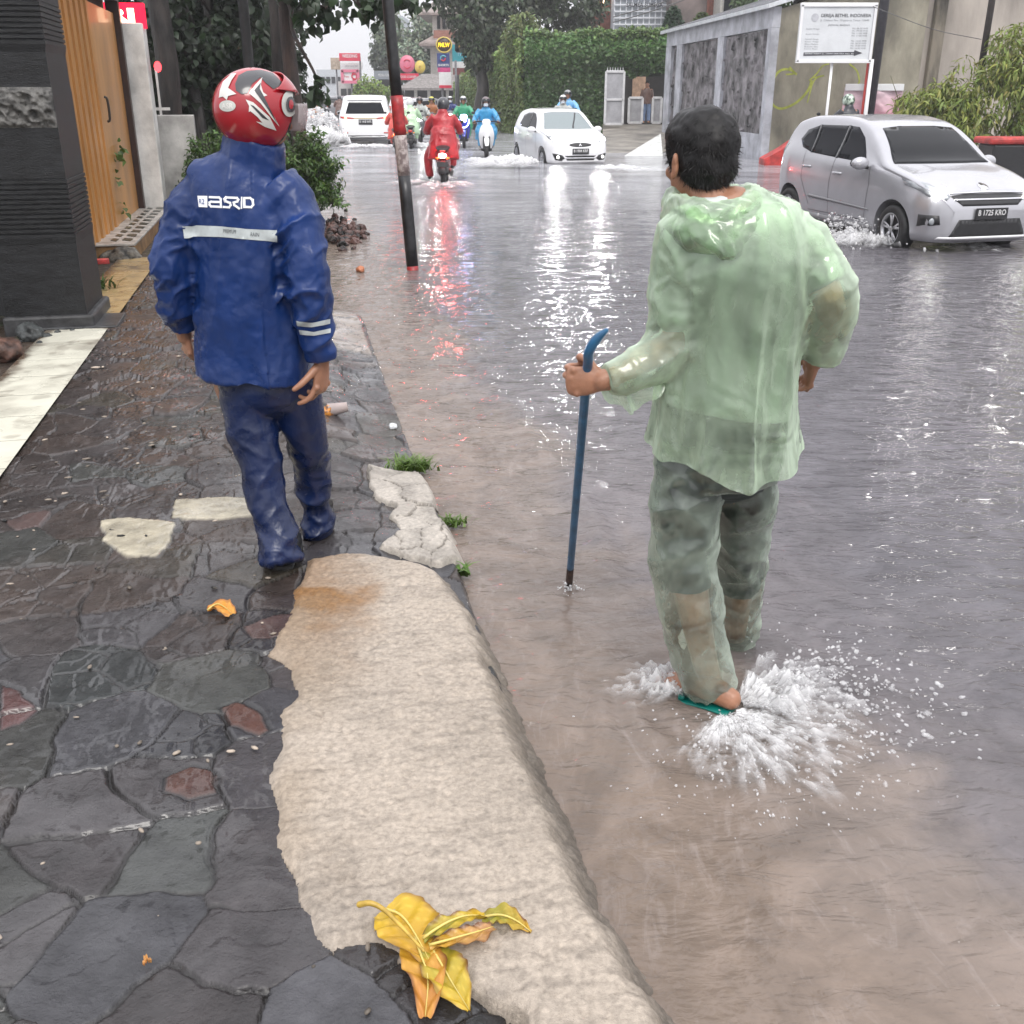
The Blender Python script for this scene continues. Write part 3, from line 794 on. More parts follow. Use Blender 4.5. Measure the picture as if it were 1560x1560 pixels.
def seg_dist(co, a, b):
    a = np.array(a); b = np.array(b); ab = b - a
    t = np.clip(((co - a) @ ab) / (ab @ ab), 0, 1)
    return np.linalg.norm(co - a - t[:, None] * ab, axis=1), t

# ------------------------------------------------------------------ man in the blue rain suit
M_blue = pbr('blue_rain_fabric', (0.007, 0.030, 0.135), 0.32, var=0.14, scale=4, bump=0.002, bscale=45, spec=0.38, coat=0.0, rvar=0.08, crease=0.013, cscale=4.0)
M_navy = pbr('navy_rain_fabric', (0.003, 0.0125, 0.060), 0.28, var=0.15, scale=6, bump=0.003, bscale=38, spec=0.5, coat=0.0, rvar=0.08, crease=0.009, cscale=5.5)
M_refl = pbr('reflective_tape', (0.50, 0.54, 0.54), 0.35, var=0.08, scale=30)
M_white = pbr('white_print', (0.78, 0.79, 0.80), 0.45, var=0.05)
M_black = pbr('black_rubber', (0.012, 0.012, 0.013), 0.45, var=0.3, scale=20)
M_grey = pbr('grey_print', (0.10, 0.11, 0.12), 0.35, var=0.1)
def pp(*a): return [P(*t) for t in a]

base = G(455, 850, 0)
man = None
def blue_man():
    # ---- skin body: one continuous figure inside the clothes
    bm = bm_new()
    hc = P(392, 172, 3.47); yaw = R(43); fwd = Vector((math.sin(yaw), math.cos(yaw), -0.04))
    L, Q = head(bm, hc, fwd, sc=1.0)
    tube(bm, pp((390, 205, 3.47), (388, 235, 3.47), (384, 262, 3.47)), [0.055, 0.056, 0.07], round_caps=True)
    tube(bm, pp((382, 262, 3.47), (370, 330, 3.47), (374, 430, 3.47), (384, 520, 3.49), (392, 590, 3.50)), [(0.10, 0.07), (0.165, 0.10), (0.150, 0.10), (0.155, 0.105), (0.15, 0.10)], seg=20, round_caps=True)
    tube(bm, pp((312, 288, 3.47), (264, 412, 3.45), (272, 470, 3.50), (281, 512, 3.53)), [0.05, 0.04, 0.034, 0.027], round_caps=True)
    tube(bm, pp((440, 295, 3.45), (470, 428, 3.40), (484, 500, 3.42), (490, 552, 3.43)), [0.05, 0.04, 0.034, 0.027], round_caps=True)
    tube(bm, pp((372, 580, 3.49), (396, 700, 3.46), (428, 840, 3.37)), [0.085, 0.06, 0.04], round_caps=True)
    tube(bm, pp((436, 580, 3.51), (472, 690, 3.60), (485, 795, 3.68)), [0.085, 0.06, 0.04], round_caps=True)
    hand(bm, P(281, 506, 3.53), (0.0, 0.25, -1), (0.75, 0.55, 0.1), -1, (24, 28, 30, 32), sc=0.92, tcurl=25)
    hand(bm, P(491, 549, 3.43), (-0.12, -0.05, -1), (-0.80, 0.30, 0.0), -1, (22, 36, 40, 34), spread=0.22, sc=1.12, tcurl=12)
    me = remeshed(bm, 0.0036, 2)
    body = ob('person', me, M_skin)
    tag(body, 'person in a blue rain suit and red helmet walking away along the stone pavement', 'person')
    eyes(body, L, Q)
    # ---- trousers
    bm = bm_new()
    tube(bm, pp((372, 560, 3.49), (381, 640, 3.48), (397, 705, 3.455), (413, 775, 3.41), (424, 815, 3.38), (430, 852, 3.355)), [(0.104, 0.108), (0.090, 0.098), (0.078, 0.088), (0.068, 0.078), (0.064, 0.072), (0.070, 0.078)], seg=24, sub=5)
    tube(bm, pp((440, 560, 3.51), (461, 640, 3.56), (473, 700, 3.61), (481, 760, 3.66), (486, 806, 3.69)), [(0.098, 0.104), (0.084, 0.094), (0.072, 0.084), (0.062, 0.074), (0.058, 0.07)], seg=24, sub=5)
    tube(bm, pp((392, 520, 3.49), (404, 585, 3.50)), [(0.165, 0.12), (0.17, 0.125)], seg=24, sub=4, round_caps=True)
    me = remeshed(bm, 0.0075, 3)
    co = get_co(me)
    z = co[:, 2]
    m = 0.35 + 0.65 * sstep(0.62, 0.40, z) + 0.75 * sstep(0.16, 0.04, z)
    # slanting pull folds, then accordion folds at the ankles
    x, y = co[:, 0], co[:, 1]
    dg = 0.014 * (ridged(x * 5 + z * 7.5, y * 4, z * 3.2 - x * 4, oct=2, seed=301) - 0.4) + 0.006 * (ridged(x * 12 - z * 9, y * 9, z * 9, oct=2, seed=302) - 0.4)
    ank = 0.016 * (ridged(x * 4, y * 4, z * 17 + 1.2 * fbm(x * 8, y * 8, seed=3), oct=1, seed=305) - 0.5) * sstep(0.26, 0.05, z)
    dq = 1.5 * dg * m + 1.3 * ank; displace(me, dq - dq.mean())
    ob('rain_trousers', me, M_navy, body)
    # ---- shoes
    for (hx, hy, D, tx, lift, red) in ((432, 866, 3.35, 0.02, 0.0, 0), (487, 809, 3.70, -0.02, 0.03, 1)):
        bm = bm_new(); h = G(hx, hy, 0); 
        fw = Vector((tx - 0.08, 1, 0)).normalized()
        a = h + fw * 0.035 + Vector((0, 0, 0.05 + lift))
        tube(bm, [a - fw * 0.03, a + fw * 0.03, a + fw * 0.12 - Vector((0, 0, 0.012 + lift * 0.6)), a + fw * 0.20 - Vector((0, 0, 0.022 + lift))], [(0.040, 0.045), (0.042, 0.048), (0.048, 0.036), (0.036, 0.022)], seg=16, sub=4, side=(1, 0, 0), round_caps=True)
        me = remeshed(bm, 0.005, 2)
        sh = ob('shoe', me, M_black, body)
        bm = bm_new()
        tube(bm, [a - fw * 0.055 - Vector((0, 0, 0.040)), a + fw * 0.03 - Vector((0, 0, 0.042)), a + fw * 0.12 - Vector((0, 0, 0.042 + lift * 0.6)), a + fw * 0.235 - Vector((0, 0, 0.042 + lift))], [(0.038, 0.008), (0.041, 0.008), (0.05, 0.008), (0.03, 0.008)], seg=16, sub=3, side=(1, 0, 0))
        ob('sole', bm, pbr('sole_rubber', (0.03, 0.03, 0.03), 0.5), sh)
        if red:
            bm = bm_new(); ellipsoid(bm, a + Vector((0.043, -0.035, 0.0)), (0.012, 0.016, 0.020), None, 2)
            ob('heel_tab', bm, pbr('red_rubber', (0.5, 0.03, 0.03), 0.4), sh)
    # ---- jacket
    bm = bm_new()
    tube(bm, pp((387, 574, 3.49), (386, 540, 3.49), (381, 470, 3.48), (375, 400, 3.47), (369, 335, 3.47), (370, 295, 3.47), (376, 268, 3.47), (382, 248, 3.47)),
         [(0.206, 0.150), (0.198, 0.146), (0.184, 0.138), (0.182, 0.132), (0.190, 0.132), (0.184, 0.122), (0.142, 0.104), (0.092, 0.085)], seg=36, sub=4)
    tube(bm, pp((382, 262, 3.47), (384, 240, 3.47), (388, 213, 3.47)), [(0.098, 0.090), (0.090, 0.088), (0.087, 0.086)], seg=24, sub=3)
    tube(bm, pp((326, 286, 3.47), (289, 315, 3.46), (269, 370, 3.44), (263, 420, 3.43), (268, 460, 3.47), (279, 497, 3.52)), [0.078, 0.074, 0.069, 0.067, 0.058, 0.048], seg=24, sub=5)
    tube(bm, pp((420, 288, 3.46), (449, 318, 3.44), (460, 375, 3.40), (466, 430, 3.38), (477, 485, 3.40), (489, 546, 3.42)), [0.082, 0.080, 0.076, 0.074, 0.063, 0.048], seg=24, sub=5)
    me = remeshed(bm, 0.0056, 3)
    co = get_co(me); x, y, z = co.T
    ls, _ = seg_dist(co, P(289, 315, 3.46), P(268, 470, 3.46)); rs, rt = seg_dist(co, P(449, 318, 3.44), P(477, 490, 3.40))
    arm = np.maximum(1 - sstep(0.08, 0.115, ls), 1 - sstep(0.09, 0.12, rs))
    # sleeves: folds that run round the arm, gathered at the elbow; back: long soft drapes hanging from the shoulders
    elb = np.exp(-((z - P(466, 420, 3.4).z) / 0.16) ** 2)
    sl = 0.020 * (ridged(x * 4.0 + z * 3.0, y * 3.0, z * 10 - x * 5 + 0.8 * fbm(x * 6, y * 6, z * 4, seed=5), oct=2, seed=311) - 0.45) * (0.45 + 0.8 * elb)
    bk = 0.012 * (ridged(x * 7.0 + 1.2 * (z - 1.1) * np.sign(x + 0.82), y * 3, z * 1.7, oct=2, seed=312) - 0.45) + 0.007 * fbm(x * 9, y * 9, z * 5, oct=3, seed=313)
    hemf = 0.010 * np.sin(x * 30 + 2 * fbm(x * 5, y * 5, seed=4)) * sstep(0.85, 0.66, z) * (1 - arm)
    shd = sstep(1.2, 1.34, z) * (1 - arm)
    sl = sl - (sl * arm).sum() / arm.sum(); bk = bk - (bk * (1 - arm)).sum() / (1 - arm).sum()
    displace(me, 2.0 * sl * arm + 1.9 * bk * (1 - arm) * (0.7 + 0.5 * shd) + hemf + 0.0022 * fbm(x * 38, y * 38, z * 38, oct=2, seed=320))
    jk = ob('rain_jacket', me, M_blue, body)
    bv = bvh_of(me); hit = pix_hit(bv)
    bm = bm_new()
    drape(bm, [(278, 346), (300, 343), (340, 345), (380, 349), (423, 351), (422, 368), (380, 365), (340, 361), (303, 360), (280, 363)], 6, hit, 0.003)
    rs_ = ob('reflective_stripe', bm, M_refl, jk)
    for (t, cx, cy, w, h, a) in (('PREMIUM', 350, 352, 19, 6, 0.06), ('RAIN', 388, 357, 13, 6, 0.06)):
        bm = bm_new(); V, Fc = fit_text(t, w, h); ca, sa = math.cos(a), math.sin(a)
        drape(bm, None, 0, hit, 0.0045, filled=([Vector((cx + v.x * ca + v.y * sa, cy + v.x * sa - v.y * ca)) for v in V], Fc)); ob('lettering', bm, M_grey, rs_)
    # back print: a boxed mark and rounded wide letters  a s r d
    bm = bm_new()
    sx = lambda X: 270 + X / 8.21; sy = lambda Y: 270 + Y / 8.21
    def stroke(pl, w):
        pl = [Vector((sx(a), sy(b))) for a, b in pl]
        for a, b in zip(pl[:-1], pl[1:]):
            d = (b - a).normalized(); n = Vector((-d.y, d.x)) * w / 2; e = d * w / 2
            drape(bm, [tuple(a - e + n), tuple(b + e + n), tuple(b + e - n), tuple(a - e - n)], 2.2, hit, 0.003)
    drape(bm, [(sx(258), sy(232)), (sx(384), sy(235)), (sx(384), sy(378)), (sx(275), sy(372))], 3, hit, 0.0028)
    W_ = 3.3
    stroke([(415, 250), (530, 255), (552, 275), (555, 372), (430, 365), (412, 345), (412, 318), (430, 308), (540, 312)], W_)
    stroke([(690, 258), (612, 255), (598, 275), (605, 300), (660, 322), (668, 350), (650, 375), (590, 372)], W_)
    stroke([(690, 258), (745, 262), (762, 282), (750, 305), (705, 318), (715, 350), (772, 388)], W_)
    stroke([(806, 255), (803, 385)], 2.2)
    stroke([(838, 262), (910, 262), (945, 285), (950, 345), (925, 375), (838, 372), (838, 285)], W_)
    ob('back_print', bm, M_white, jk)
    bm = bm_new()
    V, Fc = fit_text('R2', 8, 8); drape(bm, None, 0, hit, 0.005, filled=([Vector((sx(318) + v.x, sy(306) - v.y)) for v in V], Fc))
    ob('print_mark', bm, pbr('blue_print', (0.03, 0.06, 0.2), 0.5), jk)
    bm = bm_new()
    drape(bm, [(452, 489), (475, 491), (502, 486), (502, 493), (475, 498), (453, 496)], 4, hit, 0.003)
    drape(bm, [(456, 502), (478, 505), (503, 500), (503, 507), (478, 511), (458, 509)], 4, hit, 0.003)
    ob('sleeve_stripe', bm, M_refl, jk)
    # ---- helmet (open face), looking up the street to the right
    c = P(390, 166, 3.47); f = Vector((math.sin(yaw), math.cos(yaw), 0)); r = Vector((f.y, -f.x, 0)); u = Vector((0, 0, 1))
    hm = thing('helmet', c, None, None); hm.parent = body; hm.location = c
    def sph(az, el, k=1.0, dz=0):
        ca, sa, ce, se = math.cos(az), math.sin(az), math.cos(el), math.sin(el)
        return c + f * (ca * ce * 0.140 * k) + r * (sa * ce * 0.115 * k) + u * (se * (0.120 if se > 0 else 0.126) * k + dz)
    def elmin(az):
        a = abs(math.degrees(az))
        t = sstep(52, 74, a)
        back = -52 - 12 * (1 - float(sstep(75, 160, a))) 
        return R(float(22 * (1 - t) + back * t))
    def shell(fn_lo, fn_hi, az0, az1, na, ne, k0, k1, name, mat, parent, close=False):
        outer, inner = [], []
        for i in range(na + 1):
            az = az0 + (az1 - az0) * i / na
            lo, hi = fn_lo(az), fn_hi(az)
            outer.append([sph(az, lo + (hi - lo) * j / ne, k0) for j in range(ne + 1)])
            inner.append([sph(az, lo + (hi - lo) * j / ne, k1) for j in range(ne + 1)])
        bm = bm_new()
        O = [[bm.verts.new(p) for p in col] for col in outer]; I = [[bm.verts.new(p) for p in col] for col in inner]
        for i in range(na):
            for j in range(ne):
                bm.faces.new((O[i][j], O[i + 1][j], O[i + 1][j + 1], O[i][j + 1])); bm.faces.new((I[i][j + 1], I[i + 1][j + 1], I[i + 1][j], I[i][j]))
            bm.faces.new((I[i][0], I[i + 1][0], O[i + 1][0], O[i][0])); bm.faces.new((O[i][ne], O[i + 1][ne], I[i + 1][ne], I[i][ne]))
        if not close:
            for j in range(ne):
                bm.faces.new((O[0][j], O[0][j + 1], I[0][j + 1], I[0][j])); bm.faces.new((I[na][j], I[na][j + 1], O[na][j + 1], O[na][j]))
        bmesh.ops.remove_doubles(bm, verts=bm.verts, dist=1e-5)
        bmesh.ops.recalc_face_normals(bm, faces=bm.faces)
        for fc in bm.faces: fc.smooth = True
        return ob(name, bm, mat, parent)
    M_red = pbr('red_gloss', (0.42, 0.012, 0.022), 0.16, var=0.12, scale=4, coat=0.5)
    sh = shell(elmin, lambda a: R(89.9), -PI, PI, 96, 26, 1.0, 0.88, 'shell', M_red, hm, True)
    smooth_ang(sh, 50)
    bv2 = bvh_of(sh.data)
    off = Vector(sh.location); wl = sh.parent.location
    hit2 = pix_hit(bv2)
    q = lambda L_: [(220 + a / 3.9, 100 + b / 3.9) for a, b in L_]
    def dec(name, polys, mat, o=0.0018, cell=3.0):
        bm = bm_new()
        for pl in polys: drape(bm, q(pl), cell, hit2, o)
        return ob(name, bm, mat, sh)
    dec('crown_graphic', [[(540, 110), (560, 60), (610, 34), (690, 27), (760, 45), (815, 100), (800, 125), (765, 140), (720, 105), (690, 72), (640, 110), (612, 165), (580, 172), (545, 150)]], pbr('charcoal_gloss', (0.045, 0.045, 0.05), 0.2, coat=0.4))
    dec('flame_graphic', [[(452, 150), (470, 100), (520, 52), (548, 50), (520, 90), (500, 135), (548, 170), (500, 182), (492, 205), (470, 185), (446, 192)],
                          [(622, 165), (655, 120), (700, 72), (690, 115), (704, 160), (728, 178), (704, 186), (750, 270), (800, 362), (765, 322), (690, 225)],
                          [(602, 202), (645, 218), (742, 305), (782, 384), (715, 362), (662, 330), (700, 338), (672, 305), (630, 270), (620, 275), (622, 240)]], pbr('white_gloss', (0.74, 0.72, 0.68), 0.2, coat=0.4), 0.0028)
    dec('flame_outline', [[(652, 150), (690, 105), (684, 140), (712, 192), (790, 350), (735, 265)], [(628, 232), (650, 240), (740, 325), (700, 310)]], pbr('charcoal_gloss', (0.045, 0.045, 0.05), 0.2), 0.0036, 2.0)
    oval = lambda cx, cy, rx, ry: [(cx + rx * math.cos(t), cy + ry * math.sin(t)) for t in np.linspace(0, 2 * PI, 24, endpoint=False)]
    bd = dec('badge', [oval(496, 240, 48, 33)], pbr('silver_badge', (0.55, 0.56, 0.52), 0.25), 0.0030, 2.0)
    bm = bm_new()
    V, Fc = fit_text('ASR', 17, 8, bold=0.02); drape(bm, None, 0, hit2, 0.0045, filled=([Vector((347.3 + v.x, 161.5 - v.y)) for v in V], Fc))
    ob('badge_letters', bm, pbr('white_gloss', (0.74, 0.72, 0.68), 0.2), bd)
    # lower bumper rim, inner padding, visor and its clear shield
    bm = bm_new()
    rim = [sph(az, elmin(az), 0.94) for az in np.linspace(-PI, PI, 97)[:-1]]
    rim.append(rim[0]); tube(bm, rim, [0.009] * len(rim), seg=8, sub=1, caps=False)
    ob('edge_trim', bm, M_black, hm)
    pad = shell(lambda a: elmin(a) + R(-4), lambda a: R(60), -PI, PI, 60, 10, 0.875, 0.80, 'padding', pbr('black_foam', (0.01, 0.01, 0.011), 0.9), hm, True)
    vs = shell(lambda a: R(26 - 10 * (1 - abs(a) / R(88))), lambda a: R(26 + 30 * max(0.05, (1 - (abs(a) / R(88)) ** 2))), R(-88), R(88), 40, 6, 1.10, 1.075, 'visor', M_red, hm)
    dec('visor_plate', [oval(852, 228, 44, 74)], pbr('silver_badge', (0.55, 0.56, 0.52), 0.25), 0.006); dec('visor_pivot', [oval(856, 232, 26, 44)], pbr('charcoal_gloss', (0.045, 0.045, 0.05), 0.2), 0.009, 2.5); dec('pivot_mark', [oval(856, 232, 12, 26)], M_red, 0.011, 2.0)
    cl = shell(lambda a: R(-27 + 12 * (abs(a) / R(66)) ** 2), lambda a: R(6), R(-66), R(66), 40, 8, 1.22, 1.21, 'visor_shield', None, hm)
    m, nt, out = nodes('clear_visor')
    t = nt.nodes.new('ShaderNodeBsdfTransparent'); t.inputs[0].default_value = (0.80, 0.74, 0.74, 1)
    g_ = nt.nodes.new('ShaderNodeBsdfPrincipled'); setin(g_, Base_Color=(0.75, 0.70, 0.70, 1), Roughness=0.15)
    mx = nt.nodes.new('ShaderNodeMixShader'); mx.inputs[0].default_value = 0.30
    nt.links.new(t.outputs[0], mx.inputs[1]); nt.links.new(g_.outputs[0], mx.inputs[2]); nt.links.new(mx.outputs[0], out.inputs[0])
    cl.data.materials.append(m)
    return body
blue_man()

# ------------------------------------------------------------------ man in the pale green poncho
def poncho_mat(name='poncho_plastic', tint=(0.80, 1.0, 0.74), alpha=0.20, facing=0.9, crz=0.62, tcol=(0.84, 1.0, 0.78, 1)):
    m, nt, out = nodes(name); L = nt.links
    tr = nt.nodes.new('ShaderNodeBsdfTransparent'); tr.inputs[0].default_value = tcol
    df = nt.nodes.new('ShaderNodeBsdfDiffuse'); df.inputs[0].default_value = c4(tint)
    tl = nt.nodes.new('ShaderNodeBsdfTranslucent'); tl.inputs[0].default_value = c4(tint)
    m1 = nt.nodes.new('ShaderNodeMixShader'); m1.inputs[0].default_value = 0.22; L.new(df.outputs[0], m1.inputs[1]); L.new(tl.outputs[0], m1.inputs[2])
    gl = nt.nodes.new('ShaderNodeBsdfGlossy'); gl.inputs['Roughness'].default_value = 0.16
    lw = nt.nodes.new('ShaderNodeLayerWeight'); lw.inputs[0].default_value = 0.42
    tc = nt.nodes.new('ShaderNodeTexCoord')
    nz = nt.nodes.new('ShaderNodeTexNoise'); setin(nz, Scale=5.0, Detail=6.0, Roughness=0.65, Distortion=1.0); L.new(tc.outputs['Object'], nz.inputs['Vector'])
    mr = nt.nodes.new('ShaderNodeMapRange'); setin(mr, From_Min=0.35, From_Max=0.7); mr.inputs['To Min'].default_value = -0.10; mr.inputs['To Max'].default_value = 0.14; L.new(nz.outputs['Fac'], mr.inputs[0])
    cz = nt.nodes.new('ShaderNodeTexNoise'); cz.noise_type = 'RIDGED_MULTIFRACTAL'; setin(cz, Scale=9.0, Detail=4.0, Distortion=1.4); mpz = nt.nodes.new('ShaderNodeMapping'); mpz.inputs['Scale'].default_value = (1.6, 1.6, 0.35); L.new(tc.outputs['Object'], mpz.inputs[0]); L.new(mpz.outputs[0], cz.inputs['Vector'])
    cr = nt.nodes.new('ShaderNodeMapRange'); setin(cr, From_Min=0.9, From_Max=1.9); cr.inputs['To Min'].default_value = 0.0; cr.inputs['To Max'].default_value = crz; L.new(cz.outputs['Fac'], cr.inputs[0])
    a1 = nt.nodes.new('ShaderNodeMath'); a1.operation = 'MULTIPLY_ADD'; pw = nt.nodes.new('ShaderNodeMath'); pw.operation = 'POWER'; pw.inputs[1].default_value = 1.5; L.new(lw.outputs['Facing'], pw.inputs[0]); L.new(pw.outputs[0], a1.inputs[0]); a1.inputs[1].default_value = facing; a1.inputs[2].default_value = alpha
    a3 = nt.nodes.new('ShaderNodeMath'); a3.operation = 'ADD'; L.new(a1.outputs[0], a3.inputs[0]); L.new(cr.outputs[0], a3.inputs[1]); a1 = a3
    a2 = nt.nodes.new('ShaderNodeMath'); a2.operation = 'ADD'; a2.use_clamp = True; L.new(a1.outputs[0], a2.inputs[0]); L.new(mr.outputs[0], a2.inputs[1])
    m2 = nt.nodes.new('ShaderNodeMixShader'); L.new(a2.outputs[0], m2.inputs[0]); L.new(tr.outputs[0], m2.inputs[1]); L.new(m1.outputs[0], m2.inputs[2])
    fr = nt.nodes.new('ShaderNodeFresnel'); fr.inputs[0].default_value = 1.75
    m3 = nt.nodes.new('ShaderNodeMixShader'); L.new(fr.outputs[0], m3.inputs[0]); L.new(m2.outputs[0], m3.inputs[1]); L.new(gl.outputs[0], m3.inputs[2])
    bp = nt.nodes.new('ShaderNodeBump'); bp.inputs['Distance'].default_value = 0.008
    n3 = nt.nodes.new('ShaderNodeTexNoise'); n3.noise_type = 'RIDGED_MULTIFRACTAL'; setin(n3, Scale=6.0, Detail=3.0, Distortion=1.8); L.new(tc.outputs['Object'], n3.inputs['Vector']); L.new(n3.outputs['Fac'], bp.inputs['Height'])
    for n in (df, tl, gl, fr): L.new(bp.outputs[0], n.inputs['Normal'])
    L.new(m3.outputs[0], out.inputs[0])
    return m
M_poncho = poncho_mat()
M_poncho2 = poncho_mat('poncho_trouser_plastic', (0.84, 1.0, 0.82), 0.05, 0.75, 0.22, (0.90, 0.99, 0.90, 1))
M_shirt = pbr('grey_shirt', (0.58, 0.62, 0.60), 0.8, var=0.12, scale=8)
M_shorts = pbr('dark_shorts', (0.022, 0.032, 0.030), 0.7, var=0.2, scale=8)

def green_man():
    bm = bm_new()
    hc = P(1066, 243, 2.73); yaw = R(-24); fwd = Vector((math.sin(yaw), math.cos(yaw), -0.10))
    L, Q = head(bm, hc, fwd, (0, 0.1, 1), sc=0.96)
    tube(bm, pp((1072, 272, 2.72), (1080, 300, 2.70), (1092, 335, 2.68)), [0.056, 0.057, 0.075], round_caps=True)
    tube(bm, pp((1104, 330, 2.68), (1124, 400, 2.67), (1128, 500, 2.68), (1112, 610, 2.70), (1094, 700, 2.71)), [(0.10, 0.07), (0.165, 0.10), (0.142, 0.098), (0.150, 0.105), (0.15, 0.105)], seg=20, round_caps=True)
    tube(bm, pp((1040, 362, 2.66), (1034, 505, 2.66), (985, 545, 2.62), (918, 580, 2.58)), [0.050, 0.041, 0.036, 0.026], round_caps=True)
    tube(bm, pp((1212, 362, 2.68), (1262, 455, 2.62), (1256, 505, 2.68), (1240, 550, 2.76)), [0.050, 0.040, 0.034, 0.027], round_caps=True)
    # legs: the near one trailing with its foot just clear of the water, the other ahead in it
    ft = G(1078, 1072, WZ)
    tube(bm, [P(1052, 700, 2.70), P(1048, 860, 2.67), P(1068, 980, 2.68), P(1082, 1040, 2.68)], [0.085, 0.058, 0.042, 0.038], round_caps=True)
    tube(bm, [P(1135, 705, 2.74), P(1128, 860, 2.92), Vector((P(1118, 1010, 3.0).x, 3.04, WZ - 0.02))], [0.085, 0.056, 0.038], round_caps=True)
    a = Vector((ft.x + 0.012, ft.y - 0.01, WZ + 0.045))
    tube(bm, [a + Vector((0.045, -0.035, 0.0)), a + Vector((0.0, 0.0, 0.01)), a + Vector((-0.075, 0.07, -0.005)), a + Vector((-0.135, 0.12, -0.025))], [(0.030, 0.034), (0.036, 0.040), (0.042, 0.026), (0.040, 0.014)], seg=14, side=(0.7, 0.7, 0), round_caps=True)
    hand(bm, P(921, 580, 2.585), (-1, 0.10, -0.06), (0.10, 1, 0.0), -1, (64, 68, 70, 72), spread=0.03, sc=0.98, tcurl=85)
    hand(bm, P(1242, 546, 2.76), (-0.10, 0.35, -1), (-0.9, 0.1, 0.1), 1, (50, 55, 58, 60), sc=0.95)
    me = remeshed(bm, 0.0036, 2)
    body = ob('person', me, M_skin)
    tag(body, 'bareheaded person in a see-through pale green poncho wading and holding a blue bar', 'person')
    eyes(body, L, Q, 0.99)
    # ---- short black hair: a cap with a fringe of real strands
    bm = bm_new()
    for (x, y, z, rx, ry, rz) in ((0, -0.012, 0.036, 0.082, 0.100, 0.090), (0, -0.045, -0.012, 0.074, 0.062, 0.062), (0, 0.02, 0.062, 0.074, 0.080, 0.064), (0, -0.050, -0.040, 0.056, 0.046, 0.040)):
        ellipsoid(bm, L(x, y, z), (rx, ry, rz), Q, 3)
    me = remeshed(bm, 0.006, 3)
    co = get_co(me); displace(me, 0.007 * fbm(*(co * 32).T, oct=3, seed=71) + 0.004)
    no = get_no(me); co = get_co(me)
    pick = NR.choice(len(co), 7000)
    upv = np.array(L(0, 0, 1)) - np.array(L(0, 0, 0)); fw = np.array(L(0, 1, 0)) - np.array(L(0, 0, 0))
    V0 = co[pick] - no[pick] * 0.004; 
    swirl = np.cross(no[pick], fw) * (0.9 * fbm(*(V0 * 18).T, oct=2, seed=5))[:, None]
    dirv = no[pick] * 0.22 - upv * 0.8 + swirl + 0.28 * NR.normal(size=V0.shape) - fw * 0.1
    dirv /= np.linalg.norm(dirv, axis=1)[:, None]
    ln = NR.uniform(0.010, 0.024, len(pick))[:, None]
    sv = np.cross(dirv, no[pick]); sv /= np.linalg.norm(sv, axis=1)[:, None] + 1e-9
    a_, b_, c_ = V0 - sv * 0.0013, V0 + sv * 0.0013, V0 + dirv * ln
    n0 = len(pick)
    hme = mesh_from('hair', np.concatenate([co, a_, b_, c_]), [tuple(p.vertices) for p in me.polygons] + [(len(co) + i, len(co) + n0 + i, len(co) + 2 * n0 + i) for i in range(n0)])
    ob('hair', hme, M_hair, body)
    # ---- shirt and shorts seen through the plastic
    bm = bm_new()
    tube(bm, pp((1100, 338, 2.685), (1108, 352, 2.68), (1126, 400, 2.67), (1128, 500, 2.68), (1115, 600, 2.70), (1110, 625, 2.70)), [(0.085, 0.075), (0.150, 0.095), (0.182, 0.112), (0.166, 0.118), (0.176, 0.130), (0.178, 0.132)], seg=28, sub=4)
    tube(bm, pp((1100, 338, 2.67), (1062, 352, 2.66), (1036, 400, 2.655), (1032, 470, 2.66)), [0.074, 0.072, 0.066, 0.064], seg=18, sub=4, round_caps=True)
    tube(bm, pp((1180, 350, 2.68), (1225, 385, 2.66), (1254, 436, 2.63)), [0.062, 0.060, 0.062], seg=18, sub=4)
    me = remeshed(bm, 0.008, 3); cloth_folds(me, 0.014, 9, 41)
    ob('shirt', me, M_shirt, body)
    bm = bm_new()
    tube(bm, pp((1108, 602, 2.70), (1094, 700, 2.71)), [(0.160, 0.118), (0.165, 0.125)], seg=24, sub=4, round_caps=True)
    tube(bm, pp((1056, 690, 2.70), (1046, 800, 2.665), (1044, 892, 2.655)), [0.098, 0.082, 0.076], seg=20, sub=4)
    tube(bm, pp((1134, 690, 2.74), (1132, 800, 2.84), (1126, 892, 2.93)), [0.094, 0.076, 0.068], seg=20, sub=4)
    me = remeshed(bm, 0.008, 3); cloth_folds(me, 0.012, 9, 43)
    ob('shorts', me, M_shorts, body)
    # ---- sandals
    bm = bm_new()
    fa = a + Vector((0, 0, -0.04)); d1 = Vector((-0.74, 0.66, -0.10)).normalized()
    tube(bm, [fa + Vector((0.05, -0.04, 0.0)), fa, fa + d1 * 0.10, fa + d1 * 0.20], [(0.036, 0.008), (0.038, 0.008), (0.046, 0.008), (0.034, 0.007)], seg=14, sub=3, side=(0.7, 0.7, 0))
    tube(bm, [fa + d1 * 0.08 + Vector((0.03, 0.03, 0.01)), fa + d1 * 0.11 + Vector((0.0, 0.0, 0.045)), fa + d1 * 0.08 + Vector((-0.03, -0.03, 0.01))], [(0.012, 0.004)] * 3, seg=8, sub=4, side=d1)
    ob('sandal', bm, pbr('teal_rubber', (0.0, 0.16, 0.13), 0.4), body)
    # ---- poncho top
    def hang(me, hemz, amp, seed, fx=11.0):
        co = get_co(me); x, y, z = co.T
        ang = np.arctan2(y - 2.70, x - P(1110, 550, 2.7).x)
        d = amp * (ridged(ang * 2.6 + 0.5 * fbm(z * 3, ang, seed=seed), z * 1.1, oct=2, seed=seed) - 0.4) + 0.35 * amp * fbm(x * fx * 2, y * fx * 2, z * 5, oct=3, seed=seed + 1)
        return d
    bm = bm_new()
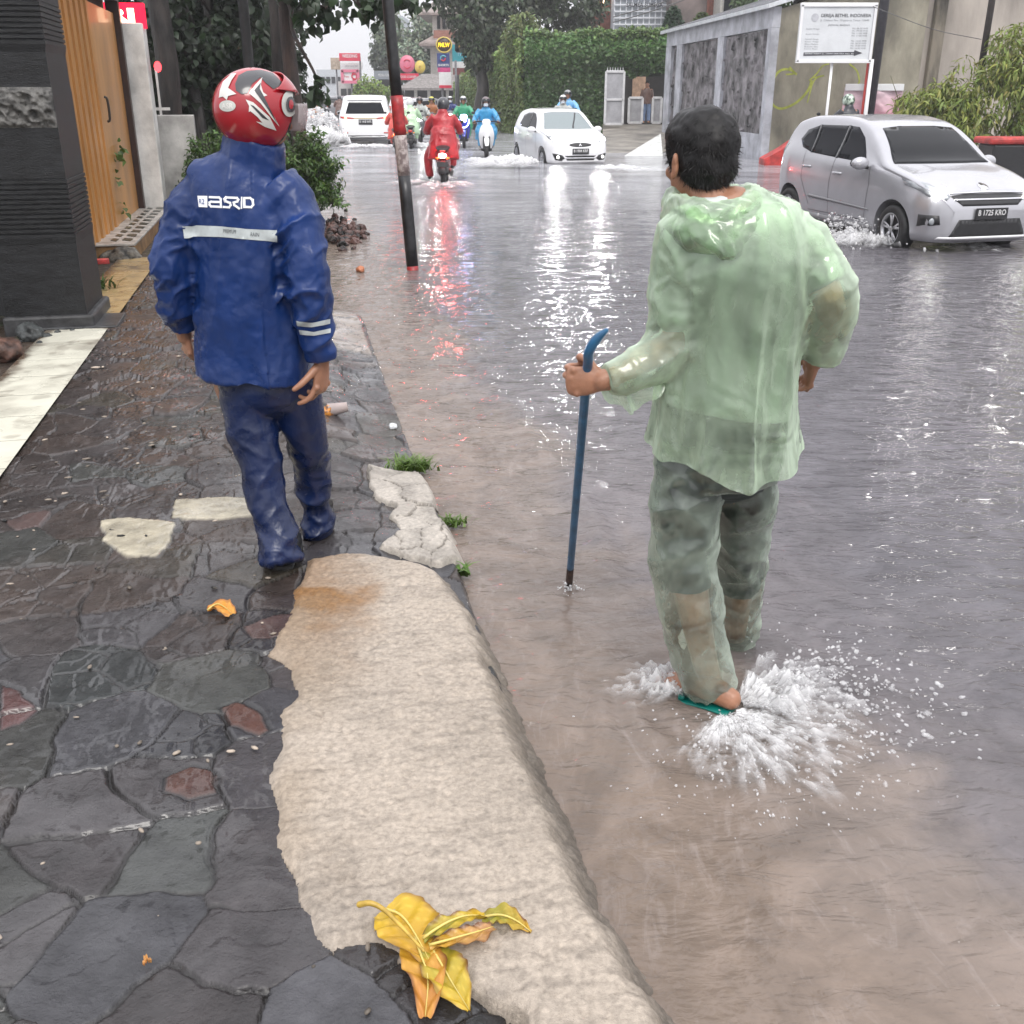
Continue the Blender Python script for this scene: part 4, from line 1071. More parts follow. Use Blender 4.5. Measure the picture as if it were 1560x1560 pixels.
    rings = tube(bm, pp((1103, 728, 2.70), (1104, 690, 2.70), (1108, 600, 2.69), (1124, 500, 2.68), (1130, 420, 2.67), (1126, 370, 2.67), (1112, 338, 2.68), (1098, 315, 2.68)),
         [(0.222, 0.19), (0.215, 0.185), (0.192, 0.160), (0.180, 0.142), (0.196, 0.138), (0.182, 0.126), (0.132, 0.105), (0.085, 0.088)], seg=40, sub=5)
    tube(bm, pp((1080, 352, 2.665), (1046, 365, 2.66), (1030, 430, 2.655), (1030, 505, 2.65), (1000, 545, 2.63), (950, 570, 2.60), (925, 578, 2.585)), [0.080, 0.080, 0.073, 0.074, 0.066, 0.052, 0.042], seg=24, sub=5)
    tube(bm, pp((1165, 352, 2.68), (1205, 365, 2.675), (1240, 405, 2.65), (1264, 450, 2.62), (1262, 495, 2.65), (1252, 535, 2.72)), [0.080, 0.078, 0.073, 0.072, 0.064, 0.058], seg=24, sub=5)
    me = remeshed(bm, 0.0075, 3)
    co = get_co(me); x, y, z = co.T
    l1, _ = seg_dist(co, P(1040, 370, 2.66), P(1030, 505, 2.65)); l2, _ = seg_dist(co, P(1030, 505, 2.65), P(925, 578, 2.585))
    r1, _ = seg_dist(co, P(1215, 375, 2.66), P(1266, 455, 2.62)); r2, _ = seg_dist(co, P(1266, 455, 2.62), P(1252, 540, 2.72))
    arm = np.maximum.reduce([1 - sstep(0.075, 0.11, d) for d in (l1, l2, r1, r2)])
    sl = 0.016 * (ridged(x * 8 + z * 6, y * 5, z * 9 - x * 8, oct=3, seed=331) - 0.42)
    hem = sstep(0.80, 0.58, z)
    tor = hang(me, 0, 0.030, 340) * (0.35 + 0.9 * hem + 0.15 * sstep(1.2, 0.9, z)) + 0.012 * (ridged(x * 9, y * 6, z * 3, oct=2, seed=350) - 0.4)
    displace(me, sl * arm + tor * (1 - arm))
    # ragged hem: slants down to the right, open below
    bm = bmesh.new(); bm.from_mesh(me)
    xc = P(1100, 700, 2.55).x
    cut = lambda p: 0.685 - 0.055 * math.exp(-((p.x - xc - 0.08) / 0.14) ** 2) + 0.010 * math.sin(p.x * 31 + p.y * 17)
    bmesh.ops.delete(bm, geom=[f_ for f_ in bm.faces if f_.calc_center_median().z < cut(f_.calc_center_median())], context='FACES')
    for _ in range(6):
        bv_ = [v for v in bm.verts if v.is_boundary]; new = [(v, sum((e.other_vert(v).co for e in v.link_edges if e.is_boundary), Vector()) / max(1, sum(e.is_boundary for e in v.link_edges))) for v in bv_]
        for v, c_ in new: v.co = v.co.lerp(c_, 0.6)
    po = ob('poncho', bm, M_poncho, body)
    # bunched hood round the neck
    bm = bm_new()
    tube(bm, pp((1025, 325, 2.70), (1045, 350, 2.62), (1095, 362, 2.585), (1140, 340, 2.63), (1150, 312, 2.70), (1120, 296, 2.76), (1060, 290, 2.78), (1026, 300, 2.75), (1025, 325, 2.70)), [0.030, 0.040, 0.046, 0.038, 0.030, 0.026, 0.024, 0.026, 0.030], seg=16, sub=5)
    tube(bm, pp((1030, 296, 2.73), (1036, 330, 2.66), (1092, 352, 2.62), (1138, 322, 2.66), (1136, 300, 2.72)), [0.020, 0.036, 0.040, 0.034, 0.018], seg=14, sub=5, round_caps=True)
    tube(bm, pp((1028, 306, 2.70), (1050, 322, 2.62), (1095, 330, 2.595), (1138, 318, 2.63), (1150, 302, 2.70)), [0.024, 0.030, 0.034, 0.030, 0.022], seg=14, sub=5, round_caps=True)
    tube(bm, pp((1060, 330, 2.60), (1100, 360, 2.565), (1120, 385, 2.555)), [(0.05, 0.02), (0.06, 0.022), (0.03, 0.014)], seg=14, sub=4, round_caps=True)
    me = remeshed(bm, 0.006, 2); cloth_folds(me, 0.022, 13, 61, warp=0.9)
    ob('hood', me, M_poncho, po)
    # loose cuff flap under the near forearm
    n1, n2 = 16, 10; vv = []
    for i in range(n1 + 1):
        t = i / n1; p0 = P(1010 - 88 * t, 572 + 18 * t, 2.62 - 0.03 * t)
        dep = 0.085 * math.sin(PI * min(1, t * 0.9 + 0.08)) ** 0.7
        for j in range(n2 + 1):
            s_ = j / n2; vv.append(p0 + Vector((0.012 * math.sin(t * 9 + s_ * 2), 0.012 * math.sin(t * 14 + s_ * 3), -dep * s_ - 0.006 * math.sin(t * 23) * s_)))
    fme = mesh_from('sleeve_flap', vv, [(i * (n2 + 1) + j, (i + 1) * (n2 + 1) + j, (i + 1) * (n2 + 1) + j + 1, i * (n2 + 1) + j + 1) for i in range(n1) for j in range(n2)])
    ob('sleeve_flap', fme, M_poncho, po)
    # ---- plastic over-trousers
    bm = bm_new()
    tube(bm, pp((1100, 660, 2.70), (1094, 720, 2.71)), [(0.178, 0.14), (0.18, 0.142)], seg=28, sub=4)
    tube(bm, pp((1054, 690, 2.70), (1044, 800, 2.665), (1046, 880, 2.655)) + [P(1056, 950, 2.655), P(1072, 1010, 2.655), P(1085, 1046, 2.655)], [0.106, 0.096, 0.094, 0.088, 0.080, 0.074], seg=26, sub=5)
    tube(bm, pp((1134, 690, 2.74), (1132, 800, 2.84), (1126, 892, 2.93), (1122, 985, 3.0)), [0.100, 0.086, 0.076, 0.064], seg=24, sub=5)
    me = remeshed(bm, 0.0075, 3)
    co = get_co(me); x, y, z = co.T
    displace(me, 0.022 * (ridged(x * 6 + z * 5.0, y * 4, z * 3.4 - x * 5.5, oct=3, seed=361) - 0.42) + 0.012 * (ridged(x * 3 - z * 9, y * 3, z * 2.0, oct=2, seed=363) - 0.4))
    bm = bmesh.new(); bm.from_mesh(me); bm.normal_update()
    dele = [f_ for f_ in bm.faces if f_.normal.z < -0.6 and f_.calc_center_median().z < 0.12]
    bmesh.ops.delete(bm, geom=dele, context='FACES')
    ob('plastic_trousers', bm, M_poncho2, body)
    return body
green_man()

# ---- the blue bar in his hand
bm = bm_new()
M_bar = pbr('blue_paint', (0.022, 0.115, 0.235), 0.32, var=0.2, scale=18, bump=0.001, bscale=60)
grip = P(893, 583, 2.625)
tip = G(866, 900, WZ - 0.03); tip.y -= 0.0
topd = (grip - tip).normalized()
def on(t): return tip + (grip - tip) * t
kb_ = on(1.125)
tube(bm, [on(0.0), on(0.5), on(1.0), on(1.07), on(1.10), kb_ + Vector((0.018, 0.0, 0.012)), kb_ + Vector((0.040, -0.004, 0.034))], [0.0125, 0.0125, 0.0125, 0.0125, 0.0125, 0.012, 0.006], seg=12, sub=4, round_caps=True)
pole = ob('crowbar', bm, M_bar)
tag(pole, 'long blue steel bar with a bent top, gripped in the fist above the brown water', 'crowbar')
bm = bm_new(); tube(bm, [on(-0.005), on(0.05), on(0.10), on(0.15)], [0.0128, 0.0131, 0.0131, 0.0128], seg=12, sub=2)
ob('rusty_end', bm, pbr('rust', (0.05, 0.025, 0.018), 0.6, var=0.4, scale=30, bump=0.002, bscale=60), pole)
# ================================================================== LEAVES
def leaf_mat(name, rough=0.42, trans=0.25):
    if name in MATS: return MATS[name]
    m, nt, out = nodes(name); L = nt.links
    a = nt.nodes.new('ShaderNodeAttribute'); a.attribute_name = 'Col'
    b = nt.nodes.new('ShaderNodeBsdfPrincipled'); L.new(a.outputs['Color'], b.inputs['Base Color']); setin(b, Roughness=rough); b.inputs['Specular IOR Level'].default_value = 0.5
    t = nt.nodes.new('ShaderNodeBsdfTranslucent'); L.new(a.outputs['Color'], t.inputs[0])
    x = nt.nodes.new('ShaderNodeMixShader'); x.inputs[0].default_value = trans; L.new(b.outputs[0], x.inputs[1]); L.new(t.outputs[0], x.inputs[2]); L.new(x.outputs[0], out.inputs[0])
    MATS[name] = m; return m
M_leaf = leaf_mat('leaf')
def leaf_cloud(name, pts, size, aspect, cols, parent=None, outward=None, droop=0.3, jitter=0.25, mat=None, seed=1, bend=0.15):
    """one small bent leaf (four faces) at every point"""
    r = np.random.default_rng(seed); n = len(pts)
    pts = np.asarray(pts, float)
    d = r.normal(size=(n, 3)); d[:, 2] -= droop * 2
    if outward is not None: d = d + outward * 0.9
    d /= np.linalg.norm(d, axis=1)[:, None]
    nn = r.normal(size=(n, 3)) * 0.6 + np.array([0, -0.25, 0.9])
    if outward is not None: nn = nn + outward * 0.8
    s = np.cross(d, nn); s /= np.linalg.norm(s, axis=1)[:, None] + 1e-9
    nn = np.cross(s, d)
    L = (size * (1 + jitter * r.normal(size=n))).clip(size * 0.4, size * 1.8)[:, None]; W = L * aspect * 0.5
    v0 = pts; m = pts + d * L * 0.5 + nn * L * bend; tip = pts + d * L - nn * L * bend * 0.6
    k1, k2 = d * L * 0.26, d * L * 0.62
    V = np.stack([v0, pts + k1 + s * W * 0.85 + nn * L * bend * 1.2, pts + k2 + s * W * 0.92 + nn * L * bend * 1.4, tip, pts + k2 - s * W * 0.92 + nn * L * bend * 1.4, pts + k1 - s * W * 0.85 + nn * L * bend * 1.2, m], 1).reshape(-1, 3)
    i = np.arange(n) * 7
    Fc = np.concatenate([np.stack([i + a_, i + (a_ + 1) % 6, i + 6], 1) for a_ in range(6)])
    me = bpy.data.meshes.new(name)
    me.vertices.add(len(V)); me.vertices.foreach_set('co', V.ravel())
    me.loops.add(Fc.size); me.loops.foreach_set('vertex_index', Fc.ravel().astype(np.int32))
    me.polygons.add(len(Fc)); me.polygons.foreach_set('loop_start', np.arange(len(Fc)) * 3)
    me.update(calc_edges=True)
    cols = np.asarray(cols, float)
    if cols.ndim == 1: cols = np.tile(cols, (n, 1))
    cols = cols * (1 + 0.28 * r.normal(size=(n, 1))).clip(0.45, 1.8) * (1 + 0.08 * r.normal(size=(n, 3)))
    set_vcol(me, np.repeat(cols.clip(0.004, 0.9), 7, axis=0))
    return ob(name, me, mat or M_leaf, parent)
def blob_pts(n, blobs, seed, shell=0.55, gap=0.0, gs=1.2):
    """points in the outer part of a few ellipsoids, thinned into clumps"""
    r = np.random.default_rng(seed); out = []; onv = []
    vol = np.array([b[1][0] * b[1][1] * b[1][2] for b in blobs]) ** 0.7; vol /= vol.sum()
    while sum(len(o) for o in out) < n:
        k = r.choice(len(blobs), 4000, p=vol)
        c = np.array([blobs[i][0] for i in k], float); rd = np.array([blobs[i][1] for i in k], float)
        d = r.normal(size=(4000, 3)); d /= np.linalg.norm(d, axis=1)[:, None]
        t = (1 - shell * r.random(4000) ** 1.6)[:, None]
        p = c + d * rd * t
        m = np.ones(4000, bool)
        if gap: m = fbm(p[:, 0] * gs, p[:, 1] * gs, p[:, 2] * gs, oct=3, seed=seed) > (gap - 0.5)
        out.append(p[m]); onv.append(d[m])
    return np.concatenate(out)[:n], np.concatenate(onv)[:n]
def branchy(bm, a, b, r0, r1, seed, wob=0.05, n=6, seg=10):
    rr = random.Random(seed); a, b = Vector(a), Vector(b); pts = []
    for i in range(n + 1):
        t = i / n; p = a.lerp(b, t)
        if 0 < i < n: p += Vector((rr.uniform(-1, 1), rr.uniform(-1, 1), 0)) * wob
        pts.append(p)
    tube(bm, pts, [r0 + (r1 - r0) * i / n for i in range(n + 1)], seg=seg, sub=3)
    return pts
M_bark = pbr('wet_bark', (0.028, 0.022, 0.019), 0.5, var=0.5, scale=9, bump=0.02, bscale=22, stretch=(1, 1, 0.25))
M_bark2 = pbr('brown_bark', (0.060, 0.036, 0.028), 0.5, var=0.45, scale=9, bump=0.015, bscale=22, stretch=(1, 1, 0.25))

# ================================================================== LEFT SIDE OF THE STREET
M_slate = pbr('black_slate', (0.010, 0.0105, 0.012), 0.42, spec=0.35, var=0.4, scale=7, bump=0.004, bscale=50, stretch=(1, 1, 4))
ROT = Matrix.Rotation(math.atan2(DV.y, DV.x), 3, 'Z')           # box axes: x across, y along the street
def uvbox(bm, u0, u1, v0, v1, z0, z1, bev=0.0, mi=0):
    c = UV((u0 + u1) / 2, (v0 + v1) / 2, (z0 + z1) / 2)
    return box(bm, c, (v1 - v0, u1 - u0, z1 - z0), ROT, bev, mi)
# ---- black pillar clad in ribbed slate with a band of rough stone
u0, u1, v0, v1 = 7.95, 8.66, -2.05, -1.505
prof = []
z = -0.05
while z < 4.6:
    band = [(0.0, 0.62, 0), (0.62, 1.02, 1), (1.02, 1.36, 0), (1.62, 1.86, 2), (1.86, 2.16, 1), (2.16, 2.42, 0), (2.42, 2.8, 1), (2.8, 3.3, 0), (3.3, 3.8, 1)]
    kind = next((k for a, b, k in band if a <= z < b), 0)
    if kind == 1:
        prof += [(z, 0.010), (z + 0.020, 0.010), (z + 0.023, 0.0), (z + 0.030, 0.0)]; z += 0.033
    else:
        prof += [(z, 0.004 if kind == 0 else 0.0)]; z += 0.05
bm = bm_new(); rings = []
for zz, o in prof:
    rings.append([bm.verts.new(UV(a, b, zz)) for a, b in ((u0 - o, v0 - o), (u0 - o, v1 + o), (u1 + o, v1 + o), (u1 + o, v0 - o))])
for a, b in zip(rings[:-1], rings[1:]):
    for k in range(4): bm.faces.new((a[k], a[(k + 1) % 4], b[(k + 1) % 4], b[k]))
bm.faces.new(list(reversed(rings[0]))); bm.faces.new(rings[-1])
bmesh.ops.recalc_face_normals(bm, faces=bm.faces)
pil = thing('gate_pillar', UV(8.3, -1.78, 0), 'tall black pillar clad in ribbed slate with a band of rough grey stone', 'pillar')
ob('slate_cladding', bm, M_slate, pil)
V_, Z_ = np.meshgrid(np.arange(v0 - 0.004, v1 + 0.004, 0.008), np.arange(1.375, 1.635, 0.008), indexing='ij')
dd = 0.055 * (ridged(V_ * 9 + Z_ * 4, Z_ * 11, oct=3, seed=91)) + 0.03 * fbm(V_ * 22, Z_ * 22, oct=3, seed=92)
edge_ = np.minimum(sstep(0, 0.02, Z_ - 1.375), 1 - sstep(1.6, 1.625, Z_)) * np.minimum(sstep(0, 0.02, V_ - v0), 1 - sstep(v1 - 0.016, v1, V_))
Uu = u0 + 0.004 - np.clip(dd, 0.0, 0.12) * edge_ - 0.008
me = grid_mesh('rough_stone_band', DU.x * Uu + DV.x * V_, DU.y * Uu + DV.y * V_, Z_)
ob('rough_stone_band', me, pbr('rough_grey_stone', (0.155, 0.15, 0.14), 0.6, var=0.4, scale=12, bump=0.01, bscale=40), pil)
bm = bm_new(); uvbox(bm, u0 - 0.03, u1 + 0.035, v0 - 0.03, v1 + 0.05, -0.06, 0.10, 0.02); ob('plinth', bm, pbr('grey_render', (0.04, 0.04, 0.042), 0.5, var=0.3, scale=9, bump=0.004), pil)
# ---- black gate beside it
gt = thing('metal_gate', UV(8.3, -2.6, 0), 'black sheet metal gate in the dark beside the slate pillar', 'gate')
bm = bm_new(); uvbox(bm, 8.22, 8.26, -4.4, -2.09, 0.06, 2.3); ob('sheet', bm, pbr('black_paint', (0.012, 0.013, 0.015), 0.4, var=0.3, bump=0.002), gt)
for k in range(9):
    bm = bm_new(); uvbox(bm, 8.19, 8.22, -2.14 - k * 0.27, -2.11 - k * 0.27, 0.06, 2.3, 0.004); ob('upright', bm, pbr('black_paint', (0.012, 0.013, 0.015), 0.4), gt)
# ---- house front: folding door, frame, step
M_wood = pbr('orange_door_paint', (0.50, 0.235, 0.062), 0.42, var=0.14, scale=2.2, bump=0.0012, bscale=60, stretch=(1, 1, 0.35), coat=0.15)
dr = thing('folding_door', UV(13, -2.0, 0), 'orange brown folding door with upright pleats on the left half', 'door')
pts = []; u = 9.6; k = 0
bm = bm_new(); col = []
while u < 12.95:
    col += [(u, -2.00), (u + 0.005, -2.012), (u + 0.010, -1.985 if k % 2 else -1.965), (u + 0.150, -1.985 if k % 2 else -1.965), (u + 0.155, -2.012)]; u += 0.165; k += 1
col.append((12.97, -2.0))
a = [bm.verts.new(UV(p[0], p[1], 0.15)) for p in col]; b = [bm.verts.new(UV(p[0], p[1], 2.62)) for p in col]
for i in range(len(col) - 1): bm.faces.new((a[i], a[i + 1], b[i + 1], b[i]))
ob('pleated_leaf', bm, M_wood, dr)
bm = bm_new(); uvbox(bm, 12.98, 15.02, -2.02, -1.975, 0.15, 2.52, 0.004); ob('flat_leaf', bm, M_wood, dr)
bm = bm_new()
hp = UV(13.06, -1.93, 1.42)
tube(bm, [hp + Vector((0, 0, -0.13)), hp + DV * 0.03 + Vector((0, 0, -0.10)), hp + DV * 0.03 + Vector((0, 0, 0.10)), hp + Vector((0, 0, 0.13))], [0.014] * 4, seg=8, sub=3); ob('handle', bm, pbr('dark_metal', (0.05, 0.045, 0.04), 0.3, metal=0.6), dr)
M_dkbrown = pbr('dark_brown_paint', (0.035, 0.016, 0.013), 0.4, var=0.2)
fr = [(15.025, 15.16, -2.06, -1.90, 0.14, 2.66), (9.5, 15.16, -2.06, -1.93, 2.66, 2.80)]
for q in fr:
    bm = bm_new(); uvbox(bm, *q, 0.006); ob('door_frame', bm, M_dkbrown, dr)
hs_ = thing('street_house', UV(13, -2.4, 0), 'low rendered house wall above and behind the orange folding door', 'house')
bm = bm_new(); uvbox(bm, 9.2, 15.2, -5.5, -2.064, 2.81, 4.4); ob('upper_wall', bm, pbr('stained_plaster', (0.30, 0.29, 0.27), 0.7, var=0.25, scale=2.5, bump=0.004), hs_)
bm = bm_new(); uvbox(bm, 9.4, 15.2, -5.4, -2.10, -0.04, 2.80); ob('lower_wall', bm, pbr('dark_interior', (0.03, 0.028, 0.026), 0.8), hs_)
for j in range(9):
    bm = bm_new(); uvbox(bm, 13.4 + j * 0.42, 13.47 + j * 0.42, -2.6, -1.75, 2.86 - 0.0 * j, 2.95, 0.004); ob('eave_rafter', bm, M_dkbrown, hs_)
bm = bm_new(); uvbox(bm, 9.2, 15.1, -2.7, -1.80, 2.956, 2.985); ob('eave_sheet', bm, pbr('rusty_sheet', (0.035, 0.03, 0.028), 0.5, var=0.4), hs_)
st = thing('door_step', UV(13.3, -1.8, 0), 'raised step with patterned tiles in front of the orange door', 'step')
bm = bm_new(); uvbox(bm, 11.45, 15.35, -2.10, -1.60, -0.05, 0.125, 0.008); ob('riser', bm, pbr('tan_riser', (0.30, 0.175, 0.075), 0.45, var=0.3, scale=6, bump=0.004), st)
bm = bm_new(); uvbox(bm, 11.43, 15.36, -2.10, -1.585, 0.1275, 0.150, 0.004); ob('tread', bm, pbr('pale_terrazzo', (0.48, 0.46, 0.43), 0.35, var=0.25, scale=7), st)
bm = bm_new()
for k in range(10):
    for (dv, w_) in ((-1.70, 0.10), (-1.83, 0.07)):
        prism(bm, [(-0.13, -w_ / 2), (0.05, -w_ / 2), (0.13, w_ / 2), (-0.05, w_ / 2)], 0, 0.004, Matrix.Translation(UV(11.75 + k * 0.36, dv, 0.151)) @ Matrix.Rotation(math.atan2(DU.y, DU.x), 4, 'Z'))
o = ob('tile_pattern', bm, pbr('dark_green_tile', (0.045, 0.05, 0.04), 0.3, var=0.2), st); o['kind'] = 'stuff'
bm = bm_new(); ellipsoid(bm, UV(11.40, -1.74, 0.0), (0.22, 0.13, 0.13), ROT, 3)
me = remeshed(bm, 0.02, 1); displace(me, 0.05 * fbm(*(get_co(me) * 7).T, oct=3, seed=6))
ob('broken_end', me, pbr('grey_rubble', (0.14, 0.13, 0.11), 0.6, var=0.5, scale=14, bump=0.01), st)
# ---- pale gatepost, low wall, railings
M_plas = pbr('weathered_white_plaster', (0.72, 0.71, 0.68), 0.65, var=0.2, scale=2.6, bump=0.004, bscale=30, detail=9)
bm = bm_new(); uvbox(bm, 15.22, 15.62, -2.15, -1.66, -0.05, 2.42, 0.012)
gp = ob('gatepost', bm, M_plas); tag(gp, 'tall weathered white post right of the orange door, under the red neon', 'post')
bm = bm_new(); uvbox(bm, 16.15, 16.30, -2.10, -1.22, -0.05, 1.30, 0.012)
lw = ob('garden_wall', bm, pbr('grey_white_plaster', (0.46, 0.45, 0.43), 0.65, var=0.25, scale=2.2, bump=0.004, bscale=30)); tag(lw, 'low grey white plaster wall beside the bush, railings behind it', 'wall')
rl = thing('railing', UV(16.9, -1.9, 0), 'white upright railings above the low plaster wall in the dark', 'railing')
for k in range(9):
    bm = bm_new(); uvbox(bm, 16.9, 16.93, -2.55 + k * 0.10, -2.52 + k * 0.10, 0.3, 1.95); ob('bar', bm, M_plas, rl)
for zz in (0.4, 1.35):
    bm = bm_new(); uvbox(bm, 16.905, 16.925, -2.6, -1.6, zz, zz + 0.04); ob('rail', bm, M_plas, rl)
ns = thing('neon_sign', UV(15.4, -1.9, 2.45), 'red glowing neon sign above the white post', 'sign')
bm = bm_new(); uvbox(bm, 15.30, 15.40, -2.22, -1.62, 2.36, 2.66, 0.01); ob('sign_box', bm, emat('red_neon', (1.0, 0.02, 0.06), 1.6), ns)
bm = bm_new()
Mn = Matrix.Translation(UV(15.285, -1.92, 2.51)) @ Matrix.Rotation(math.atan2(DV.y, DV.x), 4, 'Z') @ Matrix.Rotation(R(90), 4, 'X')
put_flat(bm, fit_text('RI', 0.34, 0.17, bold=0.05), Mn); ob('neon_letters', bm, emat('warm_neon', (1.0, 0.62, 0.40), 5.0), ns)
bm = bm_new(); ellipsoid(bm, UV(15.9, -1.60, 1.92), (0.05, 0.05, 0.07), None, 2)
tag(ob('warning_lamp', bm, emat('red_lamp', (1.0, 0.05, 0.06), 4.0)), 'small red lamp glowing beside the white post', 'lamp')

# ---- trees and poles behind the low wall
DKG = np.array([0.016, 0.032, 0.012])
def dark_tree(px, D, r0, top, seed, label, blobs, nleaf, size, col=DKG, lean=0.0, bark=None, cat='tree', aspect=0.7, limbs=4):
    p = P(px, 300, D); base = Vector((p.x, p.y, -0.05))
    t = thing('street_tree', base, label, cat)
    bm = bm_new(); topv = base + Vector((lean, 0.1, top))
    pts = branchy(bm, base, topv, r0, r0 * 0.6, seed, 0.06)
    ob('trunk', bm, bark or M_bark, t)
    rr = random.Random(seed)
    for k in range(limbs):
        b = rr.choice(blobs)[0]; bm = bm_new(); a = pts[rr.choice((3, 4, 5))]
        branchy(bm, a, Vector(b), r0 * 0.34, 0.015, seed + k, 0.10, 5, 8); ob('limb', bm, bark or M_bark, t)
    if nleaf:
        q, on_ = blob_pts(nleaf, blobs, seed, 0.8, 0.45, 1.3)
        leaf_cloud('crown', q, size, aspect, col, t, outward=on_ * 0.4, droop=0.6, seed=seed)
    return t
def bl(px, py, D, r): return (tuple(P(px, py, D)), r)
dark_tree(276, 17.2, 0.20, 6.0, 21, 'thick black trunk with dark foliage behind the railings', [bl(255, 60, 18.5, (0.9, 0.9, 1.0)), bl(250, 150, 18.6, (0.7, 0.8, 0.6)), bl(320, 20, 19, (1.3, 1, 0.9))], 2600, 0.17)
dark_tree(312, 18.4, 0.13, 6.0, 22, 'dark slim trunk between the thick trunk and the red helmet', [bl(340, 60, 20, (1.2, 1.0, 1.3)), bl(330, 170, 19.4, (1.0, 0.9, 0.9)), bl(390, 110, 21, (0.9, 1, 1.2)), bl(350, 250, 19.2, (0.9, 0.7, 0.5))], 6500, 0.17)
dark_tree(344, 19.5, 0.10, 6.0, 23, 'thin dark trunk lost in foliage above the red helmet', [bl(370, 10, 21, (1.4, 1.2, 0.9)), bl(300, 110, 21, (1.2, 1.0, 1.3)), bl(415, 170, 21.5, (0.5, 0.8, 0.9))], 4500, 0.16)
pm = thing('utility_pole', Vector((P(398, 300, 17.5).x, 17.5, -0.1)), 'straight dark utility pole left of the twin brown trunks', 'pole')
bm = bm_new(); b = Vector((P(398, 300, 17.5).x, 17.5, -0.1)); tube(bm, [b, b + Vector((-0.02, 0, 4)), b + Vector((-0.03, 0, 8))], [0.085, 0.08, 0.075], seg=14); ob('shaft', bm, pbr('dark_pole', (0.02, 0.02, 0.021), 0.4, var=0.3), pm)
bm = bm_new(); tube(bm, [b + Vector((0.0, -0.05, 3.1)), b + Vector((0.15, -0.05, 3.14)), b + Vector((0.25, -0.05, 3.02))], [0.012] * 3, seg=6); ob('bracket', bm, pbr('dark_pole', (0.02, 0.02, 0.021), 0.4), pm)
dark_tree(436, 17.0, 0.115, 6.0, 25, 'dark trunk with a pale streak, left of its brown twin', [bl(440, 20, 17.5, (0.3, 0.3, 0.2))], 60, 0.16, limbs=2)
LEAFD = np.array([0.020, 0.042, 0.014])
t1 = dark_tree(460, 16.4, 0.125, 6.0, 26, 'brown trunk at the kerb with large dark leaves hanging over the street', [bl(497, 12, 15.6, (0.50, 0.5, 0.30)), bl(548, 10, 15.4, (0.42, 0.45, 0.30)), bl(600, -6, 15.2, (0.6, 0.4, 0.10)), bl(489, 135, 15.8, (0.12, 0.2, 0.20)), bl(480, -40, 15.8, (0.9, 0.8, 0.4))], 560, 0.16, col=LEAFD, bark=M_bark2, aspect=0.8, limbs=6)
# ---- feathery bush at the foot of the trunks
def bush(px, py, D, r, n, seed, label, size=0.075, col=(0.055, 0.105, 0.022), aspect=0.35, z0=None):
    c = P(px, py, D); base = Vector((c.x, c.y, -0.1))
    t = thing('bush', base, label, 'bush')
    bm = bm_new(); rr = random.Random(seed); r_ = np.random.default_rng(seed); P_, C_ = [], []
    nst = max(24, n // 60)
    for k in range(nst):
        a = rr.uniform(0, 2 * PI); e = rr.uniform(0.15, 1.0); ln = rr.uniform(0.75, 1.12)
        tip = base + Vector((math.cos(a) * r[0] * math.sqrt(1 - e * e * 0.8) * ln, math.sin(a) * r[1] * math.sqrt(1 - e * e * 0.8) * ln, 0.15 + r[2] * e * ln))
        mid = base.lerp(tip, 0.55) + Vector((0, 0, 0.22 * r[2])); st_ = base + Vector((rr.uniform(-0.2, 0.2) * r[0], rr.uniform(-0.2, 0.2) * r[1], 0))
        cur = catmull([st_, mid, tip], 8)
        tube(bm, [Vector(c_) for c_ in cur[::4]], [0.007, 0.006, 0.005, 0.004, 0.003][:len(cur[::4])], seg=5, sub=1)
        m = n // nst
        tt = np.sqrt(r_.random(m)) * 0.78 + 0.24
        cc = np.array(cur); idx = np.clip(tt, 0, 1) * (len(cc) - 1); lo = np.clip(idx.astype(int), 0, len(cc) - 2); fr_ = (idx - lo)[:, None]
        P_.append(cc[lo] * (1 - fr_) + cc[lo + 1] * fr_ + r_.normal(size=(m, 3)) * 0.035)
        lf = rr.uniform(0.7, 1.5); C_.append(np.tile(np.array(col) * lf, (m, 1)))
    ob('stem', bm, pbr('green_stem', (0.04, 0.05, 0.02), 0.6), t)['kind'] = 'stuff'
    leaf_cloud('foliage', np.concatenate(P_), size, aspect, np.concatenate(C_), t, droop=0.1, seed=seed)
    return t
bush(455, 300, 14.3, (0.62, 0.55, 1.05), 9000, 31, 'green feathery bush at the kerb right of the blue jacket')
bush(325, 300, 15.0, (0.42, 0.5, 0.95), 3600, 32, 'green bush between the low wall and the blue jacket')
# ---- leaning striped post standing in the water
b = G(631, 411, WZ); b.z = WZ - 0.25; tp = P(585, -60, 10.95)
ax = (tp - b)
def postat(z): return b + ax * ((z - b.z) / ax.z)
sp_ = thing('striped_post', postat(WZ), 'leaning post banded black, white and red, standing in the flood water', 'post')
def z_at_row(py):
    best = min(np.arange(-0.3, 3.2, 0.005), key=lambda z: abs((lambda q: 780 - 1560 * ((q.y * SP + (q.z - CAMZ) * CP) / (q.y * CP - (q.z - CAMZ) * SP)))(postat(z)) - py)); return float(best)
rows = [(405, 418, 'base_ring', pbr('red_band', (0.34, 0.02, 0.022), 0.4, var=0.3, scale=14)), (268, 405, 'black_band', pbr('black_band', (0.016, 0.016, 0.018), 0.35, var=0.4, scale=14)),
        (206, 268, 'white_band', pbr('flaking_white', (0.42, 0.36, 0.34), 0.6, var=0.45, scale=16, bump=0.004, bscale=30, contrast=(0.42, 0.55), col2=(0.16, 0.12, 0.115))), (146, 206, 'red_band', pbr('red_band', (0.34, 0.02, 0.022), 0.4, var=0.3, scale=14)), (-60, 146, 'black_band', pbr('black_band', (0.016, 0.016, 0.018), 0.35))]
zlist = [b.z] + [z_at_row(r_[0]) for r_ in rows]
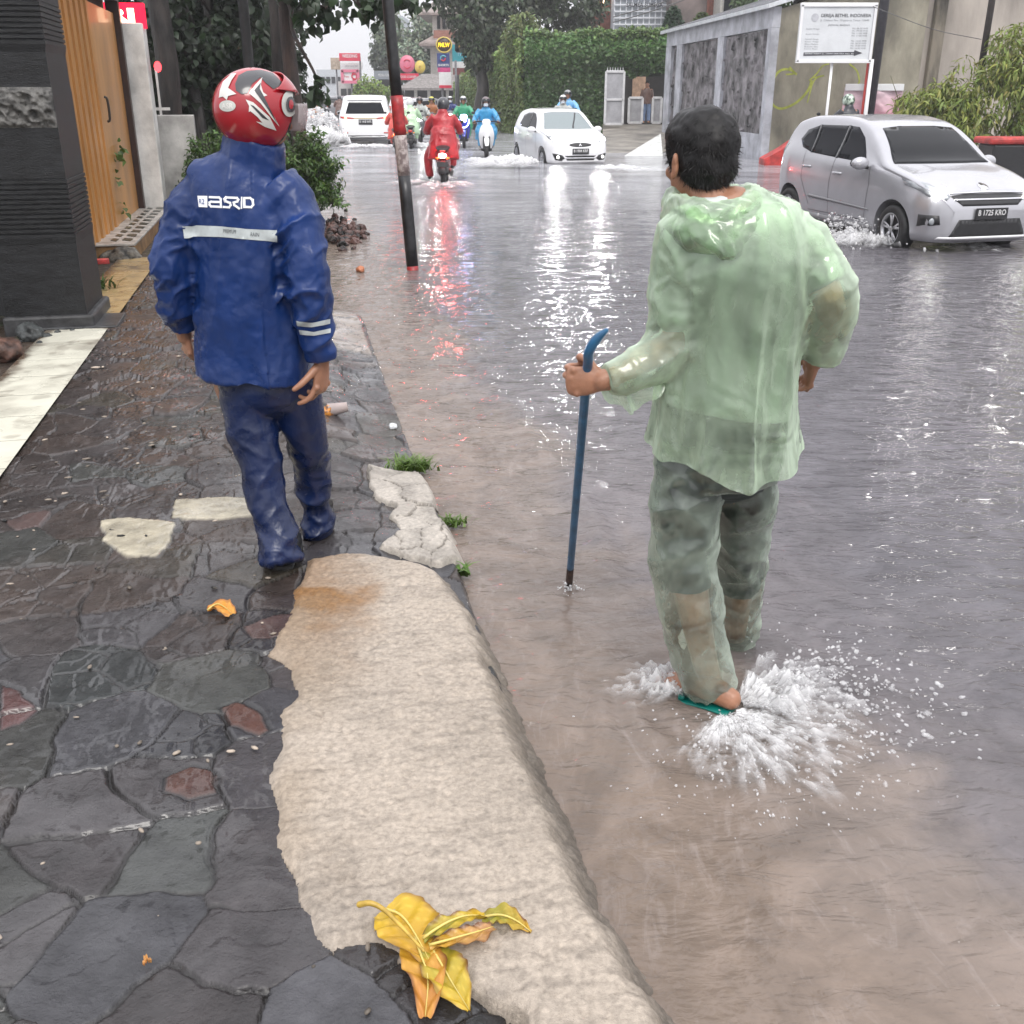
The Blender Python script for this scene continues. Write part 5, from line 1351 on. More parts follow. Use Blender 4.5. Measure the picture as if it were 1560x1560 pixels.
for i, (r0, r1, nm, mt) in enumerate(rows):
    bm = bm_new(); za, zb = zlist[i], zlist[i + 1]
    rad = 0.062 if nm != 'black_band' or i == 1 else 0.056
    tube(bm, [postat(za), postat((za + zb) / 2), postat(zb)], [rad] * 3, seg=24, sub=2); ob(nm, bm, mt, sp_)

# ================================================================== SMALL THINGS ON THE GROUND
def stone(name, c, r, mat, label, cat, seed, amp=0.35):
    bm = bm_new(); ellipsoid(bm, c, r, Matrix.Rotation(seed, 3, 'Z'), 4)
    me = bpy.data.meshes.new(name); bm.to_mesh(me); bm.free()
    co = get_co(me); k = 2.2 / max(r); displace(me, amp * min(r) * (fbm(*(co * k).T, oct=4, seed=seed) + 0.4 * np.round(3 * fbm(*(co * k * 0.7).T, oct=2, seed=seed + 3)) / 3))
    o = ob(name, me, mat)
    return tag(o, label, cat) if label else o
M_rock = pbr('dark_rock', (0.05, 0.055, 0.055), 0.5, var=0.4, scale=18, bump=0.008, bscale=50)
M_brick = pbr('brown_rock', (0.11, 0.055, 0.038), 0.5, var=0.4, scale=14, bump=0.006, bscale=50)
g = G(46, 508, 0.03); stone('rock', g, (0.095, 0.08, 0.075), M_rock, 'dark grey rock at the foot of the slate pillar', 'rock', 3)
g = G(8, 535, 0.03); stone('rock', g, (0.13, 0.11, 0.085), M_brick, 'brown rock lying at the left edge beside the tile strip', 'rock', 5)
for i, (x, y, r_) in enumerate(((72, 512, 0.03), (88, 506, 0.022), (28, 522, 0.025), (110, 503, 0.018), (60, 522, 0.02), (128, 500, 0.014))):
    o = stone('pebble', G(x, y, 0.012), (r_, r_, r_ * 0.7), M_rock, 'small dark pebble at the foot of the slate pillar', 'pebble', 10 + i); o['group'] = 'pebbles by the pillar'
rp = bm_new(); rr = random.Random(4)
for k in range(170):
    x = rr.gauss(520, 16); y = rr.gauss(356, 9); c = G(x, y, WZ + 0.01); h_ = max(0, 0.14 - 0.0045 * abs(x - 512) - 0.004 * abs(y - 352))
    s_ = rr.uniform(0.02, 0.075)
    vs = ellipsoid(rp, c + Vector((0, 0, rr.uniform(0, h_))), (s_, s_ * rr.uniform(0.5, 1), s_ * rr.uniform(0.4, 0.8)), Matrix.Rotation(rr.uniform(0, 6), 3, (rr.random(), rr.random(), 1)), 2)
    for v in vs: v.co += Vector((rr.uniform(-1, 1), rr.uniform(-1, 1), rr.uniform(-1, 1))) * s_ * 0.14
for f in rp.faces: f.smooth = False
o = ob('rubble', rp, pbr('red_brown_rubble', (0.085, 0.045, 0.038), 0.5, var=0.5, scale=5, contrast=(0.42, 0.56)))
o['kind'] = 'stuff'; tag(o, 'heap of reddish rubble in the shallow water below the bush', 'rubble')
stone('brick_piece', G(549, 411, WZ + 0.012), (0.075, 0.04, 0.035), pbr('orange_brick', (0.36, 0.13, 0.06), 0.5, var=0.3), 'piece of orange brick in the water left of the striped post', 'brick', 8)
# plastic cup and crumpled wrapper
c = G(523, 632, -0.03); axis = Vector((0.95, 0.25, 0.12)).normalized()
Mc = Matrix.Translation(c + Vector((-0.03, 0, 0.035))) @ axis.to_track_quat('Z', 'Y').to_matrix().to_4x4()
bm = bm_new(); lathe(bm, [(0.036, -0.05), (0.039, -0.048), (0.036, -0.04), (0.026, 0.055), (0.0005, 0.056)], 24, Mc, close=False)
tag(ob('paper_cup', bm, pbr('pinkish_cup', (0.40, 0.33, 0.31), 0.4, var=0.15)), 'squashed pale pink cup lying by the blue trousers', 'cup')
bm = bm_new(); ellipsoid(bm, c + Vector((-0.085, -0.03, 0.02)), (0.04, 0.035, 0.035), None, 3)
me = bpy.data.meshes.new('wrapper'); bm.to_mesh(me); bm.free(); displace(me, 0.02 * fbm(*(get_co(me) * 40).T, oct=3, seed=4))
tag(ob('wrapper', me, pbr('orange_wrapper', (0.62, 0.24, 0.03), 0.35, var=0.5, scale=50, contrast=(0.4, 0.6), col2=(0.08, 0.03, 0.01))), 'crumpled orange wrapper beside the pink cup', 'wrapper')
bm = bm_new(); ellipsoid(bm, G(598, 650, -0.085), (0.02, 0.03, 0.02), None, 3)
me = bpy.data.meshes.new('plastic_scrap'); bm.to_mesh(me); bm.free(); displace(me, 0.014 * fbm(*(get_co(me) * 60).T, oct=3, seed=4))
tag(ob('plastic_scrap', me, pbr('white_plastic', (0.7, 0.72, 0.74), 0.3)), 'scrap of white plastic at the edge of the gutter stream', 'litter')
bm = bm_new(); g = G(157, 398, 0.10); box(bm, g, (0.11, 0.07, 0.05), Matrix.Rotation(0.4, 3, 'Z'), 0.008)
tag(ob('red_packet', bm, pbr('red_packet', (0.55, 0.06, 0.06), 0.35, var=0.25, scale=20)), 'small red packet among weeds behind the slate pillar', 'packet')
def tuft(px, py, z, n, h, spread, seed, label, col=(0.11, 0.19, 0.03), wide=0.006, broad=False):
    c = G(px, py, z); r_ = np.random.default_rng(seed); V, Fc, Cc = [], [], []
    for k in range(n):
        a = r_.uniform(0, 2 * PI); o = c + Vector((r_.normal() * spread, r_.normal() * spread * 0.7, -0.01)); out = Vector((math.cos(a), math.sin(a), 0)); hh = h * r_.uniform(0.5, 1.15); w = wide * r_.uniform(0.7, 1.3)
        side = Vector((-out.y, out.x, 0)); cc = np.array(col) * r_.uniform(0.55, 1.35); i0 = len(V)
        for t in (0, 0.35, 0.7, 1.0):
            p = o + out * hh * (0.25 * t + 0.55 * t * t) + Vector((0, 0, hh * (t - 0.45 * t * t))); ww = w * ((0.5 + 1.6 * t) if broad and t < 0.7 else (1 - t * 0.95))
            V += [p - side * ww, p + side * ww]; Cc += [cc, cc]
        for q in range(3): Fc.append((i0 + q * 2, i0 + q * 2 + 1, i0 + q * 2 + 3, i0 + q * 2 + 2))
    me = mesh_from('grass_tuft', V, Fc); set_vcol(me, np.array(Cc))
    return tag(ob('grass_tuft', me, M_leaf), label, 'grass')
tuft(628, 712, -0.06, 240, 0.10, 0.040, 3, 'round tuft of green grass at the head of the cracked slabs')
tuft(690, 795, -0.07, 90, 0.06, 0.028, 4, 'small patch of grass beside the cracked pale slabs')
tuft(706, 872, -0.075, 22, 0.085, 0.016, 5, 'little leafy weed at the corner of the concrete ramp', col=(0.10, 0.20, 0.03), wide=0.010, broad=True)
tuft(150, 440, 0.0, 60, 0.22, 0.08, 6, 'clump of weeds behind the slate pillar', col=(0.05, 0.10, 0.02), wide=0.010, broad=True)
def vine(us_, seed):
    r_ = np.random.default_rng(seed); pts = np.array([UV(u + r_.normal() * 0.05, -1.955 + 0.01 * r_.random(), z + r_.normal() * 0.05) for u, z, n in us_ for _ in range(n)])
    o = leaf_cloud('creeper', pts, 0.09, 0.8, np.array([0.07, 0.12, 0.02]), None, outward=np.tile(np.array(DV), (len(pts), 1)), droop=0.3, seed=seed)
    tag(o, 'sprig of creeper growing through the orange door', 'creeper')
vine([(13.75, 0.95, 9), (13.55, 0.80, 5), (13.35, 0.62, 4), (13.5, 0.35, 5)], 3)

# ---- fallen leaves
def fallen_leaf(name, mid, width, label, cat, mat_cols, seed, curl=0.008, lift=0.006, z0=0.02, rib=True, parent=None, holes=False):
    """mid: list of picture points along the midrib; width: half width (m) along it"""
    pts = [G(x, y, z0) for x, y in mid]; n = 22; m = 8
    cur = [Vector(c) for c in catmull(pts, 8)]
    tot = len(cur) - 1; V, Fc, Cc = [], [], []
    r_ = np.random.default_rng(seed)
    for i in range(n + 1):
        t = i / n; f = t * tot; k = min(int(f), tot - 1); p = cur[k].lerp(cur[k + 1], f - k); d = (cur[k + 1] - cur[k]).normalized(); s = Vector((-d.y, d.x, 0))
        w = np.interp(t, np.linspace(0, 1, len(width)), width)
        for j in range(-m, m + 1):
            q = j / m
            wav = 0.05 * w * math.sin(t * 17 + q * 3 + seed) + 0.10 * w * (r_.random() - 0.5) * (abs(q) > 0.9)
            z = lift * math.sin(PI * t) + curl * (q * q) * (0.4 + 0.6 * math.sin(t * 9 + seed)) + 0.004 * math.sin(t * 26 + abs(q) * 5) - 0.006 * (1 - abs(q)) 
            V.append(p + s * (w * q + wav * q) + Vector((0, 0, z)))
            c0, c1, c2 = [np.array(c) for c in mat_cols]
            nz = float(fbm(np.array([t * 4 + seed]), np.array([q * 2.0]), oct=3, seed=seed)[0])
            k_ = np.clip(t * 1.1 - 0.25 + 0.5 * nz + 0.3 * abs(q), 0, 1); c = c0 * (1 - k_) + c1 * k_
            br = np.clip((abs(q) - 0.72) * 3 + nz * 1.4 - 0.25, 0, 1); c = c * (1 - br) + c2 * br
            vein = abs(((t * 8 - abs(q) * 1.3) % 1.0) - 0.5) < 0.06
            if vein: c = c * 1.18 + 0.02
            Cc.append(np.clip(c, 0, 1))
    W = 2 * m + 1
    for i in range(n):
        for j in range(W - 1): Fc.append((i * W + j, i * W + j + 1, (i + 1) * W + j + 1, (i + 1) * W + j))
    me = mesh_from(name, V, Fc); set_vcol(me, np.array(Cc))
    o = ob(name, me, leaf_mat('fallen_leaf', 0.35, 0.15), parent)
    if label: tag(o, label, cat)
    if rib:
        bm = bm_new(); rc = [c + Vector((0, 0, lift * math.sin(PI * i / tot) + 0.001)) for i, c in enumerate(cur)]
        tube(bm, rc[::3] if len(rc) > 8 else rc, [0.0035 - 0.0028 * i / max(1, len(rc[::3]) - 1) for i in range(len(rc[::3]))], seg=6, sub=2)
        ob('midrib', bm, pbr('pale_rib', (0.62, 0.50, 0.14), 0.4), o)
    return o
YEL, GOL, ORG, BRN, OLV = (0.56, 0.37, 0.030), (0.50, 0.28, 0.025), (0.48, 0.20, 0.04), (0.13, 0.05, 0.02), (0.28, 0.26, 0.03)
sprig = thing('leaf_sprig', G(650, 1440, 0.02), 'fallen sprig of yellow leaves on the near end of the pale ramp', 'leaves')
fallen_leaf('leaf', [(585, 1385), (610, 1400), (632, 1428), (655, 1465)], [0.035, 0.062, 0.066, 0.05, 0.012], None, None, (YEL, GOL, BRN), 1, z0=0.021, parent=sprig, lift=0.012)
fallen_leaf('leaf', [(632, 1428), (640, 1455), (652, 1495), (648, 1548)], [0.02, 0.040, 0.045, 0.030, 0.012], None, None, (GOL, ORG, BRN), 2, z0=0.019, parent=sprig, lift=0.008)
fallen_leaf('leaf', [(650, 1432), (668, 1465), (688, 1500), (714, 1538)], [0.012, 0.036, 0.046, 0.034, 0.004], None, None, (OLV, YEL, BRN), 3, z0=0.019, parent=sprig, lift=0.008)
fallen_leaf('leaf', [(735, 1398), (760, 1400), (785, 1408), (809, 1420)], [0.016, 0.026, 0.026, 0.018, 0.003], None, None, (OLV, GOL, BRN), 4, z0=0.021, parent=sprig, lift=0.012)
fallen_leaf('leaf', [(655, 1440), (690, 1438), (725, 1428), (752, 1412)], [0.010, 0.020, 0.026, 0.024, 0.012], None, None, (GOL, (0.45, 0.24, 0.10), BRN), 5, z0=0.03, parent=sprig, lift=0.015)
fallen_leaf('leaf', [(645, 1430), (675, 1422), (710, 1408), (740, 1396)], [0.012, 0.022, 0.020, 0.014, 0.006], None, None, (OLV, YEL, BRN), 6, z0=0.030, parent=sprig, lift=0.025)
bm = bm_new(); st_ = [G(*q) for q in ((548, 1378, 0.05), (565, 1376, 0.062), (585, 1386, 0.052), (612, 1412, 0.055), (645, 1448, 0.04))]
tube(bm, st_, [0.007, 0.006, 0.005, 0.004, 0.003], seg=8, sub=4, round_caps=True); ob('stalk', bm, pbr('yellow_stalk', (0.55, 0.36, 0.06), 0.4, var=0.2, scale=30), sprig)
fallen_leaf('fallen_leaf', [(316, 930), (330, 926), (342, 930), (353, 935)], [0.006, 0.030, 0.034, 0.020], 'single dry orange leaf on the dark flagstones', 'leaf', ((0.60, 0.24, 0.03), (0.62, 0.30, 0.05), (0.3, 0.1, 0.02)), 9, z0=0.012, lift=0.015)
fallen_leaf('fallen_leaf', [(218, 1468), (224, 1464), (231, 1462)], [0.003, 0.007, 0.002], 'tiny orange leaf scrap near the bottom left corner', 'leaf', ((0.60, 0.30, 0.10), (0.62, 0.34, 0.12), (0.4, 0.2, 0.1)), 10, z0=0.012, lift=0.004, rib=False)
bits = bm_new(); r_ = random.Random(9)
for k in range(190):
    u = r_.uniform(1.3, 7); v = r_.uniform(-1.3, 0.4 if u < 3.5 else 0.1); s_ = r_.uniform(0.0015, 0.005) * (1 + 0.25 * u); p = UV(u, v, float(hs(u, v)) + 0.008)
    ellipsoid(bits, p, (s_ * r_.uniform(0.8, 2.8), s_, s_ * 0.5), Matrix.Rotation(r_.uniform(0, 6), 3, 'Z'), 1)
o = ob('grit', bits, pbr('pale_grit', (0.36, 0.30, 0.24), 0.6, var=0.5, scale=3, contrast=(0.4, 0.6))); o['kind'] = 'stuff'; tag(o, 'scattered pale grit and leaf crumbs on the wet flagstones', 'grit')
# ================================================================== CARS
M_carwhite = pbr('white_car_paint', (0.80, 0.80, 0.81), 0.22, var=0.02, scale=3, coat=0.8)
M_silver = pbr('silver_car_paint', (0.42, 0.42, 0.445), 0.22, metal=0.4, var=0.03, scale=3, coat=0.8)
M_blackpl = pbr('black_plastic', (0.016, 0.016, 0.018), 0.42, var=0.2, scale=20)
M_gloss_blk = pbr('gloss_black', (0.008, 0.008, 0.01), 0.12, var=0.1, coat=0.4)
M_chrome = pbr('chrome', (0.75, 0.75, 0.77), 0.12, metal=1.0, var=0.02)
M_alloy = pbr('alloy_rim', (0.50, 0.50, 0.52), 0.28, metal=0.8, var=0.08)
M_tyre = pbr('tyre_rubber', (0.016, 0.016, 0.017), 0.55, var=0.25, scale=30, bump=0.002, bscale=80)
M_glass = glass_mat('car_glass', (0.012, 0.013, 0.017), 0.04, 1.0, 1.18)
M_screen = glass_mat('windscreen_glass', (0.010, 0.011, 0.013), 0.05, 1.0, 1.26)
M_seam = pbr('door_seam', (0.03, 0.03, 0.032), 0.6, var=0.1)
M_lens = pbr('lamp_lens', (0.30, 0.32, 0.34), 0.08, var=0.1, scale=30, coat=0.6)
M_redlens = pbr('red_lamp_lens', (0.45, 0.015, 0.01), 0.12, var=0.1, coat=0.5)
M_plate = pbr('plate_black', (0.02, 0.02, 0.022), 0.4, var=0.1)
M_pltxt = pbr('plate_white', (0.62, 0.62, 0.62), 0.5, var=0.05)
M_amber = pbr('amber_lens', (0.7, 0.22, 0.02), 0.15, var=0.05)

def lamp_mat(name, col, s): return emat(name, col, s)
def cinterp(xs, ys, x):
    """smooth monotone-ish interpolation"""
    xs = np.array(xs, float); ys = np.array(ys, float)
    d = np.gradient(ys, xs)
    s = np.diff(ys) / np.diff(xs)
    for i in range(1, len(xs) - 1):
        d[i] = 0 if s[i - 1] * s[i] <= 0 else 2 * s[i - 1] * s[i] / (s[i - 1] + s[i])
    d[0] = s[0]; d[-1] = s[-1]
    i = np.clip(np.searchsorted(xs, x) - 1, 0, len(xs) - 2)
    h = xs[i + 1] - xs[i]; t = np.clip((x - xs[i]) / h, 0, 1)
    return (2 * t**3 - 3 * t**2 + 1) * ys[i] + (t**3 - 2 * t**2 + t) * h * d[i] + (-2 * t**3 + 3 * t**2) * ys[i + 1] + (t**3 - t**2) * h * d[i + 1]

def car_shell(sp):
    """Closed body: stations along y (front = 0, tail = L), x across, z up. Returns mesh data in local space."""
    L, W = sp['L'], sp['W']
    ys = sorted(set(list(np.linspace(0, 0.5, 16)) + list(np.linspace(0.5, L - 0.5, 60)) + list(np.linspace(L - 0.5, L, 16))))
    M = 15
    bm = bm_new(); rings = []
    for y in ys:
        zt = float(cinterp(*sp['top'], y)); zb = float(cinterp(*sp['bot'], y)); w = W / 2 * float(cinterp(*sp['plan'], y)); zl = float(cinterp(*sp['belt'], y))
        zl = min(zl, zt - 0.035)
        tum = sp.get('tumble', 0.36); gh = max(0, zt - zl - 0.05)
        wr = w * 0.955 - tum * gh
        rt = min(0.10, (zt - zl) * 0.5)
        h = zl - zb
        pts = [(0, zb), (w * 0.80, zb), (w * 0.955, zb + 0.05), (w * 0.985, zb + h * 0.30), (w * 1.0, zb + h * 0.62), (w * 0.985, zb + h * 0.86), (w * 0.955, zl + 0.012),
               ((w * 0.955 * 0.45 + wr * 0.55), zl + (zt - rt - zl) * 0.55), (wr + 0.004, zt - rt * 0.75), (wr - 0.05, zt - rt * 0.22), (wr * 0.72, zt - 0.012), (wr * 0.35, zt - 0.002), (0, zt)]
        pts = catmull(pts, 3)
        half = [(p[0], p[1]) for p in pts]
        ring = half + [(-x, z) for x, z in reversed(half[1:-1])]
        rings.append([bm.verts.new((x, y, z)) for x, z in ring])
    n = len(rings[0])
    for a, b in zip(rings[:-1], rings[1:]):
        for k in range(n):
            f = bm.faces.new((a[k], b[k], b[(k + 1) % n], a[(k + 1) % n])); f.smooth = True
    bm.faces.new(rings[0]); bm.faces.new(list(reversed(rings[-1])))
    bmesh.ops.recalc_face_normals(bm, faces=bm.faces)
    return bm

def wheel(parent, c, r, wdt, side, spokes=5, dark=False):
    """tyre + alloy rim, axle along x"""
    M = Matrix.Translation(c) @ Matrix.Rotation(R(90) * side, 4, 'Y')
    bm = bm_new(); h = wdt / 2
    lathe(bm, [(r * 0.62, -h), (r * 0.90, -h), (r * 0.985, -h * 0.72), (r, -h * 0.3), (r, h * 0.3), (r * 0.985, h * 0.72), (r * 0.90, h), (r * 0.64, h * 0.96), (r * 0.62, h * 0.5)], 36, M)
    ty = ob('wheel', bm, M_tyre, parent, world=False)
    bm = bm_new()
    lathe(bm, [(r * 0.655, h * 0.99), (r * 0.60, h * 0.95), (r * 0.585, h * 0.3), (r * 0.585, -h)], 36, M, close=False)
    lathe(bm, [(r * 0.13, h * 0.86), (r * 0.13, h * 0.60), (0.001, h * 0.60)], 16, M); lathe(bm, [(0.001, h * 0.9), (r * 0.11, h * 0.86), (r * 0.13, h * 0.80)], 16, M, close=False)
    for k in range(spokes):
        a = 2 * PI * k / spokes
        for da in (-0.16, 0.16):
            p0 = M @ Vector((r * 0.10 * math.cos(a), r * 0.10 * math.sin(a), h * 0.76)); p1 = M @ Vector((r * 0.60 * math.cos(a + da), r * 0.60 * math.sin(a + da), h * 0.84))
            tube(bm, [p0, p1], [(r * 0.055, h * 0.10), (r * 0.04, h * 0.09)], seg=8, sub=1, side=(M.to_3x3() @ Vector((-math.sin(a), math.cos(a), 0))))
    ob('rim', bm, M_alloy, ty, world=False)
    bm = bm_new(); lathe(bm, [(r * 0.56, -h * 0.2), (r * 0.56, 0.0), (0.01, 0.0)], 24, M)
    ob('brake_disc', bm, pbr('brake_dark', (0.03, 0.03, 0.032), 0.5), ty, world=False)

def make_car(sp, label, cat, loc, heading, name='parked_car'):
    """heading: direction the nose points (xy)."""
    L, W = sp['L'], sp['W']
    ang = math.atan2(-heading.y, -heading.x) - PI / 2      # local +y points to the tail
    root = thing(name, loc, label, cat); root.rotation_euler = (0, 0, ang)
    bm = car_shell(sp); me = bpy.data.meshes.new('body'); bm.to_mesh(me); bm.free()
    paint = sp['paint']
    bvh = bvh_of(me)
    tmp = bpy.data.objects.new('tmp', me); COL.objects.link(tmp); me.materials.append(paint); me.materials.append(M_blackpl)
    # wheel arches are cut through the shell
    r = sp['wr']; cm = bm_new()
    for y in sp['axles']:
        for s in (-1, 1):
            M = Matrix.Translation((s * W / 2, y, r)) @ Matrix.Rotation(R(90), 4, 'Y')
            lathe(cm, [(0.001, -0.30), (r + 0.055, -0.30), (r + 0.055, 0.30), (0.001, 0.30)], 40, M, close=False, mi=1)
    bmesh.ops.remove_doubles(cm, verts=cm.verts, dist=0.003); bmesh.ops.recalc_face_normals(cm, faces=cm.faces)
    cme = bpy.data.meshes.new('cut'); cm.to_mesh(cme); cm.free(); cme.materials.append(paint); cme.materials.append(M_blackpl)
    co_ = bpy.data.objects.new('cut', cme); COL.objects.link(co_)
    bo = tmp.modifiers.new('b', 'BOOLEAN'); bo.operation = 'DIFFERENCE'; bo.object = co_; bo.solver = 'EXACT'
    dg = bpy.context.evaluated_depsgraph_get(); out = bpy.data.meshes.new_from_object(tmp.evaluated_get(dg))
    for o in (tmp, co_): bpy.data.objects.remove(o)
    if len(out.polygons) < 500: out = me
    body = ob('body', out, [paint, M_blackpl], root, world=False); smooth_ang(body, 30)
    def hit_side(s):
        return lambda p: (lambda h: None if h[0] is None else (h[0], h[1] if h[1].x * s > 0 else -h[1]))(bvh.ray_cast(Vector((s * 3, p[0], p[1])), Vector((-s, 0, 0))))
    def hit_front(p):
        h = bvh.ray_cast(Vector((p[0], -3, p[1])), Vector((0, 1, 0))); return None if h[0] is None else (h[0], h[1] if h[1].y < 0 else -h[1])
    def hit_rear(p):
        h = bvh.ray_cast(Vector((p[0], L + 3, p[1])), Vector((0, -1, 0))); return None if h[0] is None else (h[0], h[1] if h[1].y > 0 else -h[1])
    def part(name, polys, mat, hit, off=0.004, cell=0.06, parent=root, mir=False, thick=0.012):
        bm = bm_new()
        for pl in polys:
            drape(bm, pl, cell, hit, off, thick)
        if not bm.faces: bm.free(); return None
        return ob(name, bm, mat, parent, world=False)
    mirp = lambda pl: [(-x, z) for x, z in reversed(pl)]
    # side glass and seams
    for s in (-1, 1):
        for pl in sp['side_win']: part('side_window', [pl], M_glass, hit_side(s), 0.003)
        for pl in sp.get('pillars', []): part('window_pillar', [pl], M_gloss_blk, hit_side(s), 0.007, thick=0.004)
        for pl in sp.get('doors', []):
            n = len(pl); strips = []
            for i in range(n - 1):
                a, b = Vector(pl[i]), Vector(pl[i + 1]); d = (b - a).normalized(); q = Vector((-d.y, d.x)) * 0.004
                strips.append([tuple(a + q), tuple(b + q), tuple(b - q), tuple(a - q)])
            part('door_seam', strips, M_seam, hit_side(s), 0.0015, 0.05, thick=0)
        for (y, z) in sp.get('handles', []):
            h = hit_side(s)((y, z))
            if h:
                bm = bm_new(); p = h[0]
                tube(bm, [p + Vector((0, -0.09, 0)), p + Vector((s * 0.028, -0.06, 0)), p + Vector((s * 0.03, 0.06, 0)), p + Vector((0, 0.09, 0))], [(0.010, 0.016)] * 4, seg=8, sub=3, side=(1, 0, 0), round_caps=True)
                ob('door_handle', bm, paint, root, world=False)
        for pl in sp.get('mouldings', []): part('side_moulding', [pl], sp.get('mould_mat', paint), hit_side(s), 0.012, 0.06, thick=0.014)
        if sp.get('mirror'):
            y, z = sp['mirror']; h = hit_side(s)((y, z))
            bm = bm_new(); p = h[0]
            ellipsoid(bm, p + Vector((s * 0.13, -0.03, 0.035)), (0.115, 0.065, 0.075), None, 3)
            mo = ob('wing_mirror', bm, paint, root, world=False)
            bm = bm_new(); tube(bm, [p + Vector((-s * 0.02, 0, -0.02)), p + Vector((s * 0.06, -0.01, -0.01)), p + Vector((s * 0.12, -0.02, 0.0))], [(0.03, 0.02), (0.03, 0.02), (0.04, 0.02)], seg=10, sub=2, side=(0, 1, 0), round_caps=True)
            ob('mirror_arm', bm, M_blackpl, mo, world=False)
            bm = bm_new(); ellipsoid(bm, p + Vector((s * 0.135, 0.028, 0.036)), (0.10, 0.014, 0.062), None, 2); ob('mirror_glass', bm, M_gloss_blk, mo, world=False)
    if sp.get('screen'):
        ws = part('windscreen', [sp['screen']], sp.get('screen_mat', M_screen), hit_front, 0.007, 0.04)
        for pl in sp.get('wipers', []): part('wiper', [pl], M_blackpl, hit_front, 0.014, 0.1, parent=root)
    if sp.get('rear_win'):
        part('rear_window', [sp['rear_win']], M_glass, hit_rear, 0.004, 0.09)
    for (nm, pl, mat, hit, off, mir) in sp.get('front', []):
        fn = {'f': hit_front, 'r': hit_rear}[hit]
        part(nm, [pl], mat, fn, off, 0.05)
        if mir: part(nm, [mirp(pl)], mat, fn, off, 0.05)
    for (nm, x, z, rr, mat, hit, off) in sp.get('lamps', []):
        for s in ((-1, 1) if x else (1,)):
            fn = hit_front if hit == 'f' else hit_rear
            h = fn((s * x, z))
            if h:
                bm = bm_new(); d = -1 if hit == 'f' else 1
                ellipsoid(bm, h[0] + Vector((0, d * off, 0)), (rr, 0.02, rr), None, 3); ob(nm, bm, mat, root, world=False)
    if sp.get('plate'):
        for (hitn, z, txt, w_, h_) in sp['plate']:
            fn = hit_front if hitn == 'f' else hit_rear; d = -1 if hitn == 'f' else 1
            h = fn((0, z)); y0 = h[0].y + d * 0.02
            bm = bm_new(); box(bm, (0, y0, z), (w_, 0.012, h_), None, 0.003)
            pl = ob('number_plate', bm, M_plate, root, world=False)
            bm = bm_new()
            M = Matrix.Translation((0, y0 + d * 0.008, z + h_ * 0.10)) @ (Matrix.Rotation(R(90), 4, 'X') if d < 0 else Matrix.Rotation(R(180), 4, 'Z') @ Matrix.Rotation(R(90), 4, 'X'))
            put_flat(bm, fit_text(txt, w_ * 0.86, h_ * 0.50, bold=0.02), M); ob('plate_text', bm, M_pltxt, pl, world=False)
    for f_ in sp.get('extra', []): f_(root, dict(front=hit_front, rear=hit_rear, side=hit_side, part=part, paint=paint, bvh=bvh))
    # dark floor pan and wheels
    for y in sp['axles']:
        for s in (-1, 1): wheel(root, Vector((s * (W / 2 - 0.115), y, r)), r, 0.19, s, sp.get('spokes', 5))
    return root

def strip(a, b, w):
    a, b = Vector(a), Vector(b); d = (b - a).normalized(); q = Vector((-d.y, d.x)) * w / 2
    return [tuple(a + q), tuple(a - q), tuple(b - q), tuple(b + q)]

HL = emat('headlight_glow', (1.0, 0.97, 0.92), 60.0)
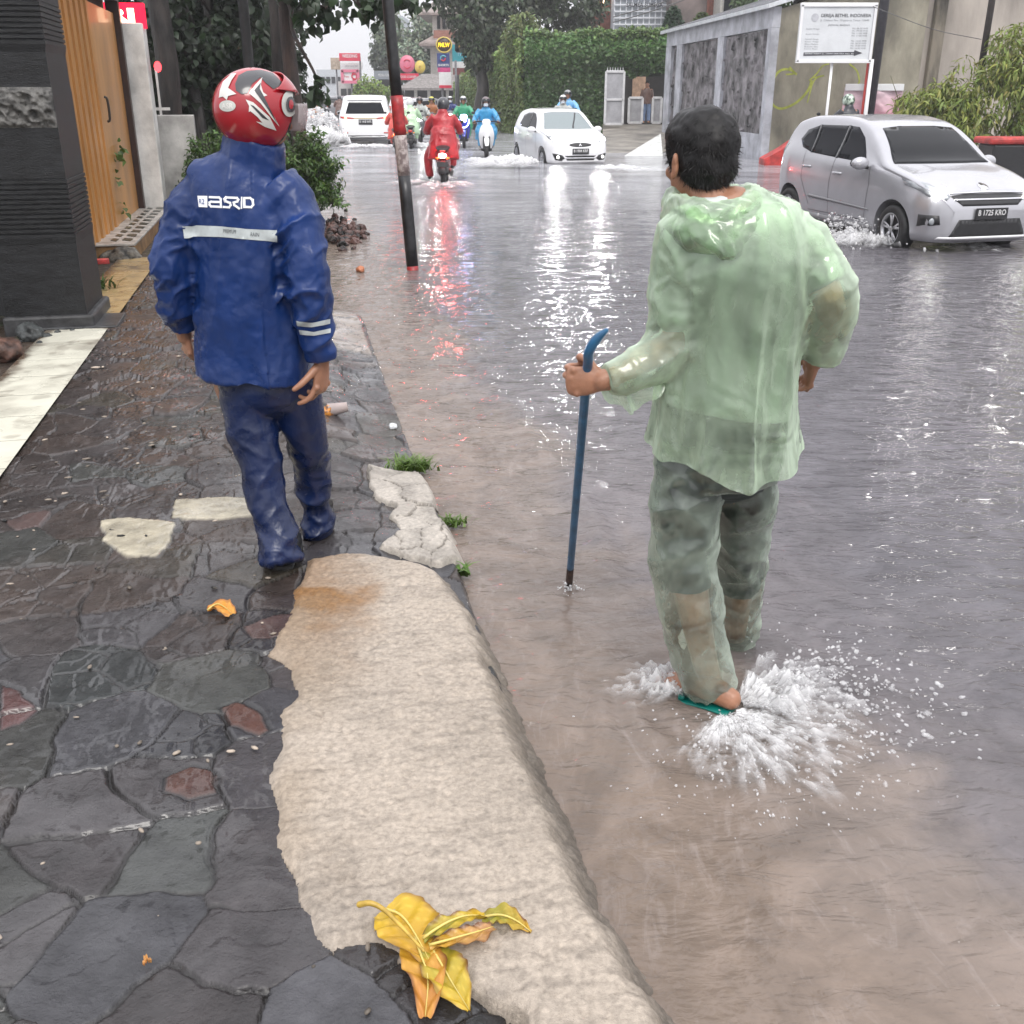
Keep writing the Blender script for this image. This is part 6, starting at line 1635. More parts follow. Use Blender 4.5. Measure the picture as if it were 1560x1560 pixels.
# ---------------- silver hatchback, near right
silver = dict(L=3.66, W=1.62, paint=M_silver, wr=0.285, axles=(0.72, 3.175), spokes=5, tumble=0.34,
    top=([0, 0.05, 0.14, 0.30, 0.62, 0.90, 1.02, 1.30, 1.62, 1.85, 2.3, 2.9, 3.3, 3.45, 3.55, 3.62, 3.66], [0.56, 0.665, 0.76, 0.83, 0.925, 0.985, 1.02, 1.22, 1.405, 1.475, 1.525, 1.515, 1.45, 1.36, 1.16, 0.98, 0.80]),
    bot=([0, 0.08, 0.5, 3.0, 3.5, 3.66], [0.25, 0.19, 0.18, 0.19, 0.25, 0.36]),
    plan=([0, 0.06, 0.18, 0.40, 0.75, 1.4, 2.4, 3.2, 3.5, 3.62, 3.66], [0.62, 0.76, 0.88, 0.955, 0.99, 1.0, 1.0, 0.985, 0.94, 0.87, 0.80]),
    belt=([0, 0.5, 1.0, 1.6, 2.5, 3.3, 3.66], [0.66, 0.80, 0.90, 0.95, 1.00, 1.05, 1.0]),
    side_win=[[(1.42, 0.985), (2.08, 1.015), (2.05, 1.395), (1.86, 1.385), (1.66, 1.27)], [(2.11, 1.015), (2.70, 1.045), (2.72, 1.39), (2.08, 1.395)], [(2.73, 1.05), (2.98, 1.10), (3.12, 1.20), (3.02, 1.32), (2.75, 1.385)]],
    pillars=[strip((2.095, 1.01), (2.065, 1.40), 0.045), strip((2.715, 1.045), (2.735, 1.39), 0.04)],
    doors=[[(1.30, 0.95), (1.24, 0.75), (1.28, 0.36)], [(2.10, 1.0), (2.14, 0.7), (2.12, 0.33)], [(2.86, 1.06), (2.86, 0.72), (2.62, 0.40)], [(1.28, 0.33), (2.62, 0.33)]],
    handles=[(1.98, 0.835), (2.74, 0.875)], mirror=(1.36, 0.955),
    mouldings=[[(1.18, 0.455), (1.22, 0.475), (2.60, 0.53), (2.64, 0.50), (2.60, 0.49)], [(1.1, 0.20), (2.8, 0.21), (2.8, 0.30), (1.1, 0.285)]], mould_mat=pbr('grey_moulding', (0.20, 0.20, 0.21), 0.35, var=0.05, coat=0.3),
    screen=[(-0.645, 1.00), (0.645, 1.00), (0.60, 1.10), (0.535, 1.25), (0.485, 1.375), (0.25, 1.395), (-0.25, 1.395), (-0.485, 1.375), (-0.535, 1.25), (-0.60, 1.10)],
    front=[('grille', [(-0.50, 0.705), (-0.36, 0.60), (0.36, 0.60), (0.50, 0.705), (0.30, 0.725), (-0.30, 0.725)], M_blackpl, 'f', 0.006, False),
           ('chrome_strip', [(-0.46, 0.672), (0.46, 0.672), (0.45, 0.655), (-0.45, 0.655)], M_chrome, 'f', 0.014, False),
           ('chrome_strip', [(-0.50, 0.735), (0, 0.748), (0.50, 0.735), (0.50, 0.722), (0, 0.733), (-0.50, 0.722)], M_chrome, 'f', 0.012, False),
           ('lower_intake', [(-0.50, 0.27), (0.50, 0.27), (0.40, 0.455), (-0.40, 0.455)], M_blackpl, 'f', 0.005, False),
           ('bumper_lip', [(-0.62, 0.245), (0.62, 0.245), (0.60, 0.268), (-0.60, 0.268)], M_carwhite, 'f', 0.020, False),
           ('headlight', [(0.50, 0.70), (0.56, 0.66), (0.70, 0.70), (0.765, 0.80), (0.755, 0.86), (0.66, 0.83)], M_lens, 'f', 0.006, True),
           ('fog_lamp_recess', [(0.60, 0.40), (0.74, 0.37), (0.745, 0.50), (0.62, 0.50)], M_blackpl, 'f', 0.005, True),
           ('badge', [(0.055 * math.cos(t), 0.79 + 0.032 * math.sin(t)) for t in np.linspace(0, 2 * PI, 18, endpoint=False)], M_chrome, 'f', 0.010, False)],
    lamps=[('headlight_bulb', 0.62, 0.74, 0.075, emat('headlight_near', (1.0, 0.97, 0.92), 60.0), 'f', 0.022), ('fog_lamp', 0.67, 0.43, 0.04, M_lens, 'f', 0.006)],
    plate=[('f', 0.515, 'B 1725 KRO', 0.42, 0.125)], rear_win=[(-0.50, 1.08), (0.50, 1.08), (0.42, 1.36), (-0.42, 1.36)])
sc_ = P(1372, 330, 13.0)
hd = (-DU + DV * 0.05).normalized()
fw_ = Vector((4.56, 12.55, WZ - 0.09))           # near front wheel's contact
rt_ = Vector((-hd.y, hd.x, 0))                       # car's left-hand side... the side seen from the pavement
nose = fw_ - hd * (-0.72)
side_out = -rt_ if (-rt_).x < 0 else rt_
nose = nose - side_out * (1.62 / 2 - 0.1)
make_car(silver, 'silver hatchback driving through the flood water with its headlights on', 'car', nose, hd, 'hatchback_car')

# ---------------- white hatchback in front of the hedge
white = dict(L=3.80, W=1.665, paint=M_carwhite, wr=0.28, axles=(0.74, 3.19), spokes=8, tumble=0.38,
    top=([0, 0.05, 0.14, 0.32, 0.66, 0.92, 1.04, 1.35, 1.72, 2.0, 2.5, 3.0, 3.4, 3.6, 3.7, 3.8], [0.56, 0.70, 0.80, 0.88, 0.96, 1.00, 1.03, 1.23, 1.43, 1.49, 1.51, 1.48, 1.40, 1.28, 1.1, 0.82]),
    bot=([0, 0.08, 0.5, 3.1, 3.6, 3.8], [0.26, 0.19, 0.18, 0.19, 0.25, 0.36]),
    plan=([0, 0.06, 0.18, 0.40, 0.75, 1.4, 2.4, 3.2, 3.6, 3.75, 3.8], [0.70, 0.82, 0.91, 0.965, 0.99, 1.0, 1.0, 0.98, 0.93, 0.86, 0.78]),
    belt=([0, 0.5, 1.0, 1.6, 2.5, 3.3, 3.8], [0.70, 0.82, 0.91, 0.95, 0.99, 1.03, 1.0]),
    side_win=[[(1.42, 0.98), (2.12, 1.005), (2.08, 1.39), (1.86, 1.37), (1.66, 1.25)], [(2.16, 1.01), (2.78, 1.035), (3.02, 1.10), (2.88, 1.32), (2.5, 1.385), (2.12, 1.395)]],
    pillars=[strip((2.14, 1.0), (2.10, 1.40), 0.045)], doors=[[(1.30, 0.95), (1.24, 0.75), (1.28, 0.36)], [(2.14, 1.0), (2.18, 0.7), (2.16, 0.33)]], handles=[(2.0, 0.84), (2.8, 0.87)], mirror=(1.36, 0.955),
    screen=[(-0.66, 1.01), (0.66, 1.01), (0.62, 1.10), (0.55, 1.26), (0.49, 1.39), (0.25, 1.41), (-0.25, 1.41), (-0.49, 1.39), (-0.55, 1.26), (-0.62, 1.10)],
    screen_mat=glass_mat('pale_windscreen', (0.22, 0.26, 0.27), 0.10, 0.9), wipers=[strip((0.36, 1.38), (0.12, 1.02), 0.03)],
    front=[('grille', [(0.30 * math.cos(t), 0.655 + 0.05 * math.sin(t)) for t in np.linspace(0, 2 * PI, 28, endpoint=False)], M_blackpl, 'f', 0.006, False),
           ('lower_intake', [(-0.36, 0.36), (0.36, 0.36), (0.42, 0.40), (-0.42, 0.40)], M_blackpl, 'f', 0.005, False),
           ('lower_intake', [(-0.36, 0.285), (0.36, 0.285), (0.38, 0.325), (-0.38, 0.325)], M_blackpl, 'f', 0.005, False),
           ('fog_lamp_recess', [(0.42, 0.335), (0.50, 0.28), (0.66, 0.30), (0.72, 0.46), (0.60, 0.44), (0.48, 0.41)], M_blackpl, 'f', 0.005, True),
           ('chrome_strip', [(-0.42, 0.335), (0.42, 0.335), (0.44, 0.352), (-0.44, 0.352)], M_chrome, 'f', 0.012, False),
           ('badge', [(0, 0.695), (0.022, 0.66), (0, 0.642), (-0.022, 0.66)], M_chrome, 'f', 0.010, False), ('badge', [(0.002, 0.642), (0.024, 0.655), (0.046, 0.622), (0.014, 0.622)], M_chrome, 'f', 0.010, True),
           ('headlight', [(0.50, 0.72), (0.66, 0.72), (0.755, 0.80), (0.765, 0.88), (0.66, 0.85), (0.55, 0.78)], M_lens, 'f', 0.006, True)],
    lamps=[('headlight_bulb', 0.62, 0.77, 0.065, emat('headlight_white', (1.0, 0.98, 0.96), 420.0), 'f', 0.012), ('fog_lamp', 0.60, 0.37, 0.035, emat('fog_glow', (1, 0.97, 0.92), 6.0), 'f', 0.006)],
    plate=[('f', 0.50, 'B 1904 KRF', 0.44, 0.14)])
wc = P(884, 252, 27.6); wc.z = WZ - 0.20
hd2 = (-DU * 1.0 + DV * 0.06).normalized()
make_car(white, 'white hatchback facing the camera in front of the ivy covered wall', 'car', wc, Vector((hd2.x, hd2.y, 0)), 'hatchback_car')

# ---------------- big white off-roader seen from behind
suv = dict(L=4.78, W=1.86, paint=M_carwhite, wr=0.38, axles=(0.95, 3.70), spokes=6, tumble=0.30,
    top=([0, 0.08, 0.25, 1.1, 1.35, 2.0, 2.5, 3.5, 4.3, 4.55, 4.68, 4.74, 4.78], [0.75, 0.98, 1.08, 1.20, 1.26, 1.66, 1.80, 1.83, 1.78, 1.66, 1.32, 1.15, 0.95]),
    bot=([0, 0.1, 0.6, 4.2, 4.6, 4.78], [0.40, 0.34, 0.33, 0.36, 0.46, 0.50]),
    plan=([0, 0.08, 0.3, 0.8, 1.6, 3.8, 4.5, 4.7, 4.78], [0.72, 0.86, 0.95, 0.99, 1.0, 1.0, 0.97, 0.93, 0.86]),
    belt=([0, 0.6, 1.3, 2.5, 3.6, 4.3, 4.78], [0.85, 1.02, 1.10, 1.14, 1.18, 1.24, 1.1]),
    side_win=[[(1.9, 1.19), (2.7, 1.20), (2.7, 1.62), (2.35, 1.60)], [(2.76, 1.20), (3.5, 1.24), (3.5, 1.62), (2.76, 1.62)], [(3.56, 1.25), (4.2, 1.34), (4.1, 1.58), (3.56, 1.62)]],
    doors=[[(2.72, 1.2), (2.75, 0.6)]], handles=[(2.6, 1.05), (3.45, 1.1)], mirror=(1.85, 1.18),
    rear_win=[(-0.66, 1.24), (0.66, 1.24), (0.60, 1.42), (0.54, 1.60), (-0.54, 1.60), (-0.60, 1.42)],
    front=[('tail_light', [(0.38, 1.075), (0.82, 1.10), (0.85, 1.16), (0.70, 1.15), (0.40, 1.115)], M_redlens, 'r', 0.012, True),
           ('chrome_strip', [(-0.40, 1.085), (0.40, 1.085), (0.40, 1.115), (-0.40, 1.115)], pbr('gold_trim', (0.7, 0.55, 0.32), 0.2, metal=0.4, var=0.05), 'r', 0.012, False),
           ('bumper_lower', [(-0.74, 0.47), (0.74, 0.47), (0.62, 0.56), (-0.62, 0.56)], M_blackpl, 'r', 0.006, False),
           ('reflector', [(0.60, 0.62), (0.76, 0.62), (0.76, 0.66), (0.60, 0.66)], M_redlens, 'r', 0.008, True),
           ('spoiler', [(-0.60, 1.64), (0.60, 1.64), (0.56, 1.74), (-0.56, 1.74)], M_carwhite, 'r', 0.05, False)],
    lamps=[('brake_light', 0.66, 1.12, 0.05, emat('tail_glow', (1.0, 0.10, 0.05), 14.0), 'r', 0.012)],
    plate=[('r', 0.98, 'B 1418 WFS', 0.46, 0.16)])
sv = P(559, 228, 37.0); sv.z = WZ - 0.22
hd3 = Vector((-0.10, 1, 0)).normalized()
make_car(suv, 'big white off road car seen from behind, spraying up water', 'car', sv + hd3 * 4.78, hd3, 'off_road_car')

# ---------------- far cars
mpv = dict(L=4.2, W=1.7, paint=M_silver, wr=0.29, axles=(0.8, 3.4), spokes=6, tumble=0.34,
    top=([0, 0.08, 0.3, 1.0, 1.2, 1.9, 2.3, 3.2, 3.8, 4.1, 4.2], [0.62, 0.78, 0.88, 1.02, 1.06, 1.52, 1.62, 1.64, 1.56, 1.1, 0.8]),
    bot=([0, 0.1, 0.5, 3.6, 4.2], [0.28, 0.22, 0.2, 0.22, 0.36]), plan=([0, 0.1, 0.4, 1.0, 3.4, 4.0, 4.2], [0.72, 0.88, 0.97, 1, 1, 0.94, 0.82]), belt=([0, 0.6, 1.2, 3.0, 4.2], [0.72, 0.88, 0.96, 1.04, 1.0]),
    side_win=[[(1.55, 1.0), (2.25, 1.02), (2.25, 1.48), (1.98, 1.44)], [(2.3, 1.02), (2.98, 1.05), (2.98, 1.49), (2.3, 1.49)], [(3.03, 1.06), (3.7, 1.14), (3.5, 1.42), (3.03, 1.49)]],
    screen=[(-0.62, 1.10), (0.62, 1.10), (0.50, 1.48), (-0.50, 1.48)], rear_win=[(-0.56, 1.12), (0.56, 1.12), (0.46, 1.45), (-0.46, 1.45)],
    front=[('headlight', [(0.48, 0.70), (0.72, 0.74), (0.74, 0.84), (0.55, 0.80)], M_lens, 'f', 0.006, True), ('grille', [(-0.4, 0.6), (0.4, 0.6), (0.36, 0.74), (-0.36, 0.74)], M_blackpl, 'f', 0.006, False),
           ('tail_light', [(0.62, 0.85), (0.74, 0.85), (0.70, 1.15), (0.60, 1.12)], M_redlens, 'r', 0.008, True)],
    mirror=(1.45, 1.0), handles=[(2.15, 0.86), (2.9, 0.9)])
c1 = P(668, 186, 56); c1.z = WZ - 0.2
make_car(mpv, 'silver people carrier seen side on beyond the scooters', 'car', c1 + Vector((1.9, 0.6, 0)), Vector((1, 0.30, 0)).normalized(), 'people_carrier')
sp2 = dict(mpv); sp2['paint'] = M_carwhite
c2 = P(612, 178, 66); c2.z = WZ - 0.2
make_car(sp2, 'small white car ahead, half hidden behind the striped post', 'car', c2 + hd3 * 4.2, hd3, 'people_carrier')
sp3 = dict(mpv); sp3['paint'] = pbr('grey_car_paint', (0.16, 0.16, 0.17), 0.3, metal=0.3, var=0.05, coat=0.6); sp3['lamps'] = [('brake_light', 0.66, 1.0, 0.09, emat('tail_glow_far', (1.0, 0.12, 0.06), 12.0), 'r', 0.012)]
c3 = P(513, 168, 84); c3.z = WZ - 0.2
make_car(sp3, 'dark grey car far up the street with lit tail lights', 'car', c3 + hd3 * 4.2, hd3, 'people_carrier')
# ================================================================== SCOOTERS AND RIDERS
M_visor = glass_mat('helmet_visor', (0.02, 0.022, 0.025), 0.06, 0.85)
M_mask = pbr('pale_mask', (0.62, 0.68, 0.74), 0.7, var=0.05)
def cloth(name, col, rough=0.38): return pbr(name, col, rough, var=0.12, scale=5, bump=0.003, bscale=30, coat=0.15)
def orient(root, loc, heading):
    root.location = loc; root.rotation_euler = (0, 0, math.atan2(heading.y, heading.x) - PI / 2)
def scooter(label, loc, heading, body_mat, front_lamp=None, tail_lamp=None, accent=None, group=None, plate=True, mudguard=None):
    """local +y is forward, z=0 at the tyre contact"""
    t = thing('scooter', (0, 0, 0), label, 'scooter', group)
    for y in (0.64, -0.58):
        M = Matrix.Translation((0, y, 0.27)) @ Matrix.Rotation(R(90), 4, 'Y'); bm = bm_new()
        lathe(bm, [(0.19, -0.035), (0.235, -0.05), (0.262, -0.03), (0.27, 0), (0.262, 0.03), (0.235, 0.05), (0.19, 0.035)], 28, M); w_ = ob('wheel', bm, M_tyre, t)
        bm = bm_new(); lathe(bm, [(0.19, 0.03), (0.17, 0.02), (0.17, -0.02), (0.19, -0.03)], 24, M, close=False)
        for k in range(5):
            a = 2 * PI * k / 5; tube(bm, [M @ Vector((0.03 * math.cos(a), 0.03 * math.sin(a), 0)), M @ Vector((0.175 * math.cos(a), 0.175 * math.sin(a), 0))], [(0.016, 0.012)] * 2, seg=6, sub=1)
        lathe(bm, [(0.045, 0.04), (0.045, -0.04)], 12, M); ob('rim', bm, M_alloy, w_)
    bm = bm_new(); tube(bm, [(0, -0.82, 0.66), (0, -0.62, 0.66), (0, -0.25, 0.58), (0, 0.02, 0.40), (0, 0.14, 0.33)], [(0.05, 0.04), (0.12, 0.10), (0.14, 0.16), (0.13, 0.10), (0.12, 0.06)], seg=16, sub=4, round_caps=True)
    ob('tail_body', bm, body_mat, t)
    bm = bm_new(); box(bm, (0, 0.22, 0.31), (0.30, 0.40, 0.09), None, 0.03); ob('floor_board', bm, M_blackpl, t)
    bm = bm_new(); tube(bm, [(0, 0.36, 0.30), (0, 0.42, 0.48), (0, 0.47, 0.70), (0, 0.47, 0.88), (0, 0.42, 0.98)], [(0.13, 0.05), (0.19, 0.07), (0.21, 0.09), (0.16, 0.085), (0.09, 0.05)], seg=18, sub=4, round_caps=True)
    ob('leg_shield', bm, body_mat, t)
    bm = bm_new(); tube(bm, [(0, 0.36, 0.44), (0, 0.52, 0.585), (0, 0.66, 0.595), (0, 0.82, 0.52), (0, 0.90, 0.43)], [(0.045, 0.02), (0.065, 0.025), (0.07, 0.026), (0.065, 0.024), (0.05, 0.015)], seg=12, sub=4, round_caps=True)
    ob('front_mudguard', bm, mudguard or body_mat, t)
    for s in (-1, 1):
        bm = bm_new(); tube(bm, [(s * 0.075, 0.63, 0.27), (s * 0.075, 0.52, 0.66)], [0.02, 0.024], seg=8, sub=1); ob('fork_leg', bm, M_blackpl, t)
    bm = bm_new(); tube(bm, [(0, -0.80, 0.76), (0, -0.55, 0.79), (0, -0.2, 0.77), (0, 0.04, 0.73)], [(0.10, 0.03), (0.14, 0.05), (0.15, 0.055), (0.09, 0.04)], seg=14, sub=4, round_caps=True)
    ob('seat', bm, M_black, t)
    bm = bm_new(); tube(bm, [(-0.36, 0.30, 1.00), (-0.20, 0.37, 1.03), (0, 0.41, 1.01), (0.20, 0.37, 1.03), (0.36, 0.30, 1.00)], [0.016, 0.016, 0.02, 0.016, 0.016], seg=8, sub=3); hb = ob('handlebar', bm, M_blackpl, t)
    for s in (-1, 1):
        bm = bm_new(); tube(bm, [(s * 0.24, 0.36, 1.03), (s * 0.29, 0.37, 1.16), (s * 0.33, 0.36, 1.21)], [0.006] * 3, seg=6, sub=2); ellipsoid(bm, (s * 0.35, 0.36, 1.24), (0.055, 0.012, 0.035), None, 2); ob('mirror', bm, M_blackpl, t)
    bm = bm_new(); tube(bm, [(0, 0.44, 1.06), (0, 0.50, 1.0), (0, 0.53, 0.92)], [(0.10, 0.03), (0.12, 0.05), (0.08, 0.03)], seg=14, sub=3, round_caps=True); ob('headlamp_cowl', bm, accent or body_mat, t)
    bm = bm_new(); ellipsoid(bm, (0, 0.555, 0.90), (0.085, 0.03, 0.05), None, 3); ob('headlamp', bm, front_lamp or M_lens, t)
    bm = bm_new(); ellipsoid(bm, (0, -0.855, 0.66), (0.075, 0.03, 0.045), None, 3); ob('tail_lamp', bm, tail_lamp or M_redlens, t)
    if accent:
        bm = bm_new()
        for s in (-1, 1): tube(bm, [(s * 0.17, 0.505, 0.94), (s * 0.15, 0.555, 0.80), (s * 0.06, 0.575, 0.70), (0, 0.575, 0.69)], [0.014] * 4, seg=6, sub=3)
        ob('light_strip', bm, accent, t)
    for s in (-1, 1):
        bm = bm_new(); ellipsoid(bm, (s * 0.11, -0.83, 0.61), (0.035, 0.025, 0.022), None, 2); ob('turn_signal', bm, M_amber, t)
    bm = bm_new(); tube(bm, [(0.13, -0.15, 0.28), (0.155, -0.45, 0.30), (0.16, -0.78, 0.38)], [0.03, 0.045, 0.05], seg=12, sub=3, round_caps=True); ob('exhaust', bm, pbr('dull_steel', (0.12, 0.12, 0.12), 0.35, metal=0.7), t)
    bm = bm_new(); tube(bm, [(0, -0.2, 0.36), (0, -0.45, 0.32), (0, -0.6, 0.28)], [(0.14, 0.11), (0.11, 0.10), (0.07, 0.06)], seg=12, sub=3, round_caps=True); ob('engine', bm, M_blackpl, t)
    bm = bm_new(); tube(bm, [(0, -0.62, 0.56), (0, -0.78, 0.55), (0, -0.90, 0.44), (0, -0.93, 0.32)], [(0.07, 0.012)] * 4, seg=8, sub=3); ob('rear_mudguard', bm, M_blackpl, t)
    if plate:
        bm = bm_new(); box(bm, (0, -0.915, 0.50), (0.22, 0.01, 0.10), Matrix.Rotation(R(-12), 3, 'X'), 0.002); ob('number_plate', bm, M_plate, t)
    orient(t, loc, heading)
    return t
def rider(label, loc, heading, suit, helmet_mat, mask=None, foot_out=0.0, lean=0.0, seat=(0, -0.25), hood=None, cape=False, sc=1.0, trousers=None, group=None, face_look=0.0):
    y0 = seat[1]; bm = bm_new()
    hz = 1.50
    yaw = R(face_look)
    L, Q = head(bm, (lean * 0.3, y0 + 0.10, hz), (math.sin(yaw), math.cos(yaw), -0.05))
    tube(bm, [(0, y0 + 0.08, 1.43), (0, y0 + 0.04, 1.33)], [0.052, 0.06], round_caps=True)
    tube(bm, [(0, y0 + 0.04, 1.36), (0, y0 + 0.05, 1.25), (0, y0, 1.0), (0, y0 - 0.02, 0.84)], [(0.10, 0.07), (0.17, 0.10), (0.15, 0.11), (0.17, 0.13)], seg=16, round_caps=True)
    for s in (-1, 1):
        tube(bm, [(s * 0.17, y0 + 0.05, 1.29), (s * 0.29, y0 + 0.16, 1.08), (s * 0.31, 0.24, 1.02)], [0.05, 0.04, 0.028], round_caps=True)
        hand(bm, (s * 0.31, 0.22, 1.025), (0, 1, -0.1), (0, -0.3, -1), -s, 62, sc=0.95, tcurl=40)
        fx = s * (0.14 + (foot_out if s < 0 else 0)); fz = 0.34 - (0.20 if (foot_out and s < 0) else 0)
        tube(bm, [(s * 0.10, y0, 0.85), (s * 0.20, 0.16, 0.80), (fx + s * 0.02, 0.14, 0.52), (fx, 0.16, fz + 0.06)], [0.085, 0.065, 0.05, 0.04], round_caps=True)
    body = ob('person', remeshed(bm, 0.008, 2), M_skin, None)
    tag(body, label, 'person', group)
    bm = bm_new()
    tube(bm, [(0, y0 - 0.03, 0.80), (0, y0 - 0.02, 0.95), (0, y0 + 0.02, 1.12), (0, y0 + 0.05, 1.26), (0, y0 + 0.05, 1.35), (0, y0 + 0.07, 1.42)], [(0.23, 0.19), (0.215, 0.175), (0.205, 0.15), (0.205, 0.135), (0.12, 0.10), (0.078, 0.08)], seg=22, sub=4)
    for s in (-1, 1):
        tube(bm, [(s * 0.15, y0 + 0.05, 1.30), (s * 0.26, y0 + 0.11, 1.17), (s * 0.315, y0 + 0.20, 1.05), (s * 0.31, 0.20, 1.02)], [0.085, 0.080, 0.070, 0.050], seg=16, sub=4)
    if cape: tube(bm, [(0, y0 - 0.12, 0.55), (0, y0 - 0.08, 0.8), (0, y0, 1.1)], [(0.30, 0.16), (0.27, 0.19), (0.22, 0.16)], seg=20, sub=4)
    me = remeshed(bm, 0.014, 3); cloth_folds(me, 0.035, 6, 17, warp=0.8)
    ob('rain_jacket', me, suit, body)
    bm = bm_new()
    for s in (-1, 1):
        fx = s * (0.14 + (foot_out if s < 0 else 0)); fz = 0.34 - (0.20 if (foot_out and s < 0) else 0)
        tube(bm, [(s * 0.09, y0 - 0.05, 0.84), (s * 0.19, 0.08, 0.82), (s * 0.205, 0.18, 0.76), (fx + s * 0.02, 0.15, 0.56), (fx, 0.15, fz + 0.06)], [0.125, 0.105, 0.10, 0.085, 0.075], seg=16, sub=4)
    me = remeshed(bm, 0.014, 3); cloth_folds(me, 0.03, 7, 19, warp=0.8)
    ob('rain_trousers', me, trousers or suit, body)
    for s in (-1, 1):
        fx = s * (0.14 + (foot_out if s < 0 else 0)); fz = 0.34 - (0.20 if (foot_out and s < 0) else 0)
        bm = bm_new(); tube(bm, [(fx, 0.11, fz + 0.05), (fx, 0.18, fz + 0.055), (fx + s * 0.01, 0.27, fz + 0.035), (fx + s * 0.01, 0.34, fz + 0.03)], [(0.038, 0.045), (0.042, 0.05), (0.045, 0.032), (0.034, 0.02)], seg=12, sub=3, round_caps=True); ob('shoe', bm, M_black, body)
    # helmet with an open face
    hc = Vector(L(0, -0.005, 0.012)); bm = bm_new(); rg = []
    f = Vector((math.sin(yaw), math.cos(yaw), 0)); r_ = Vector((f.y, -f.x, 0))
    for i in range(41):
        az = -PI + 2 * PI * i / 40; a = abs(math.degrees(az)); tt = float(sstep(45, 72, a)); lo = R(14 * (1 - tt) - 42 * tt)
        rg.append([hc + f * (math.cos(az) * math.cos(e) * 0.142) + r_ * (math.sin(az) * math.cos(e) * 0.122) + Vector((0, 0, math.sin(e) * 0.135)) for e in np.linspace(lo, R(89.5), 12)])
    VV = [[bm.verts.new(p) for p in c] for c in rg]
    for a_, b_ in zip(VV[:-1], VV[1:]):
        for j in range(11): fc = bm.faces.new((a_[j], b_[j], b_[j + 1], a_[j + 1])); fc.smooth = True
    bmesh.ops.remove_doubles(bm, verts=bm.verts, dist=1e-4); bmesh.ops.recalc_face_normals(bm, faces=bm.faces)
    bmesh.ops.solidify(bm, geom=bm.faces[:], thickness=0.012)
    he = ob('helmet', bm, helmet_mat, body)
    bm = bm_new(); rg = []
    for az in np.linspace(R(-68), R(68), 15): rg.append([hc + f * (math.cos(az) * math.cos(e) * 0.152) + r_ * (math.sin(az) * math.cos(e) * 0.132) + Vector((0, 0, math.sin(e) * 0.14)) for e in np.linspace(R(2), R(34), 5)])
    VV = [[bm.verts.new(p) for p in c] for c in rg]
    for a_, b_ in zip(VV[:-1], VV[1:]):
        for j in range(4): fc = bm.faces.new((a_[j], b_[j], b_[j + 1], a_[j + 1])); fc.smooth = True
    ob('visor', bm, M_visor, he)
    if mask:
        bm = bm_new(); tube(bm, [L(-0.066, 0.03, -0.06), L(-0.04, 0.085, -0.058), L(0, 0.118, -0.05), L(0.04, 0.085, -0.058), L(0.066, 0.03, -0.06)], [(0.045, 0.008)] * 5, seg=10, sub=3, side=(0, 0, 1), round_caps=True); ob('face_mask', bm, mask, body)
    if hood:
        bm = bm_new(); tube(bm, [L(0, -0.04, -0.13), L(0, -0.05, -0.05), L(0, -0.05, 0.03)], [(0.125, 0.12), (0.13, 0.12), (0.11, 0.10)], seg=18, sub=3); me = remeshed(bm, 0.012, 2); ob('hood', me, hood, body)
    orient(body, loc, heading)
    if sc != 1: body.scale = (sc, sc, sc)
    return body
def road_pt(px, py, D, sink=0.16):
    p = P(px, py, D); return Vector((p.x, p.y, WZ - sink))
M_redsuit = cloth('red_rain_suit', (0.46, 0.030, 0.040)); M_greensuit = cloth('green_jacket', (0.04, 0.30, 0.15)); M_cyansuit = cloth('light_blue_raincoat', (0.045, 0.30, 0.56))
M_orange = cloth('orange_brown_coat', (0.33, 0.12, 0.04)); M_dkblue = cloth('dark_blue_coat', (0.02, 0.035, 0.16)); M_palegreen = cloth('pale_green_poncho', (0.52, 0.72, 0.48)); M_pinkred = cloth('coral_red_coat', (0.62, 0.09, 0.07)); M_darkj = cloth('black_jacket', (0.02, 0.022, 0.03))
M_dkh = pbr('dark_helmet', (0.05, 0.052, 0.06), 0.25, var=0.3, coat=0.4); M_whh = pbr('white_helmet', (0.72, 0.72, 0.72), 0.2, var=0.1, coat=0.5); M_yeh = pbr('yellow_helmet', (0.62, 0.58, 0.05), 0.25, coat=0.4); M_brh = pbr('brown_grey_helmet', (0.16, 0.12, 0.12), 0.25, coat=0.4); M_grh = pbr('green_striped_helmet', (0.55, 0.66, 0.55), 0.3, var=0.5, scale=14, col2=(0.02, 0.05, 0.03), contrast=(0.42, 0.55), coat=0.3)
M_bikered = pbr('red_scooter_paint', (0.42, 0.015, 0.02), 0.2, coat=0.6); M_bikewhite = pbr('white_scooter_paint', (0.78, 0.78, 0.79), 0.22, var=0.03, coat=0.6); M_bikeblue = pbr('blue_scooter_paint', (0.02, 0.035, 0.34), 0.22, coat=0.6); M_bikeblack = pbr('black_scooter_paint', (0.02, 0.02, 0.022), 0.2, coat=0.6); M_bikegrey = pbr('grey_scooter_paint', (0.12, 0.12, 0.13), 0.3, coat=0.4)
LH = lambda n, c, s: emat(n, c, s)
AWAY = Vector((-0.06, 1, 0)).normalized()
# 1 red rider seen from behind
l = road_pt(678, 287, 21.8, 0.10); h = Vector((-0.02, 1, 0)).normalized()
scooter('red scooter with its tail lamp lit, ridden away by the person in red', l, h, M_bikered, tail_lamp=LH('tail_lamp_near', (1.0, 0.13, 0.12), 170.0))
rider('person in a red rain suit riding away on a red scooter, left foot down', l, h, M_redsuit, M_dkh, foot_out=0.16, lean=0.03, cape=True, sc=1.04)
